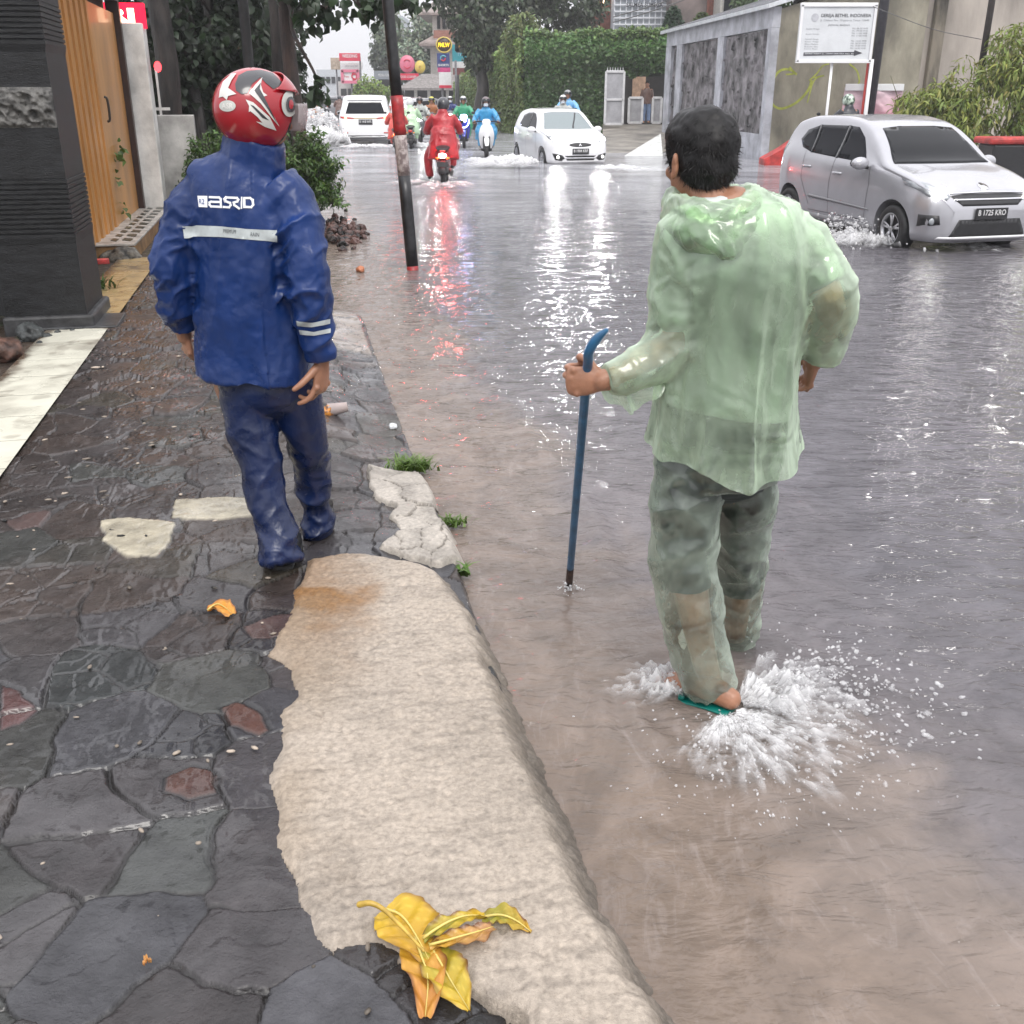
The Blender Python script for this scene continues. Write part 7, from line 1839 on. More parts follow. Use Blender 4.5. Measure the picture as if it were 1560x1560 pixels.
# 2 blue raincoat, white scooter
l = road_pt(741, 240, 30.0, 0.06); h = Vector((0.04, -1, 0)).normalized()
scooter('white scooter with a dark mudguard coming beside the ivy wall', l, h, M_bikewhite, front_lamp=LH('pale_lamp', (1, 0.98, 0.95), 5.0), mudguard=M_bikewhite)
rider('masked person in a light blue raincoat riding the white scooter', l, h, M_cyansuit, M_brh, mask=M_mask, cape=True, hood=M_dkh)
# 3 green jacket, blue scooter with a lit strip
l = road_pt(707, 222, 36.2, 0.06); h = Vector((0.05, -1, 0)).normalized()
scooter('dark blue scooter with a glowing pale blue light strip', l, h, M_bikeblue, front_lamp=LH('blue_lamp', (0.45, 0.45, 1.0), 22.0), accent=LH('blue_strip', (0.55, 0.62, 1.0), 10.0))
rider('person in a green jacket and white helmet riding the blue scooter', l, h, M_greensuit, M_whh)
# 4 orange coat, yellow helmet
l = road_pt(659, 214, 42.5, 0.10); h = Vector((0.04, -1, 0)).normalized()
scooter('dark scooter with a dazzling headlamp under the rider in orange', l, h, M_bikeblack, front_lamp=LH('bright_lamp', (1.0, 0.96, 0.88), 170.0))
rider('person in an orange brown coat and yellow helmet riding towards the camera', l, h, M_orange, M_yeh)
# 5 dark blue rider
l = road_pt(687, 206, 46.5, 0.10); scooter('dark scooter with its lamp lit, behind the red rider', l, h, M_bikegrey, front_lamp=LH('bright_lamp', (1.0, 0.96, 0.88), 170.0))
rider('masked person in dark blue riding behind the person in red', l, h, M_dkblue, M_whh, mask=M_mask)
# 6 dazzling lamp
l = road_pt(641, 219, 40.0, 0.10); scooter('scooter whose headlamp glares white right of the striped post', l, h, M_bikegrey, front_lamp=LH('dazzling_lamp', (1.0, 0.98, 0.94), 380.0))
rider('person in pale grey riding the scooter with the glaring lamp', l, h, cloth('pale_grey_coat', (0.42, 0.44, 0.42)), M_brh)
# 7 pale green poncho and a coral red coat seen from behind, partly behind the post
l = road_pt(627, 221, 35.8, 0.12); scooter('dark scooter carrying the rider in the pale green poncho', l, AWAY, M_bikegrey)
rider('person in a pale green poncho riding away right of the striped post', l, AWAY, M_palegreen, M_whh, cape=True)
l = road_pt(606, 230, 33.0, 0.12); scooter('red scooter half hidden behind the striped post', l, AWAY, M_bikered, tail_lamp=LH('tail_lamp_mid', (1.0, 0.12, 0.05), 12.0))
rider('person in a coral red coat riding away behind the striped post', l, AWAY, M_pinkred, M_dkh, cape=True, sc=0.93)
# 8 far scooters at the left
for i, (px, py, D, bm_, st_, hm_, lab, rl) in enumerate(((495, 186, 62, M_bikered, M_darkj, M_dkh, 'far red scooter with a lit tail lamp left of the white off road car', 'far person in black on the red scooter by the leaves'),
                                            (519, 182, 66, M_bikegrey, cloth('brown_coat', (0.12, 0.06, 0.045)), M_dkh, 'far grey scooter with a glowing lamp just left of the white off road car', 'far person in brown next to the white off road car'),
                                            (480, 184, 58, M_bikeblack, cloth('orange_coat', (0.45, 0.16, 0.03)), M_whh, 'far dark scooter nearest the helmet visor', 'far person in orange by the clear visor of the red helmet'))):
    l = road_pt(px, py, D, 0.12); scooter(lab, l, AWAY, bm_, tail_lamp=LH('far_tail', (1.0, 0.28, 0.14), 30.0)); rider(rl, l, AWAY, st_, hm_, cape=(i == 1))
# 9 two helmets behind the white hatchback
l = road_pt(857, 225, 33.6, 0.02); h9 = Vector((0.02, -1, 0)).normalized()
scooter('scooter hidden behind the white hatchback, two people on it', l, h9, M_bikegrey, front_lamp=LH('pale_lamp', (1, 0.98, 0.95), 5.0))
rider('masked person in a white helmet just showing over the white hatchback roof', l, h9, cloth('pale_grey_coat', (0.42, 0.44, 0.42)), M_whh, mask=M_mask)
l2 = l + Vector((0.16, 0.42, 0.14)); rider('pillion in light blue behind the white helmeted rider, over the hatchback roof', l2, h9, cloth('sky_blue_coat', (0.18, 0.45, 0.75)), pbr('grey_helmet', (0.32, 0.33, 0.34), 0.3, coat=0.3))
# 10 green striped helmet behind the silver car
l = road_pt(1276, 240, 23.5, -0.02); h10 = Vector((-0.35, 1, 0)).normalized()
scooter('scooter hidden beyond the silver hatchback', l, h10, M_bikeblack)
rider('person in a black jacket and green striped helmet beyond the silver hatchback roof', l, h10, M_darkj, M_grh)
# ================================================================== RIGHT SIDE AND FAR END OF THE STREET
# ---- panelled boundary wall
A2 = Vector((6.72, 29.0, 0)); B2 = Vector((5.72, 41.2, 0)); WD = (B2 - A2).normalized(); WN = Vector((-WD.y, WD.x, 0))   # WN points to the street (left)
if WN.x > 0: WN = -WN
WL = (B2 - A2).length
def wpt(t, o, z): return A2 + WD * t + WN * o + Vector((0, 0, z))
def t_at(px):
    best = min(np.linspace(0, WL, 600), key=lambda t: abs((lambda q: 780 + 1560 * q.x / (q.y * CP - (1.5 - CAMZ) * SP))(A2 + WD * t) - px)); return float(best)
def wbox(bm, t0, t1, o0, o1, z0, z1, bev=0.0):
    M = Matrix((WD, WN, Vector((0, 0, 1)))).transposed()
    return box(bm, wpt((t0 + t1) / 2, (o0 + o1) / 2, (z0 + z1) / 2), (t1 - t0, o1 - o0, z1 - z0), M, bev)
bw = thing('boundary_wall', A2, 'roadside wall of dark rough panels in a pale grey frame', 'wall')
M_frame = pbr('pale_grey_frame', (0.46, 0.47, 0.51), 0.6, var=0.2, scale=2, bump=0.003)
M_panel = pbr('rough_dark_panel', (0.20, 0.185, 0.195), 0.5, var=0.5, scale=2.5, bump=0.0, detail=9)
cols_px = [(1176, 1165), (1100, 1091), (1038, 1030), (1022, 1010)]
cols = [(t_at(a), t_at(b)) for a, b in cols_px]
for (a, b) in cols:
    bm = bm_new(); wbox(bm, a, b, -0.15, 0.07, -0.15, 3.12, 0.01); ob('upright', bm, M_frame, bw)
bm = bm_new(); wbox(bm, cols[0][0], cols[-1][1], -0.16, 0.06, 3.123, 3.62, 0.01); ob('top_beam', bm, M_frame, bw)
bm = bm_new(); wbox(bm, cols[0][0] + 0.02, cols[-1][1] - 0.02, -0.14, 0.055, -0.3, 0.55, 0.01); ob('plinth', bm, M_frame, bw)
for k in range(3):
    a, b = cols[k][1], cols[k + 1][0]
    T_, Z_ = np.meshgrid(np.arange(a, b + 0.02, 0.03), np.arange(0.55, 3.125, 0.03), indexing='ij')
    d = 0.055 * (ridged(T_ * 1.1 + 0.5 * fbm(T_, Z_, seed=4), Z_ * 0.8, oct=3, seed=500 + k) - 0.45) + 0.03 * fbm(T_ * 4, Z_ * 3, oct=4, seed=510 + k)
    d = d + 0.05 * (ridged(T_ * 2.2, Z_ * 2.2, oct=2, seed=520 + k) > 0.80)
    d = np.clip(d - 0.03, -0.12, 0.05)
    me = grid_mesh('stone_panel', A2.x + WD.x * T_ + WN.x * d, A2.y + WD.y * T_ + WN.y * d, Z_)
    ob('stone_panel', me, M_panel, bw)
# ---- end wall with graffiti, facing the camera
M_olive = pbr('olive_grey_render', (0.31, 0.285, 0.22), 0.7, var=0.28, scale=1.1, bump=0.006, bscale=20, detail=9, stretch=(1, 1, 0.5))
ED = Vector((0.9786, 0.2055, 0)); EN = Vector((0.2055, -0.9786, 0))
def epoly(bm, pts, th):
    a = [bm.verts.new(A2 + ED * x + EN * 0.0 + Vector((0, 0, z))) for x, z in pts]; b = [bm.verts.new(A2 + ED * x - EN * th + Vector((0, 0, z))) for x, z in pts]; n = len(pts)
    bm.faces.new(a); bm.faces.new(list(reversed(b)))
    for i in range(n): bm.faces.new((a[i], b[i], b[(i + 1) % n], a[(i + 1) % n]))
    bmesh.ops.recalc_face_normals(bm, faces=bm.faces)
ew = thing('end_wall', A2, 'olive grey rendered end wall with yellow green graffiti under a sloping roof', 'wall')
bm = bm_new(); epoly(bm, [(0.10, -0.3), (4.3, -0.3), (4.3, 4.75), (0.10, 3.55)], 0.25); ewb = ob('wall_face', bm, M_olive, ew)
bvw = bvh_of(ewb.data)
def hit_w(p):
    d = ray(p[0], p[1]).normalized(); h = bvw.ray_cast(EYE - ew.location * 0, d)
    return None if h[0] is None else (h[0], EN)
bm = bm_new()
def spray(pts, w):
    c = catmull(pts, 6)
    for a, b in zip(c[:-1], c[1:]):
        a = Vector(a); b = Vector(b); d = (b - a).normalized(); n = Vector((-d.y, d.x)) * w / 2; e = d * 0.4
        drape(bm, [tuple(a - e + n), tuple(b + e + n), tuple(b + e - n), tuple(a - e - n)], 9, hit_w, 0.004)
q3 = lambda L_: [(980 + a / 2.69, a2 / 2.69) for a, a2 in L_]
spray(q3([(628, 305), (600, 285), (560, 290), (530, 330), (520, 380), (528, 425), (560, 445), (600, 435), (640, 410), (675, 370), (690, 330)]), 3.6)
spray(q3([(600, 275), (618, 300), (585, 305)]), 2.6)
spray(q3([(680, 330), (712, 300), (735, 270), (760, 262)]), 2.0); spray(q3([(690, 320), (740, 310), (700, 330), (672, 420)]), 1.8)
spray(q3([(845, 262), (875, 290), (885, 330), (880, 345)]), 2.4)
ob('graffiti', bm, pbr('yellow_green_spray', (0.42, 0.46, 0.08), 0.6, var=0.2), ew)
bm = bm_new(); vp = P(1199, 177, A2.y + 0.25); tube(bm, [vp + EN * 0.02, vp - EN * 0.04], [0.09, 0.09], seg=16, sub=1); ob('vent_pipe', bm, M_black, ew)
# ---- lean-to roof over the panelled wall
rf = thing('lean_to_roof', A2 + Vector((0, 0, 3.6)), 'grey sheet metal lean-to roof with a white edge above the panelled wall', 'roof')
bm = bm_new()
e0 = A2 + WN * 0.25 + Vector((0, -0.25, 3.64)); e1 = B2 + WN * 0.25 + Vector((0, 0.3, 3.64)); r0 = A2 + ED * 4.4 + Vector((0, -0.25, 4.95)); r1 = B2 + ED * 4.4 + Vector((0, 0.3, 4.95))
n = 48; 
for k in range(n):
    p0 = e0.lerp(e1, k / n); p1 = e0.lerp(e1, (k + 1) / n); s0 = r0.lerp(r1, k / n); s1 = r0.lerp(r1, (k + 1) / n); up = Vector((0, 0, 0.035 if k % 2 else 0))
    bm.faces.new([bm.verts.new(x + up) for x in (p0, p1, s1, s0)])
    if k: bm.faces.new([bm.verts.new(x) for x in (p0, s0, s0 + Vector((0, 0, 0.035)), p0 + Vector((0, 0, 0.035)))])
ob('roof_sheet', bm, pbr('grey_roof_sheet', (0.15, 0.155, 0.175), 0.35, var=0.25, scale=1.5), rf)
bm = bm_new()
for a, b in ((e0, e1), (e0, r0)):
    d = (b - a).normalized(); M = frame_from(d, (0, 0, 1)); box(bm, (a + b) / 2 + Vector((0, 0, -0.03)), ((b - a).length, 0.05, 0.10), M, 0.004)
ob('edge_board', bm, pbr('white_edge', (0.6, 0.62, 0.64), 0.4, var=0.1), rf)
# ---- tall stained concrete building on the right
tb = thing('concrete_building', A2 + ED * 8, 'tall blank building of stained grey brown concrete on the right', 'building')
M_stain = pbr('stained_concrete', (0.36, 0.32, 0.28), 0.75, var=0.35, scale=0.55, bump=0.006, bscale=14, detail=10, stretch=(1, 1, 0.35), contrast=(0.3, 0.62))
bm = bm_new(); c = A2 + ED * 13.2 - EN * 4.0 + Vector((0, 0, 4.5)); box(bm, c, (17.8, 8.0, 9.6), Matrix((ED, -EN, Vector((0, 0, 1)))).transposed(), 0.02); ob('wall_face', bm, M_stain, tb)
bm = bm_new(); c = A2 + ED * 4.62 - EN * 0.1 + Vector((0, 0, 4.4)); box(bm, c, (0.34, 0.5, 9.6), Matrix((ED, -EN, Vector((0, 0, 1)))).transposed(), 0.03); ob('rough_column', bm, pbr('mossy_column', (0.15, 0.13, 0.10), 0.7, var=0.5, scale=2.2, bump=0.02, bscale=12, stretch=(1, 1, 0.3)), tb)
# ---- church notice board on posts
def board(name, x0, y0, x1, y1, D, mat, depth=0.12, tilt=0.0):
    """upright board seen between picture columns/rows, at distance D. Returns (object, M, w, h)"""
    a = P(x0, y1, D); b = P(x1, y0, D); c = P((x0 + x1) / 2, (y0 + y1) / 2, D)
    w = abs(P(x1, (y0 + y1) / 2, D).x - P(x0, (y0 + y1) / 2, D).x); h = b.z - a.z
    bm = bm_new(); box(bm, c, (w, depth, h), Matrix.Rotation(tilt, 3, 'Z'), min(0.02, h * 0.05)); o = ob(name, bm, mat)
    M = Matrix.Translation(c) @ Matrix.Rotation(tilt, 4, 'Z') @ Matrix.Translation((0, -depth / 2 - 0.004, 0)) @ Matrix.Rotation(R(90), 4, 'X')
    return o, M, w, h
def text_on(name, M, txt, x, y, w, h, mat, parent, off=0.003, **k):
    bm = bm_new(); put_flat(bm, fit_text(txt, w, h, **k), M @ Matrix.Translation((x, y, off))); return ob(name, bm, mat, parent)
def post(parent, x, y, D, z1, r, mat, name='post'):
    p = P(x, y, D); bm = bm_new(); tube(bm, [(p.x, p.y, -0.3), (p.x, p.y, z1)], [r, r], seg=12, sub=1); return ob(name, bm, mat, parent)
M_wboard = pbr('white_board', (0.66, 0.68, 0.70), 0.4, var=0.06, scale=1.5); M_txt = pbr('dark_lettering', (0.045, 0.045, 0.055), 0.5); M_txtg = pbr('grey_lettering', (0.30, 0.31, 0.33), 0.5)
cb = thing('notice_board', P(1274, 130, 27.6), 'white church notice board on posts, listing times above a black arrow', 'sign'); cb.location.z = 0
o, M, w, h = board('board', 1220, 10, 1327, 93, 27.6, M_wboard, 0.08); o.parent = cb; o.location = -cb.location
sxy = lambda X, Y: ((X / 10.4 - 20 - 53.5) / 107 * w, -(((Y - 110) / 860) - 0.5) * h)     # from the close-up of the board
for (nm, t, X, Y, W_, H_, mt, kw) in (('title_text', 'GEREJA BETHEL INDONESIA', 885, 262, 760, 68, M_txt, dict(bold=0.008)), ('address_text', 'Jl. Cililitan No. 10 Jakarta Timur 13640', 870, 332, 740, 40, M_txtg, {}), ('heading_text', 'JADWAL IBADAH', 785, 408, 330, 34, M_txtg, dict(bold=0.02))):
    x, y = sxy(X, Y); text_on(nm, M, t, x, y, W_ / 1072 * w, H_ / 860 * h, mt, cb, **kw)
for i, Y in enumerate((466, 548, 628, 668, 706, 744, 782)):
    x, y = sxy(385, Y); text_on('times_text', M, ('Ibadah Minggu', 'Ibadah Remaja', 'Sekolah Minggu', 'Doa Pagi', 'Doa Malam', 'Kaum Ibu', 'Kaum Bapa')[i], x, y, 0.19 * w, 0.028 * h, M_txtg, cb)
for i, Y in enumerate((456, 494, 534, 572, 654, 692, 730, 770)):
    x, y = sxy(1130, Y); text_on('times_text', M, ('Pkl. 06.30 WIB', 'Pkl. 09.00 WIB', 'Pkl. 11.00 WIB', 'Pkl. 17.00 WIB', 'Pkl. 10.00 WIB', 'Pkl. 18.30 WIB', 'Pkl. 19.00 WIB', 'Pkl. 16.00 WIB')[i], x, y, 0.22 * w, 0.028 * h, M_txtg, cb)
bm = bm_new(); L_ = [sxy(*q) for q in ((275, 838), (1075, 828), (1080, 800), (1210, 846), (1080, 892), (1075, 872), (275, 890))]; prism(bm, [tuple(q) for q in reversed(L_)], 0.002, 0.006, M); ar = ob('arrow', bm, M_txt, cb)
x, y = sxy(680, 860); text_on('arrow_text', M, 'SEKRETARIAT JL. DEWI SARTIKA NO. 50', x, y, 0.70 * w, 0.034 * h, M_wboard, cb, off=0.008, bold=0.01)
bm = bm_new(); x, y = sxy(400, 285); lathe(bm, [(0.001, 0.003), (0.052 * w, 0.003)], 24, M @ Matrix.Translation((x, y, 0)), close=False); ob('emblem', bm, pbr('faint_emblem', (0.46, 0.47, 0.50), 0.5), cb)
for (p_, q_) in (((0, h / 2 + 0.03), (w + 0.14, 0.09)), ((0, -h / 2 - 0.02), (w + 0.14, 0.07)), ((-w / 2 - 0.03, 0), (0.07, h + 0.06)), ((w / 2 + 0.03, 0), (0.07, h + 0.06))):
    bm = bm_new(); box(bm, M @ Vector((p_[0], p_[1], -0.03)), (q_[0], 0.12, q_[1]), None, 0.008); ob('frame', bm, M_carwhite, cb)
post(cb, 1265, 120, 27.66, 2.35, 0.035, M_carwhite); post(cb, 1325, 120, 27.70, 2.35, 0.05, M_carwhite); post(cb, 1320, 120, 27.8, 2.3, 0.035, pbr('red_post', (0.45, 0.03, 0.02), 0.4))
pb = thing('lamp_pole', P(1334, 120, 28.1), 'thick dark pole just right of the church notice board', 'pole'); pb.location.z = 0
p = P(1330, 120, 28.1); bm = bm_new(); tube(bm, [(p.x, p.y, -0.2), (p.x + 0.12, p.y, 9)], [0.12, 0.11], seg=16, sub=2); ob('shaft', bm, pbr('dark_violet_pole', (0.035, 0.033, 0.042), 0.4, var=0.2), pb)
pb = thing('thin_pole', P(1492, 118, 25.5), 'thin dark pole rising out of the bamboo bush at the right', 'pole'); pb.location.z = 0
p = P(1492, 118, 25.5); bm = bm_new(); tube(bm, [(p.x, p.y, -0.2), (p.x + 0.02, p.y, 8)], [0.075, 0.07], seg=12, sub=2); ob('shaft', bm, pbr('rusty_dark_pole', (0.035, 0.026, 0.024), 0.5, var=0.3), pb)
# banner on a low fence, bamboo, red things
bn = thing('banner', P(1325, 150, 28.4), 'pink and white cloth banner tied behind the silver hatchback', 'banner'); 
a = P(1284, 160, 28.5); b = P(1376, 133, 28.5); X_, Z_ = np.meshgrid(np.linspace(a.x, b.x, 50), np.linspace(a.z - 0.5, b.z, 30), indexing='ij')
Yb = 28.5 + 0.05 * fbm(X_ * 4 + Z_ * 3, Z_ * 5, oct=3, seed=6) + 0.03 * np.sin(X_ * 9 + Z_ * 5); me = grid_mesh('cloth', X_, Yb, Z_)
tt = ((Z_ - Z_.min()) / (Z_.max() - Z_.min()))[..., None]; nn_ = sstep(0.0, 0.35, fbm(X_ * 2.5, Z_ * 4, oct=3, seed=7))[..., None]
set_vcol(me, (np.array([0.55, 0.20, 0.27]) * (1 - tt) + np.array([0.66, 0.50, 0.55]) * tt) .reshape(-1, 3) * (1 - 0.0) + (nn_ * 0.12).reshape(-1, 1)); ob('cloth', me, vcol_mat('banner_cloth', rough=0.6, var=0.1, bump=0.0), bn)
bm = bm_new(); box(bm, Vector(((a.x + b.x) / 2, 28.45, b.z + 0.0)), (b.x - a.x, 0.03, 0.16), None, 0.006); ob('white_hem', bm, M_carwhite, bn)
def red_block(name, x0, y0, x1, y1, D, lab, cat, mat):
    o, M, w, h = board(name, x0, y0, x1, y1, D, mat, 0.5); tag(o, lab, cat); return o
bm = bm_new(); q0 = P(1164, 252, 27.0); q0.z = -0.25; pts = [(0, 0), (0.75, 0), (0.75, 0.75), (0.45, 0.55), (0.0, 0.30)]
M_ = Matrix.Translation(q0) @ Matrix.Rotation(R(90), 4, 'X'); prism(bm, pts, -0.6, 0, M_); tag(ob('red_barrier', bm, pbr('faded_red', (0.50, 0.045, 0.04), 0.5, var=0.3, scale=4)), 'low faded red barrier at the corner behind the silver hatchback', 'barrier')
rb = thing('bin', P(1535, 230, 20.5), 'red lidded black bin half hidden by the silver hatchback bonnet', 'bin'); rb.location.z = -0.1
p = P(1537, 230, 20.5); bm = bm_new(); box(bm, (p.x, p.y, 0.25), (0.9, 0.7, 0.9), None, 0.04); ob('bin_body', bm, M_blackpl, rb)
bm = bm_new(); box(bm, (p.x - 0.05, p.y, 0.76), (1.0, 0.78, 0.12), None, 0.04); ob('lid', bm, pbr('faded_red', (0.50, 0.045, 0.04), 0.5), rb)
LIME = np.array([0.21, 0.25, 0.055])
def drooping(name, blobs, n, size, aspect, col, seed, label, cat='bush', stems=10, base=None):
    c = Vector(blobs[0][0]); t = thing(name, Vector((c.x, c.y, -0.1)), label, cat)
    q, on_ = blob_pts(n, blobs, seed, 0.7, 0.42, 1.6); leaf_cloud('foliage', q, size, aspect, col, t, outward=on_ * 0.5, droop=0.8, seed=seed, bend=0.1)
    rr = random.Random(seed)
    bm = bm_new()
    for k in range(stems):
        b = Vector(rr.choice(blobs)[0]); tube(bm, [(b.x + rr.uniform(-.3, .3), b.y, -0.1), (b.x + rr.uniform(-.4, .4), b.y, b.z * 0.6), (b.x + rr.uniform(-.8, .8), b.y, b.z + 0.6)], [0.02, 0.016, 0.006], seg=6, sub=3)
    s_ = ob('stem', bm, pbr('bamboo_stem', (0.10, 0.10, 0.03), 0.5), t); s_['kind'] = 'stuff'
    return t
drooping('bamboo_bush', [bl(1545, 120, 25.0, (1.0, 0.9, 1.15)), bl(1500, 140, 25.2, (0.9, 0.8, 0.9)), bl(1470, 165, 25.2, (0.8, 0.8, 0.75)), bl(1425, 165, 25.4, (0.65, 0.7, 0.55)), bl(1390, 158, 25.6, (0.4, 0.6, 0.35)), bl(1600, 150, 25, (0.9, 0.9, 1.2)), bl(1480, 200, 24.8, (1.1, 0.7, 0.5))], 9000, 0.20, 0.22, LIME, 61, 'lime green bamboo bush drooping behind the silver hatchback')

# ---- ivy covered wall
r_ = np.random.default_rng(70)
def hedge():
    base = P(800, 200, 46); t = thing('ivy_wall', Vector((base.x, base.y, 0)), 'tall ivy covered wall turning the corner behind the white hatchback', 'hedge')
    x0, y0 = 0.55, 46.0; fx1 = 6.3
    S0 = Vector((x0, y0, 0)); S1 = Vector((-3.6, 72.0, 0))
    bm = bm_new()
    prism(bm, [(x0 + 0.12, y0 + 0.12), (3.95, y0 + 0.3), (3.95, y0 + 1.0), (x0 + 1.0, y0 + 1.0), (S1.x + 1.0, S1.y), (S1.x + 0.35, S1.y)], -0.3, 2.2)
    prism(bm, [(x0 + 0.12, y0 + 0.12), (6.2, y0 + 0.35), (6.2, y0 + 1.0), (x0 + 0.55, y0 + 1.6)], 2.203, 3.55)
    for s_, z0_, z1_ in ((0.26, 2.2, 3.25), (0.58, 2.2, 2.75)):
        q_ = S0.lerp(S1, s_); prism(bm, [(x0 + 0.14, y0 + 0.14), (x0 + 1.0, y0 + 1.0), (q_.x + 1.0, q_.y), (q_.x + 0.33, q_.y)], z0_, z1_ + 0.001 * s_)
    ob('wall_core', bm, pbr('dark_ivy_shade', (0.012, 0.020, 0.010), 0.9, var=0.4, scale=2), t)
    def bulge(a, b, s): return 0.28 * fbm(a * 0.8, b * 0.8, oct=3, seed=s)
    n = 26000
    fx = r_.uniform(x0, fx1, n); fz = r_.uniform(-0.2, 3.95 , n) 
    keep = ((fx < 3.95) | (fz > 2.35 + 0.25 * fbm(fx * 2, fx * 0, seed=5))) & (fz < 3.75 + 0.22 * fbm(fx * 1.5, fx * 0 + 4, oct=3, seed=9) + 0.12 * r_.random(n))
    fx, fz = fx[keep], fz[keep]
    fy = y0 - bulge(fx, fz, 3) - 0.10 * r_.random(len(fx)) + 0.22 * sstep(2.6, 3.8, fz) * 0 - 0.35 * sstep(2.2, 3.2, fz) * (1 - sstep(3.3, 3.9, fz))
    pf = np.stack([fx, fy, fz], 1); nf = np.tile([0, -1.0, 0.3], (len(pf), 1))
    cf = np.tile([0.075, 0.145, 0.044], (len(pf), 1)) * (0.75 + 0.7 * sstep(2.2, 3.8, fz))[:, None]  # shading put into leaf colour: front darker than the side face, paler upward
    n = 20000
    s = r_.random(n) ** 1.4; top = 3.7 - 1.5 * s; sz = r_.random(n) * (top + 0.2 + 0.25 * fbm(s * 20, s * 0, oct=2, seed=8)) - 0.2
    ps = np.array(S0)[None] * (1 - s)[:, None] + np.array(S1)[None] * s[:, None]; nd = np.array([-0.987, -0.157, 0.2])
    ps[:, 2] = sz; ps += nd * (bulge(s * 26, sz, 6) + 0.15 * r_.random(n) + 0.12 * sstep(1.0, 3.0, sz))[:, None]
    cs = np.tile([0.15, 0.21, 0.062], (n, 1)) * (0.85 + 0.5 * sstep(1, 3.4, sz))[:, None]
    n = 5000; tx = r_.uniform(x0, fx1, n); pt = np.stack([tx, y0 + r_.uniform(-0.3, 1.0, n), 3.65 + 0.2 * fbm(tx * 1.5, tx * 0 + 4, oct=3, seed=9) + 0.28 * r_.random(n) ** 2], 1); ct = np.tile([0.12, 0.19, 0.055], (n, 1))
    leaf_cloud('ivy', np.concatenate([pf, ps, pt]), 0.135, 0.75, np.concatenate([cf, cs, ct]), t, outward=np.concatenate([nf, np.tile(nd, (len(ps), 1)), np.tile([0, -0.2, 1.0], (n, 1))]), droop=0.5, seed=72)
hedge()
drooping('shrub', [bl(797, 48, 47.5, (0.75, 0.7, 0.75)), bl(782, 62, 48, (0.5, 0.6, 0.6)), bl(812, 60, 47.5, (0.5, 0.5, 0.4))], 2600, 0.16, 0.5, np.array([0.14, 0.18, 0.06]), 62, 'pale green shrub rising above the corner of the ivy wall')
# ---- big tree behind
def big_tree(px, py, D, blobs, n, size, col, seed, label, r0=0.35, cat='tree'):
    p = P(px, py, D); base = Vector((p.x, p.y, -0.1)); t = thing('tree', base, label, cat)
    top = max(b[0][2] for b in blobs); bm = bm_new(); pts = branchy(bm, base, base + Vector((0.1, 0, top * 0.8)), r0, r0 * 0.45, seed, 0.15); ob('trunk', bm, M_bark, t)
    for k, b in enumerate(blobs):
        bm = bm_new(); branchy(bm, pts[2 + k % 4], b[0], r0 * 0.35, 0.03, seed + k, 0.2, 5, 8); ob('limb', bm, M_bark, t)
    q, on_ = blob_pts(n, blobs, seed, 0.75, 0.44, 0.7)
    cc = np.tile(col, (n, 1)) * (0.7 + 0.75 * sstep(-0.3, 0.9, on_[:, 2] - 0.3 * on_[:, 1]))[:, None]  # crown shading put into leaf colour: paler upward and towards the camera
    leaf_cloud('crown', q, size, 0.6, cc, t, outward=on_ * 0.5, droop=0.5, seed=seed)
    return t
big_tree(731, 120, 53, [bl(735, 15, 53, (1.8, 1.6, 1.9)), bl(790, -5, 54, (2.3, 1.8, 1.7)), bl(845, 5, 55, (2.0, 1.6, 1.7)), bl(885, 20, 56, (1.4, 1.4, 1.6)), bl(740, 62, 53, (1.2, 1.0, 1.2)), bl(700, -10, 53, (1.3, 1.2, 1.2)), bl(800, -60, 55, (4, 2.5, 1.6)), bl(722, 85, 52.5, (0.55, 0.6, 0.7))], 15000, 0.24, np.array([0.055, 0.078, 0.040]), 63, 'big dark tree spreading behind the corner of the ivy wall')
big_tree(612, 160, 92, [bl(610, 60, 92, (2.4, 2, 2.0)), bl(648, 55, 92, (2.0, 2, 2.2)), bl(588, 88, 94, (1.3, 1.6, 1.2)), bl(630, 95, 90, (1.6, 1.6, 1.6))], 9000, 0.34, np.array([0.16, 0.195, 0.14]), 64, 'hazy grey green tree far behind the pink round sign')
big_tree(560, 160, 84, [bl(562, 138, 84, (1.1, 1.0, 1.0)), bl(585, 146, 84, (0.9, 0.9, 0.7)), bl(552, 146, 84, (0.8, 0.9, 0.6))], 2600, 0.22, np.array([0.14, 0.20, 0.04]), 65, 'bright green round tree ahead of the white off road car', 0.15)
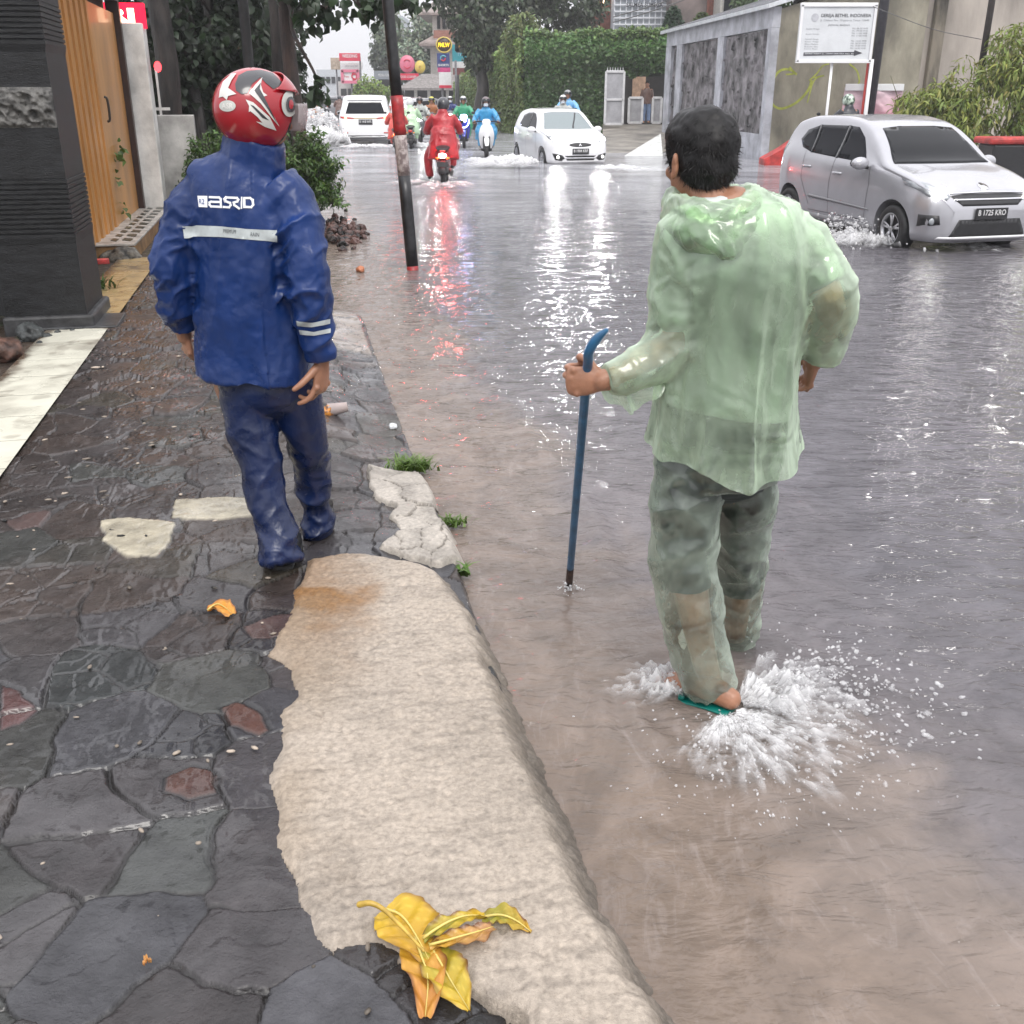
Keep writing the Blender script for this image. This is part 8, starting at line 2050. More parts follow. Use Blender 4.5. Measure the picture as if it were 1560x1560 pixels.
# ---- gate, drive and doorway
M_gatew = pbr('white_gate_paint', (0.62, 0.62, 0.63), 0.45, var=0.1); M_mesh = pbr('grey_gate_sheet', (0.36, 0.36, 0.38), 0.5, var=0.12, scale=3)
def gate_leaf(x0, y0, x1, y1, D, label, spikes=0, mid=True):
    a = P(x0, y1, D); b = P(x1, y0, D); w = b.x - a.x; h = b.z - a.z; t = thing('gate', Vector((a.x, a.y, a.z)), label, 'gate')
    bm = bm_new(); box(bm, (a.x + w / 2, a.y, a.z + h / 2), (w - 0.04, 0.03, h - 0.04)); ob('sheet', bm, M_mesh, t)
    bars = [((a.x, a.z + h / 2), (0.09, h)), ((b.x, a.z + h / 2), (0.09, h)), ((a.x + w / 2, a.z), (w, 0.09)), ((a.x + w / 2, b.z), (w, 0.09))] + ([((a.x + w / 2, a.z + h * 0.47), (w, 0.08))] if mid else [])
    for (c, s) in bars:
        bm = bm_new(); box(bm, (c[0], a.y - 0.03, c[1]), (s[0], 0.07, s[1]), None, 0.008); ob('frame_bar', bm, M_gatew, t)
    for k in range(spikes):
        bm = bm_new(); x = a.x + w * (k + 0.5) / spikes; tube(bm, [(x, a.y, b.z), (x, a.y, b.z + 0.16)], [0.02, 0.004], seg=6, sub=1); ob('spike', bm, M_gatew, t)
    return t
gate_leaf(921, 109, 951, 189, 43.5, 'tall white framed gate leaf with spikes, right of the white hatchback', 7)
gate_leaf(957, 149, 979, 187, 44.5, 'small low white gate leaf next to the tall spiked one', 0, False); gate_leaf(993, 149, 1008, 187, 44.5, 'small low white gate leaf against the panelled wall', 0, False)
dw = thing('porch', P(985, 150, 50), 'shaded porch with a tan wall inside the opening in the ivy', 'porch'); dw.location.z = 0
a = P(950, 190, 50); bm = bm_new(); box(bm, (6.2, 51.5, 1.6), (4.6, 0.2, 4.4)); ob('back_wall', bm, pbr('dark_porch_shade', (0.03, 0.026, 0.024), 0.8), dw)  # near black colour stands in for the darkness inside the opening
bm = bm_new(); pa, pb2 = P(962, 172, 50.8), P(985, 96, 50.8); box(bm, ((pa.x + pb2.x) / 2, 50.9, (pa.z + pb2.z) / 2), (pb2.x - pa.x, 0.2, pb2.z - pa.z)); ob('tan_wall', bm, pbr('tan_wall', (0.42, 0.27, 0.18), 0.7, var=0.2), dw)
def standing(px, D, z0, label, top, legs, hgt=1.62):
    p = P(px, 180, D); b = Vector((p.x, p.y, z0)); bm = bm_new(); head(bm, b + Vector((0, 0, hgt - 0.12)), (-0.3, -1, 0))
    tube(bm, [b + Vector((0, 0, hgt - 0.18)), b + Vector((0, 0, hgt - 0.28))], [0.05, 0.06], round_caps=True); tube(bm, [b + Vector((0, 0, hgt - 0.26)), b + Vector((0, 0, hgt - 0.45)), b + Vector((0, 0, 0.8))], [(0.1, 0.07), (0.17, 0.1), (0.15, 0.1)], round_caps=True)
    for s in (-1, 1):
        tube(bm, [b + Vector((s * 0.18, 0, hgt - 0.34)), b + Vector((s * 0.23, 0.0, 1.0)), b + Vector((s * 0.22, -0.06, 0.82))], [0.05, 0.04, 0.03], round_caps=True); hand(bm, b + Vector((s * 0.22, -0.06, 0.80)), (0, -0.15, -1), (-s, 0, 0), 1, 30)
        tube(bm, [b + Vector((s * 0.09, 0, 0.82)), b + Vector((s * 0.10, 0, 0.45)), b + Vector((s * 0.10, 0, 0.06))], [0.085, 0.06, 0.04], round_caps=True); tube(bm, [b + Vector((s * 0.1, 0.04, 0.04)), b + Vector((s * 0.11, -0.16, 0.03))], [0.04, 0.035], round_caps=True)
    o = ob('person', remeshed(bm, 0.009, 2), M_skin); tag(o, label, 'person')
    bm = bm_new(); tube(bm, [b + Vector((0, 0, 0.74)), b + Vector((0, 0, 1.0)), b + Vector((0, 0, hgt - 0.42)), b + Vector((0, 0, hgt - 0.27))], [(0.20, 0.14), (0.18, 0.13), (0.205, 0.12), (0.10, 0.09)], seg=18, sub=3)
    for s in (-1, 1): tube(bm, [b + Vector((s * 0.17, 0, hgt - 0.33)), b + Vector((s * 0.24, 0, 1.02))], [0.07, 0.06], seg=12, sub=2)
    ob('shirt', remeshed(bm, 0.014, 2), top, o)
    bm = bm_new()
    for s in (-1, 1): tube(bm, [b + Vector((s * 0.08, 0, 0.86)), b + Vector((s * 0.10, 0, 0.45)), b + Vector((s * 0.10, 0, 0.08))], [0.11, 0.085, 0.075], seg=14, sub=3)
    ob('trousers', remeshed(bm, 0.014, 2), legs, o)
    bm = bm_new(); ellipsoid(bm, b + Vector((0, 0.02, hgt - 0.075)), (0.085, 0.10, 0.085), None, 3); ob('hair', bm, M_hair, o)
standing(984, 46.2, 0.40, 'person in a brown top and blue jeans in the opening behind the low gates', cloth('brown_top', (0.13, 0.075, 0.06)), pbr('blue_jeans', (0.15, 0.22, 0.36), 0.8, var=0.2))
bm = bm_new(); dp = [G(918, 243, WZ - 0.08), G(1020, 243, WZ - 0.08), P(1024, 190, 45.5), P(918, 190, 45.5)]
dp[2].z = dp[3].z = 0.36
X_ = np.linspace(0, 1, 40); T_, S_ = np.meshgrid(X_, X_, indexing='ij')
pt = np.array(dp[0])[None, None] * ((1 - T_) * (1 - S_))[..., None] + np.array(dp[1])[None, None] * (T_ * (1 - S_))[..., None] + np.array(dp[2])[None, None] * (T_ * S_)[..., None] + np.array(dp[3])[None, None] * ((1 - T_) * S_)[..., None]
bm.free(); me = grid_mesh('driveway', pt[..., 0], pt[..., 1], pt[..., 2] + 0.02 * fbm(pt[..., 0], pt[..., 1], seed=3)); struct(ob('driveway', me, pbr('pale_drive', (0.26, 0.235, 0.20), 0.5, var=0.3, scale=1.2, bump=0.004)))
bm = bm_new(); q = [G(945, 241, WZ - 0.05), G(1010, 241, WZ - 0.05), P(1006, 218, 33.5)]; q[2].z = 0.42
vv = [bm.verts.new(x) for x in q] + [bm.verts.new((q[2].x, q[2].y + 0.5, WZ - 0.1)), bm.verts.new((q[0].x, q[0].y + 2.0, WZ - 0.1))]
bm.faces.new((vv[0], vv[1], vv[2])); bm.faces.new((vv[0], vv[2], vv[3], vv[4])); bm.faces.new((vv[1], vv[3], vv[2])) 
struct(ob('kerb_ramp', bm, pbr('white_concrete', (0.62, 0.63, 0.60), 0.5, var=0.15)))
# ---- houses behind the ivy
def simple_block(name, x0, y0, x1, y1, D, dep, mat, label, cat='building', zbase=0.0):
    a = P(x0, y1, D); b = P(x1, y0, D); t = thing(name, Vector(((a.x + b.x) / 2, D, zbase)), label, cat); bm = bm_new()
    box(bm, ((a.x + b.x) / 2, D + dep / 2, (zbase + b.z) / 2), (b.x - a.x, dep, b.z - zbase)); ob('wall', bm, mat, t); return t, a, b
t, a, b = simple_block('house', 905, -60, 934, 60, 60, 5, pbr('red_brown_render', (0.22, 0.075, 0.05), 0.7, var=0.2), 'red brown block behind the ivy with two small lamps', 'house')
for px in (909, 921):
    bm = bm_new(); ellipsoid(bm, P(px, 2, 59.9), (0.11, 0.08, 0.09), None, 2); ob('wall_lamp', bm, emat('warm_lamp', (1.0, 0.75, 0.5), 8.0), t)
t, a, b = simple_block('lattice_house', 934, -60, 1019, 70, 58, 6, pbr('pale_blue_render', (0.40, 0.43, 0.47), 0.7, var=0.1), 'pale house faced with a white square lattice above the ivy', 'house')
bm = bm_new(); xs_ = np.arange(a.x, b.x, 0.30); zt = P(0, -60, 58).z
for x in xs_: box(bm, (x, 57.95, 4.5), (0.06, 0.06, zt * 2 - 4.5 if False else 7.5))
for z in np.arange(1.5, 8.2, 0.30): box(bm, ((a.x + b.x) / 2, 57.88, z), (b.x - a.x, 0.06, 0.06))
o = ob('lattice', bm, pbr('white_lattice', (0.74, 0.76, 0.80), 0.5, var=0.03), t)
Mt = Matrix.Translation(P(982, 7, 57.7)) @ Matrix.Rotation(R(90), 4, 'X'); bm = bm_new(); put_flat(bm, fit_text('SALMEA SUMEGA', 1.85, 0.20, bold=0.02), Mt); ob('name_text', bm, M_txt, t)
t, a, b = simple_block('house', 1019, -60, 1092, 90, 56, 6, pbr('grey_brown_render', (0.20, 0.16, 0.15), 0.7, var=0.25, scale=0.8), 'grey brown house between the lattice house and the dark pole', 'house')
bm = bm_new(); p0, p1 = P(1072, -60, 55.9), P(1076, 60, 55.9); box(bm, (p0.x + 1.0, 55.9, 4.5), (1.4, 0.1, 8)); ob('panel', bm, pbr('red_brown_render', (0.22, 0.075, 0.05), 0.7), t)
t, a, b = simple_block('balcony_house', 1092, -60, 1128, 90, 54, 5, pbr('cream_render', (0.5, 0.48, 0.44), 0.7, var=0.1), 'cream house with a white balcony left of the dark pole', 'house')
for k in range(7):
    bm = bm_new(); p = P(1098 + k * 4.4, 36, 53.8); box(bm, p, (0.05, 0.05, 0.55)); ob('baluster', bm, M_gatew, t)
for py in (27, 45):
    bm = bm_new(); p = P(1111, py, 53.75); box(bm, p, (1.15, 0.08, 0.08)); ob('rail', bm, M_gatew, t)
bm = bm_new(); p = P(1111, 8, 53.9); box(bm, p, (0.5, 0.1, 0.8)); ob('window', bm, M_glass, t)
pb = thing('dark_post', P(1128, 40, 50), 'thick black pole standing behind the lean-to roof', 'pole'); pb.location.z = 0
p = P(1128, 40, 50); bm = bm_new(); tube(bm, [(p.x, p.y, 0), (p.x, p.y, 10)], [0.17, 0.16], seg=14, sub=2); ob('shaft', bm, pbr('dark_pole', (0.02, 0.02, 0.021), 0.4), pb)
def cone_shrub(px, ptop, pbot, D, w, col, seed, label):
    a, b = P(px, pbot, D), P(px, ptop, D); n = 2600; r_ = np.random.default_rng(seed); h = b.z - a.z; z = r_.random(n) ** 1.2; ang = r_.uniform(0, 2 * PI, n); rad = w * np.sqrt(np.clip(1 - z ** 1.6, 0, 1)) * (0.75 + 0.25 * r_.random(n))
    pts = np.stack([a.x + rad * np.cos(ang), a.y + rad * np.sin(ang), a.z + z * h], 1); out = np.stack([np.cos(ang), np.sin(ang), 0.5 + 0 * ang], 1)
    t = thing('clipped_shrub', Vector((a.x, a.y, 0)), label, 'shrub'); leaf_cloud('foliage', pts, 0.12, 0.6, np.array(col), t, outward=out, droop=-0.2, seed=seed)
    bm = bm_new(); tube(bm, [(a.x, a.y, 0), (a.x, a.y, b.z - 0.2)], [0.08, 0.03], seg=8, sub=2); ob('stem', bm, M_bark, t)
cone_shrub(1024, 12, 68, 50, 0.52, (0.030, 0.065, 0.030), 81, 'tall cone shaped green shrub in front of the lattice house')
cone_shrub(1068, 22, 56, 50, 0.50, (0.075, 0.10, 0.03), 82, 'rounder yellow green shrub with orange tips, right of the cone shrub')
cone_shrub(1138, 14, 40, 48, 0.30, (0.045, 0.08, 0.03), 83, 'small round shrub right of the thick black pole')
drooping('tree', [bl(1180, 2, 44, (1.2, 1, 0.9)), bl(1215, -4, 44, (1.3, 1, 0.9)), bl(1150, 0, 45, (0.9, 1, 0.7))], 3000, 0.2, 0.5, np.array([0.06, 0.10, 0.03]), 66, 'green tree behind the church notice board and the roof', 'tree')
# ---- far end: signs, houses
M_pole = pbr('grey_sign_pole', (0.14, 0.14, 0.15), 0.5)
def sign(label, x0, y0, x1, y1, D, mat, text=None, tmat=None, tw=0.8, th=0.5, round_=False, frame=None, pole=True, name='shop_sign', extra=None, px=None, **k):
    c = P((x0 + x1) / 2, (y0 + y1) / 2, D); t = thing(name, Vector((c.x, c.y, 0)), label, 'sign')
    if round_:
        rx = (P(x1, y0, D).x - P(x0, y0, D).x) / 2; rz = (P(x0, y0, D).z - P(x0, y1, D).z) / 2; bm = bm_new(); M = Matrix.Translation(c) @ Matrix.Rotation(R(90), 4, 'X') @ Matrix.Diagonal((rx, rz, 1, 1))
        lathe(bm, [(0.001, 0.1), (0.98, 0.1), (1.0, 0.08), (1.0, -0.08), (0.98, -0.1), (0.001, -0.1)], 32, M, close=False); ob('disc', bm, mat, t); M2 = Matrix.Translation(c + Vector((0, -0.11, 0))) @ Matrix.Rotation(R(90), 4, 'X'); w, h = 2 * rx, 2 * rz
        if frame:
            bm = bm_new(); tube(bm, [c + Vector((rx * math.cos(q), -0.1, rz * math.sin(q))) for q in np.linspace(0, 2 * PI, 33)], [0.09 * rx] * 33, seg=8, sub=1, caps=False); ob('rim', bm, frame, t)
    else:
        o, M2, w, h = board('board', x0, y0, x1, y1, D, mat, 0.2); o.parent = t; o.location = -t.location
        if frame:
            for (p_, q_) in (((0, h / 2), (w, 0.12)), ((0, -h / 2), (w, 0.12)), ((-w / 2, 0), (0.12, h)), ((w / 2, 0), (0.12, h))):
                bm = bm_new(); box(bm, M2 @ Vector((p_[0], p_[1], 0)), (q_[0] + 0.1, 0.24, q_[1] + 0.1)); ob('frame', bm, frame, t)
    if text: text_on('lettering', M2, text, k.pop('tx', 0), k.pop('ty', 0) * h, w * tw, h * th, tmat, t, off=0.012, **k)
    if extra: extra(t, M2, w, h)
    if pole:
        p = P(px or (x0 + x1) / 2, y1, D); bm = bm_new(); tube(bm, [(p.x, p.y + 0.18, -0.3), (p.x, p.y + 0.18, c.z)], [0.07, 0.07], seg=10, sub=1); ob('post', bm, M_pole, t)
    return t
M_signred = pbr('sign_red', (0.56, 0.02, 0.06), 0.4, var=0.05); M_signpink = pbr('sign_pink', (0.62, 0.16, 0.24), 0.4, var=0.05); M_yel = pbr('sign_yellow', (0.62, 0.48, 0.10), 0.4, var=0.05); M_signwhite = pbr('sign_white', (0.7, 0.7, 0.7), 0.4, var=0.05); M_teal = pbr('sign_teal', (0.03, 0.30, 0.36), 0.4, var=0.08); M_navyb = pbr('sign_navy', (0.03, 0.05, 0.18), 0.4, var=0.05); M_brsign = pbr('sign_brown', (0.05, 0.025, 0.01), 0.4)
sign('red board topmost in the far sign stack left of the striped post', 517, 81, 549, 93, 92, M_signred, 'WEDDING', M_signwhite, 0.72, 0.42, ty=0.14, bold=0.02, px=548)
def small_line(t, M, w, h): text_on('small_line', M, 'ORGANIZER . 0812 345', 0, -h * 0.28, w * 0.7, h * 0.18, M_signwhite, t, off=0.012)
sign('long white board under the red one in the far sign stack', 519, 95, 552, 106, 93, M_signwhite, 'DECO COLLECTION', M_txtg, 0.6, 0.26, px=548)
sign('small tan sign left of the far red and white boards', 504, 88, 518, 106, 93, pbr('sign_tan', (0.42, 0.34, 0.26), 0.5, var=0.2), px=512)
def swirl(t, M, w, h):
    bm = bm_new()
    for s, rr_ in ((1, 0.30), (-1, 0.2)):
        pts = [M @ Vector((w * 0.22 + rr_ * w * 0.6 * math.cos(a) * s, rr_ * h * math.sin(a), 0.02)) for a in np.linspace(-2, 2.2, 14)]
        tube(bm, pts, [0.07 * h] * 14, seg=6, sub=1)
    ob('swirl', bm, M_signred, t)
sign('billboard with red swirls in a pink frame, lowest in the far sign stack', 522, 108, 546, 125, 91, M_signwhite, 'Promo', M_signred, 0.3, 0.22, frame=M_signpink, extra=swirl, tx=-0.3, px=535)
sign('grey sign with a white disc left of the striped post', 570, 108, 602, 121, 88, pbr('sign_slate', (0.22, 0.24, 0.27), 0.4, var=0.05), 'MEDIKA KLINIK', M_signwhite, 0.6, 0.3, px=597)
def ring(t, M, w, h):
    bm = bm_new()
    for q0, q1 in ((0.6, 2.6), (3.7, 5.7)):
        tube(bm, [M @ Vector((w * 0.25 * math.cos(a), h * 0.25 * math.sin(a), 0.02)) for a in np.linspace(q0, q1, 14)], [w * 0.028] * 14, seg=6, sub=1)
    ob('ring_mark', bm, M_signred, t)
sign('pink round sign right of the striped post', 609, 84, 632, 111, 78, M_signpink, None, None, round_=True, extra=ring, px=622)
sign('yellow round sign next to the pink one', 632, 92, 648, 112, 78, M_yel, 'e', pbr('ochre_mark', (0.35, 0.2, 0.03), 0.5), 0.22, 0.22, round_=True, px=640)
sign('long red sign below the pink and yellow discs', 606, 112, 638, 122, 77.5, M_signred, 'FOOD CORNER', M_signwhite, 0.8, 0.36, px=634)
sign('round brown sign with a yellow rim and glowing yellow letters', 665, 57, 688, 80, 66, M_brsign, 'FMLW', emat('yellow_letters', (1.0, 0.62, 0.03), 1.6), 0.78, 0.30, round_=True, frame=M_yel, pole=False, bold=0.05)
def mark(t, M, w, h):
    for (r0_, a0, a1, mt) in ((0.20, 0.5, 3.6, pbr('sign_cyan', (0.12, 0.42, 0.5), 0.4)), (0.15, 3.4, 6.6, M_signred)):
        bm = bm_new(); tube(bm, [M @ Vector((r0_ * h * math.cos(a), h * 0.12 + r0_ * h * math.sin(a), 0.02)) for a in np.linspace(a0, a1, 14)], [h * 0.05] * 14, seg=6, sub=1); ob('mark', bm, mt, t)
    text_on('sign_name', M, 'SHORTS', 0, -h * 0.33, w * 0.85, h * 0.16, M_signwhite, t, off=0.012, bold=0.03)
sign('navy sign with a pink and blue swirl under the round brown sign', 666, 81, 685, 103, 66, M_navyb, None, None, extra=mark, px=694, frame=None)
sign('bright pink strip sign under the navy one', 667, 103, 686, 110, 66, pbr('sign_magenta', (0.60, 0.06, 0.22), 0.4), None, None, pole=False)
def footer(t, M, w, h):
    bm = bm_new(); box(bm, M @ Vector((0, -h * 0.42, 0.01)), (w, 0.03, h * 0.18)); ob('footer', bm, M_signred, t)
sign('white panel sign with a red foot, lowest of its column', 669, 110, 688, 134, 66, M_signwhite, None, None, extra=footer, px=674)
sign('orange and yellow sign in a black frame beside the dark tree', 696, 52, 722, 77, 64, pbr('sign_orange', (0.62, 0.33, 0.03), 0.4, var=0.25, scale=1.2), 'OPEN 24', pbr('sign_darkorange', (0.6, 0.12, 0.02), 0.5), 0.7, 0.25, frame=M_black, pole=False, ty=0.15)
def lower(t, M, w, h):
    bm = bm_new(); box(bm, M @ Vector((0, -h * 0.68, 0.0)), (w, 0.2, h * 0.36)); ob('white_foot', bm, M_signwhite, t)
    bm = bm_new(); box(bm, M @ Vector((w * 0.05, -h * 1.08, 0.0)), (w, 0.2, h * 0.40)); ob('brown_foot', bm, pbr('sign_maroon', (0.20, 0.05, 0.05), 0.5), t)
sign('teal and white shop board below the orange sign', 689, 68, 711, 94, 67, M_teal, 'H', pbr('sign_paleblue', (0.35, 0.6, 0.75), 0.4), 0.2, 0.3, extra=lower, pole=True, px=697)
# two storey house with hipped roofs behind the signs
M_cream = pbr('cream_house_wall', (0.60, 0.58, 0.53), 0.7, var=0.08); M_tile = pbr('grey_brown_tiles', (0.26, 0.21, 0.19), 0.6, var=0.25, scale=2); M_terra = pbr('terracotta_wall', (0.28, 0.12, 0.085), 0.7, var=0.15)
rh = thing('roofed_house', P(685, 150, 80), 'cream two storey house with stacked hipped roofs behind the shop signs', 'house'); rh.location.z = 0
def hb(nm, x0, y0, x1, y1, D, dep, mat, zb=None):
    a = P(x0, y1, D); b = P(x1, y0, D); z0 = a.z if zb is None else zb; bm = bm_new(); box(bm, ((a.x + b.x) / 2, D + dep / 2, (z0 + b.z) / 2), (b.x - a.x, dep, b.z - z0)); ob(nm, bm, mat, rh)
def hip(nm, xl, xr, yb, xt0, xt1, yt, D, dep, mat):
    p = [P(xl, yb, D), P(xr, yb, D)]; q = [P(xt0, yt, D), P(xt1, yt, D)]; zb, zt = p[0].z, q[0].z; bm = bm_new()
    lo = [bm.verts.new(v) for v in ((p[0].x, D, zb), (p[1].x, D, zb), (p[1].x, D + dep, zb), (p[0].x, D + dep, zb))]; lo2 = [bm.verts.new((v.co.x, v.co.y, zb - 0.15)) for v in lo]; hi = [bm.verts.new(v) for v in ((q[0].x, D + dep / 2, zt), (q[1].x, D + dep / 2, zt))]
    bm.faces.new((lo[0], lo[1], hi[1], hi[0])); bm.faces.new((lo[1], lo[2], hi[1])); bm.faces.new((lo[2], lo[3], hi[0], hi[1])); bm.faces.new((lo[3], lo[0], hi[0])); bm.faces.new(lo2)
    for i in range(4): bm.faces.new((lo2[i], lo2[(i + 1) % 4], lo[(i + 1) % 4], lo[i]))
    bmesh.ops.recalc_face_normals(bm, faces=bm.faces); ob(nm, bm, mat, rh)
hb('upper_wall', 659, 10, 700, 52, 80, 7, M_cream); hip('roof', 637, 720, 19, 662, 705, -12, 79, 9, M_tile)
for px in (666, 674, 682): hb('window', px, 14, px + 4, 44, 79.9, 0.2, M_glass)
hb('gable_wall', 661, 46, 694, 68, 78.5, 3, M_terra); hip('porch_roof', 638, 702, 66, 668, 690, 44, 77.5, 5, M_tile)
hb('front_wall', 657, 66, 720, 135, 79.5, 6, M_cream, 0.0); hb('shop_front', 618, 136, 700, 176, 76, 2, pbr('dark_shop', (0.05, 0.05, 0.055), 0.5, var=0.4, scale=1), 0.0); hip('awning', 606, 702, 134, 640, 690, 112, 74, 3, pbr('grey_awning', (0.22, 0.20, 0.19), 0.6, var=0.2))
for px in (632, 652, 680): hb('pillar', px, 134, px + 3, 176, 74.5, 0.3, M_cream, 0.0)
# tall white wall and grey distance
t, a, b = simple_block('gable_end', 736, 68, 764, 150, 57, 1.0, pbr('white_gable', (0.58, 0.58, 0.57), 0.7, var=0.12), 'white wall end showing between the dark tree and the ivy', 'wall')
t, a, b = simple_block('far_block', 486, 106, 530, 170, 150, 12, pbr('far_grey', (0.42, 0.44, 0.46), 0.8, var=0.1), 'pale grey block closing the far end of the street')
for k in range(5):
    bm = bm_new(); p = P(492 + k * 8, 122, 149.9); box(bm, p, (0.5, 0.1, 0.8)); ob('window', bm, M_glass, t)
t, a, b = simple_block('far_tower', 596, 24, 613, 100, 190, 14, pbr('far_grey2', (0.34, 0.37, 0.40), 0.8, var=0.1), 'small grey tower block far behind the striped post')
bm = bm_new(); p = P(604, 36, 189.9); box(bm, p, (1.5, 0.1, 0.9)); ob('window', bm, M_glass, t)
t, a, b = simple_block('shop_row', 515, 124, 560, 176, 100, 6, pbr('far_shop_wall', (0.40, 0.38, 0.37), 0.8, var=0.2, scale=0.6), 'row of low shops beneath the far sign stack', 'shops')
for px in (520, 531, 543):
    bm = bm_new(); p = P(px + 4, 146, 99.9); box(bm, p, (0.5, 0.1, 1.2)); ob('opening', bm, M_blackpl, t)
t, a, b = simple_block('white_kiosk', 570, 122, 606, 176, 94, 4, pbr('kiosk_wall', (0.46, 0.47, 0.49), 0.7, var=0.1), 'pale kiosk with a dark window under the grey sign', 'kiosk')
bm = bm_new(); p = P(590, 126, 93.9); box(bm, p, (1.5, 0.1, 0.9)); ob('window', bm, M_blackpl, t)
# wires
for (lab, pts, r0_) in (('power line slanting across the pale lattice house', [P(934, 26, 45), P(990, 10, 44), P(1060, -14, 43)], 0.02), ('lower power line in front of the pale lattice house', [P(934, 34, 45), P(990, 18, 44), P(1070, -10, 43)], 0.02), ('wire sagging from the notice board across the concrete building', [P(1330, 10, 27.5), P(1420, 44, 26.5), P(1495, 60, 25.5)], 0.008)):
    bm = bm_new(); tube(bm, pts, [r0_] * 3, seg=6, sub=6); tag(ob('cable', bm, pbr('grey_cable', (0.12, 0.12, 0.12), 0.5)), lab, 'cable')
# street surface end: low land beyond the flood
# ================================================================== SPLASHES (white water thrown up)
def spray_mat():
    m, nt, out = nodes('white_water'); L = nt.links
    d = nt.nodes.new('ShaderNodeBsdfDiffuse'); d.inputs[0].default_value = (0.97, 0.97, 0.98, 1)
    tl = nt.nodes.new('ShaderNodeBsdfTranslucent'); tl.inputs[0].default_value = (0.97, 0.97, 0.98, 1)
    m0 = nt.nodes.new('ShaderNodeMixShader'); m0.inputs[0].default_value = 0.2; L.new(d.outputs[0], m0.inputs[1]); L.new(tl.outputs[0], m0.inputs[2])
    g = nt.nodes.new('ShaderNodeBsdfGlossy'); g.inputs['Roughness'].default_value = 0.1
    fr = nt.nodes.new('ShaderNodeFresnel'); fr.inputs[0].default_value = 1.33
    m1 = nt.nodes.new('ShaderNodeMixShader'); L.new(fr.outputs[0], m1.inputs[0]); L.new(m0.outputs[0], m1.inputs[1]); L.new(g.outputs[0], m1.inputs[2])
    t = nt.nodes.new('ShaderNodeBsdfTransparent')
    a = nt.nodes.new('ShaderNodeAttribute'); a.attribute_name = 'Col'
    sp = nt.nodes.new('ShaderNodeSeparateColor'); L.new(a.outputs['Color'], sp.inputs[0])
    m2 = nt.nodes.new('ShaderNodeMixShader'); L.new(sp.outputs[0], m2.inputs[0]); L.new(t.outputs[0], m2.inputs[1]); L.new(m1.outputs[0], m2.inputs[2]); L.new(m2.outputs[0], out.inputs[0])
    return m
M_spray = spray_mat()
_ico = None
def drops(P_, S_, dirs, alpha, name, label, seed=1):
    """water drops and shreds, stretched along dirs; P_ (n,3), S_ (n,2) = half length, half width"""
    global _ico
    if _ico is None:
        bm = bm_new(); bmesh.ops.create_icosphere(bm, subdivisions=2, radius=1); bm.verts.ensure_lookup_table()
        _ico = (np.array([v.co[:] for v in bm.verts]), np.array([[v.index for v in f.verts] for f in bm.faces])); bm.free()
    V0, F0 = _ico; n = len(P_); r = np.random.default_rng(seed)
    d = dirs / (np.linalg.norm(dirs, axis=1)[:, None] + 1e-9); s = np.cross(d, r.normal(size=(n, 3))); s /= np.linalg.norm(s, axis=1)[:, None] + 1e-9; o = np.cross(d, s)
    V = P_[:, None] + (d[:, None] * (V0[None, :, 0:1] * S_[:, None, 0:1]) + s[:, None] * (V0[None, :, 1:2] * S_[:, None, 1:2]) + o[:, None] * (V0[None, :, 2:3] * S_[:, None, 1:2]))
    V += (r.normal(size=V.shape) * S_[:, None, 1:2] * 0.22)
    Fc = (np.arange(n)[:, None, None] * len(V0) + F0[None]).reshape(-1, 3); V = V.reshape(-1, 3)
    me = bpy.data.meshes.new(name); me.vertices.add(len(V)); me.vertices.foreach_set('co', V.ravel()); me.loops.add(Fc.size); me.loops.foreach_set('vertex_index', Fc.ravel().astype(np.int32)); me.polygons.add(len(Fc)); me.polygons.foreach_set('loop_start', np.arange(len(Fc)) * 3); me.update(calc_edges=True)
    me.polygons.foreach_set('use_smooth', np.ones(len(me.polygons), bool))
    set_vcol(me, np.repeat(np.tile(np.asarray(alpha)[:, None], (1, 3)), len(V0), axis=0))
    o = ob(name, me, M_spray); o['kind'] = 'stuff'; tag(o, label, 'splash'); return o
def splash(c, n, reach, height, main, label, seed, size=0.004, spread=0.7, alpha=0.8):
    """loose drops flying out of c, mostly towards `main`"""
    r = np.random.default_rng(seed); a = math.atan2(main.y, main.x) + r.normal(size=n) * spread; t = r.random(n) ** 0.7
    rr = reach * t * r.uniform(0.55, 1.1, n); up = height * (4 * t * (1 - t)).clip(0.05) * r.random(n)
    P_ = np.stack([c.x + rr * np.cos(a), c.y + rr * np.sin(a), WZ + 0.004 + up], 1); d = np.stack([np.cos(a), np.sin(a), 1.5 * (1 - 2 * t) * height / reach], 1) + r.normal(size=(n, 3)) * 0.3
    sz = size * r.lognormal(0, 0.5, n).clip(0.3, 2.6)
    return drops(P_, np.stack([sz * r.uniform(1, 2.2, n), sz], 1), d, (alpha * r.uniform(0.5, 1.2, n)).clip(0.1, 1), 'splash', label, seed)
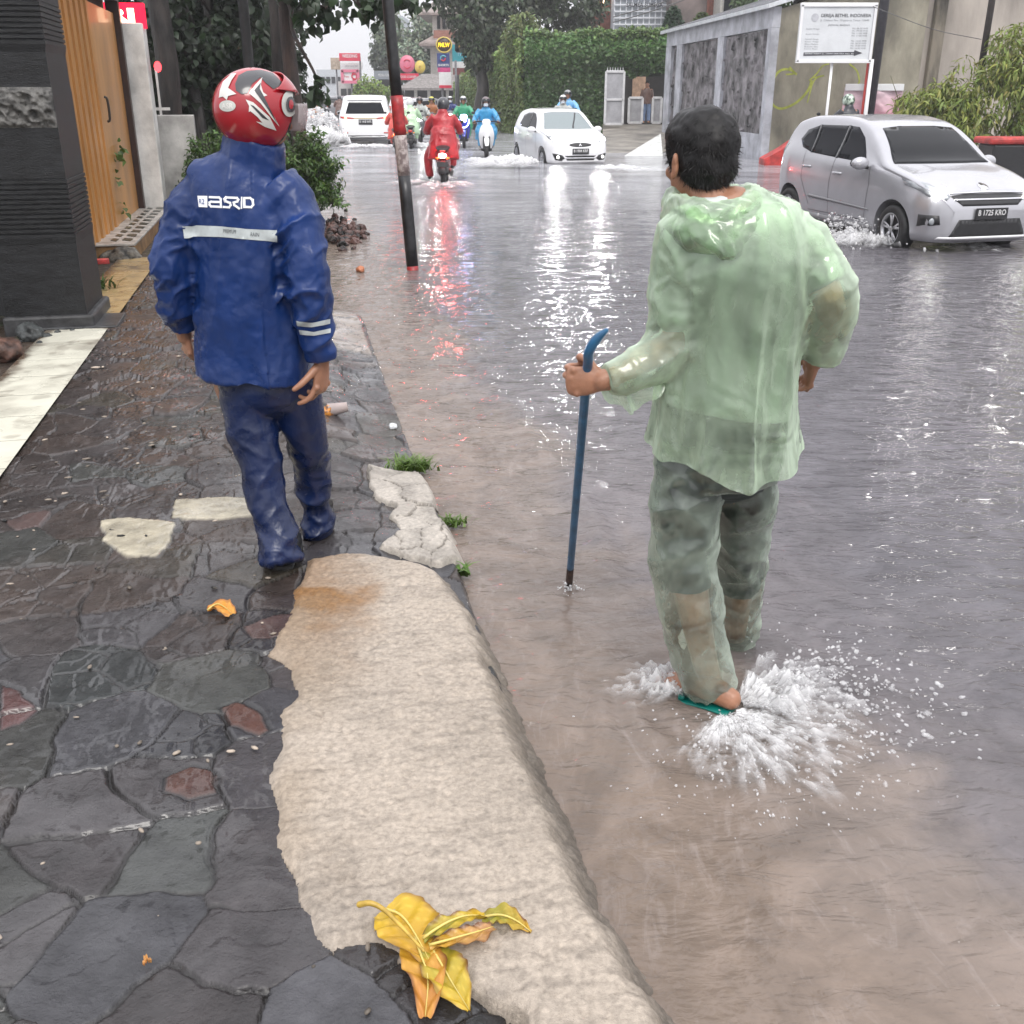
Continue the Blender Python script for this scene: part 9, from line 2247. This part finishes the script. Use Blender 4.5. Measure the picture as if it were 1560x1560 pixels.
def foam(c, main, half, reach, height, label, seed, fa=6.0, fr_=7.0, dens=0.9, r0=0.03, na=220, nr=90, layers=1, up=0.3):
    """thrown sheet of white water: a lumpy fan over the surface, torn into fingers"""
    V, Fc, A = [], [], []; a_m = math.atan2(main.y, main.x); base = 0
    for ly in range(layers):
        sd = seed + ly * 13; k = 1 - 0.22 * ly
        q, t = np.meshgrid(np.linspace(-1, 1, na), np.linspace(0, 1, nr), indexing='ij')
        a = a_m + half * q; fing = fbm(q * half * fa, t * 0.6 + ly, oct=4, seed=sd)
        rmax = reach * k * (0.55 + 0.45 * np.cos(q * 1.5)) * (0.80 + 0.55 * fing)
        rr = r0 + rmax * t
        streak = ridged(q * half * fa * 2.0 + 0.25 * fbm(q * 9, t * 4, seed=sd + 1), t * fr_ * 0.45, oct=3, seed=sd + 2)
        lump = fbm(rr * np.cos(a) * fr_ / reach * 1.7, rr * np.sin(a) * fr_ / reach * 1.7, oct=4, seed=sd + 3)
        prof = np.sin(PI * np.clip(t * (1 - up) + up * 0.35, 0, 1)) * (1 - t) ** 0.5
        z = WZ + 0.004 + 0.004 * ly + height * k * prof * (0.55 + 0.6 * lump + 0.5 * (streak - 0.5)).clip(0.02)
        al = (dens * (1.35 - 1.25 * t) * (0.28 + 0.95 * (streak - 0.35) + 1.0 * lump) * sstep(1.0, 0.8, np.abs(q)) * sstep(0, 0.08, t + 0.05) * sstep(1.0, 0.75, t)).clip(0, 1)
        V.append(np.stack([c.x + rr * np.cos(a), c.y + rr * np.sin(a), z], -1).reshape(-1, 3)); A.append(al.ravel())
        i = np.arange(na * nr).reshape(na, nr) + base; f = np.stack([i[:-1, :-1], i[:-1, 1:], i[1:, 1:], i[1:, :-1]], -1).reshape(-1, 4); Fc.append(f); base += na * nr
    V = np.concatenate(V); Fc = np.concatenate(Fc); A = np.concatenate(A)
    Fc = Fc[(A[Fc] > 0.015).any(1)]
    me = bpy.data.meshes.new('splash'); me.vertices.add(len(V)); me.vertices.foreach_set('co', V.ravel()); me.loops.add(Fc.size); me.loops.foreach_set('vertex_index', Fc.ravel().astype(np.int32)); me.polygons.add(len(Fc)); me.polygons.foreach_set('loop_start', np.arange(len(Fc)) * 4); me.update(calc_edges=True)
    me.polygons.foreach_set('use_smooth', np.ones(len(me.polygons), bool)); set_vcol(me, np.tile(A[:, None], (1, 3)))
    o = ob('splash', me, M_spray); o['kind'] = 'stuff'; return tag(o, label, 'splash')
fc = G(1105, 1090, WZ)
foam(fc, Vector((0.45, -0.9, 0)), 1.3, 0.46, 0.045, 'white sheet of water kicked out below the wading foot', 137, layers=4, fa=5, dens=0.8)
foam(fc + Vector((0.03, 0.04, 0)), Vector((1, 0.15, 0)), 0.95, 0.50, 0.13, 'white sheet of water flung right of the wading foot', 102, layers=3, fa=6, dens=0.75, up=0.1)
foam(G(1060, 1062, WZ), Vector((-1, 0.35, 0)), 0.9, 0.27, 0.10, 'white sheet of water left of the wading foot', 103, layers=3, fa=6, dens=0.7, up=0.1)
splash(fc, 650, 0.55, 0.07, Vector((0.6, -0.8, 0)), 'drops scattered below the wading foot', 104, 0.0020, 0.8, 0.34)
splash(fc + Vector((0.08, 0.05, 0)), 520, 0.62, 0.17, Vector((1, 0.05, 0)), 'drops flying right of the wading foot', 106, 0.0026, 0.5, 0.36)
splash(G(868, 899, WZ), 50, 0.06, 0.03, Vector((0, -1, 0)), 'ripple drops round the tip of the blue bar', 105, 0.002, 3.0)
foam(G(1345, 368, WZ), Vector((-0.8, -0.5, 0)), 1.2, 1.15, 0.22, 'white bow wave at the front wheel of the silver hatchback', 111, layers=3, fa=7, up=0.15)
splash(G(1335, 364, WZ), 900, 1.2, 0.30, Vector((-1, -0.2, 0)), 'drops thrown up by the front wheel of the silver hatchback', 121, 0.006, 0.6, 0.5)
foam(G(1215, 330, WZ), Vector((-1, -0.1, 0)), 0.9, 0.8, 0.12, 'foam behind the rear wheel of the silver hatchback', 112, layers=2)
foam(G(1460, 374, WZ), Vector((0.2, -1, 0)), 1.3, 0.8, 0.06, 'foam under the nose of the silver hatchback', 113, layers=2, dens=0.7)
foam(G(822, 254, WZ), Vector((-1, -0.30, 0)), 1.1, 2.6, 0.42, 'white wash spreading left of the white hatchback', 114, layers=3, dens=1.2)
foam(G(905, 258, WZ), Vector((0.9, -0.5, 0)), 1.1, 2.2, 0.15, 'white wash at the right of the white hatchback', 115, layers=2, dens=1.0)
foam(P(537, 226, 36.4), Vector((-1, -0.1, 0)), 1.2, 3.6, 1.0, 'white spray thrown out left of the white off road car', 116, layers=4, dens=1.4, up=0.1)
splash(P(533, 226, 37.0), 1500, 3.6, 1.3, Vector((-1, 0.0, 0)), 'fine spray left of the white off road car', 126, 0.028, 0.5, 0.6)
foam(P(560, 229, 36.6), Vector((0.1, -1, 0)), 1.4, 2.6, 0.16, 'white wash behind the white off road car', 117, layers=3, dens=1.3)
foam(P(600, 226, 36.4), Vector((1, -0.5, 0)), 1.0, 2.6, 0.22, 'white wash right of the white off road car', 127, layers=3, dens=1.3)
foam(P(680, 289, 21.3), Vector((0.1, -1, 0)), 1.0, 1.5, 0.13, 'wake behind the red scooter', 118, layers=2, dens=1.0)
foam(P(655, 285, 21.6), Vector((-1, -0.3, 0)), 0.9, 1.4, 0.12, 'wash left of the red scooter', 128, layers=2, dens=0.9)
foam(P(742, 245, 29.0), Vector((0.2, -1, 0)), 1.4, 1.4, 0.15, 'splash at the front wheel of the white scooter', 119, layers=2, dens=1.0)
# ================================================================== SKY, SUN, CAMERA
w = bpy.data.worlds.new('World'); S.world = w; w.use_nodes = True
nt = w.node_tree; nt.nodes.clear()
wo = nt.nodes.new('ShaderNodeOutputWorld'); bg = nt.nodes.new('ShaderNodeBackground')
sk = nt.nodes.new('ShaderNodeTexSky'); sk.sky_type = 'NISHITA'; sk.sun_disc = False
SUN_EL, SUN_ROT = R(52), R(165)
sk.sun_elevation = SUN_EL; sk.sun_rotation = SUN_ROT; sk.dust_density = 3.0; sk.air_density = 1.0
hv = nt.nodes.new('ShaderNodeHueSaturation'); hv.inputs['Saturation'].default_value = 0.10; hv.inputs['Value'].default_value = 1.0
mx = nt.nodes.new('ShaderNodeMixRGB'); mx.inputs[0].default_value = 0.72; mx.inputs[2].default_value = (11.0, 11.0, 11.6, 1)
nt.links.new(sk.outputs[0], hv.inputs['Color']); nt.links.new(hv.outputs[0], mx.inputs[1]); nt.links.new(mx.outputs[0], bg.inputs[0])
# overcast: the sky is brighter overhead than at the horizon
gm = nt.nodes.new('ShaderNodeNewGeometry'); sz = nt.nodes.new('ShaderNodeSeparateXYZ'); nt.links.new(gm.outputs['Incoming'], sz.inputs[0])
ab = nt.nodes.new('ShaderNodeMath'); ab.operation = 'ABSOLUTE'; nt.links.new(sz.outputs[2], ab.inputs[0])
ml = nt.nodes.new('ShaderNodeMath'); ml.operation = 'MULTIPLY_ADD'; nt.links.new(ab.outputs[0], ml.inputs[0]); ml.inputs[1].default_value = 0.095; ml.inputs[2].default_value = 0.085; nt.links.new(ml.outputs[0], bg.inputs[1])
nt.links.new(bg.outputs[0], wo.inputs[0])
sl = bpy.data.lights.new('sun', 'SUN'); sl.energy = 1.3; sl.angle = R(25); sl.color = (1, 0.96, 0.9)
so = bpy.data.objects.new('sun', sl); COL.objects.link(so)
sdir = Vector((math.sin(SUN_ROT) * math.cos(SUN_EL), math.cos(SUN_ROT) * math.cos(SUN_EL), math.sin(SUN_EL)))
so.rotation_euler = (-sdir).to_track_quat('-Z', 'Y').to_euler(); so.location = (0, 0, 30)
cam = bpy.data.cameras.new('camera'); co_ = bpy.data.objects.new('camera', cam); COL.objects.link(co_)
co_.location = EYE; co_.rotation_euler = (PI / 2 - PITCH, 0, 0)
cam.sensor_width = 36; cam.lens = 36.0; cam.clip_start = 0.05; cam.clip_end = 3000
S.camera = co_
S.render.engine = 'CYCLES'
S.view_settings.view_transform = 'Standard'; S.view_settings.look = 'None'; S.view_settings.gamma = 1; S.view_settings.exposure = 0.36
S.cycles.use_denoising = True
S.cycles.max_bounces = 10; S.cycles.transparent_max_bounces = 16; S.cycles.diffuse_bounces = 3; S.cycles.glossy_bounces = 4
S.cycles.sample_clamp_indirect = 12.0
S.cycles.caustics_reflective = False; S.cycles.caustics_refractive = False

# ---- rain haze filling the street
hz, nt, out = nodes('haze')
pv = nt.nodes.new('ShaderNodeVolumePrincipled'); pv.inputs['Color'].default_value = (0.97, 0.975, 0.985, 1); pv.inputs['Density'].default_value = 0.0014; pv.inputs['Anisotropy'].default_value = 0.2
nt.links.new(pv.outputs[0], out.inputs['Volume'])
bm = bm_new(); box(bm, (0, 120, 8), (320, 400, 19.2)); o = ob('haze', bm, hz); o['kind'] = 'stuff'; tag(o, 'thin grey rain haze filling the street', 'haze')
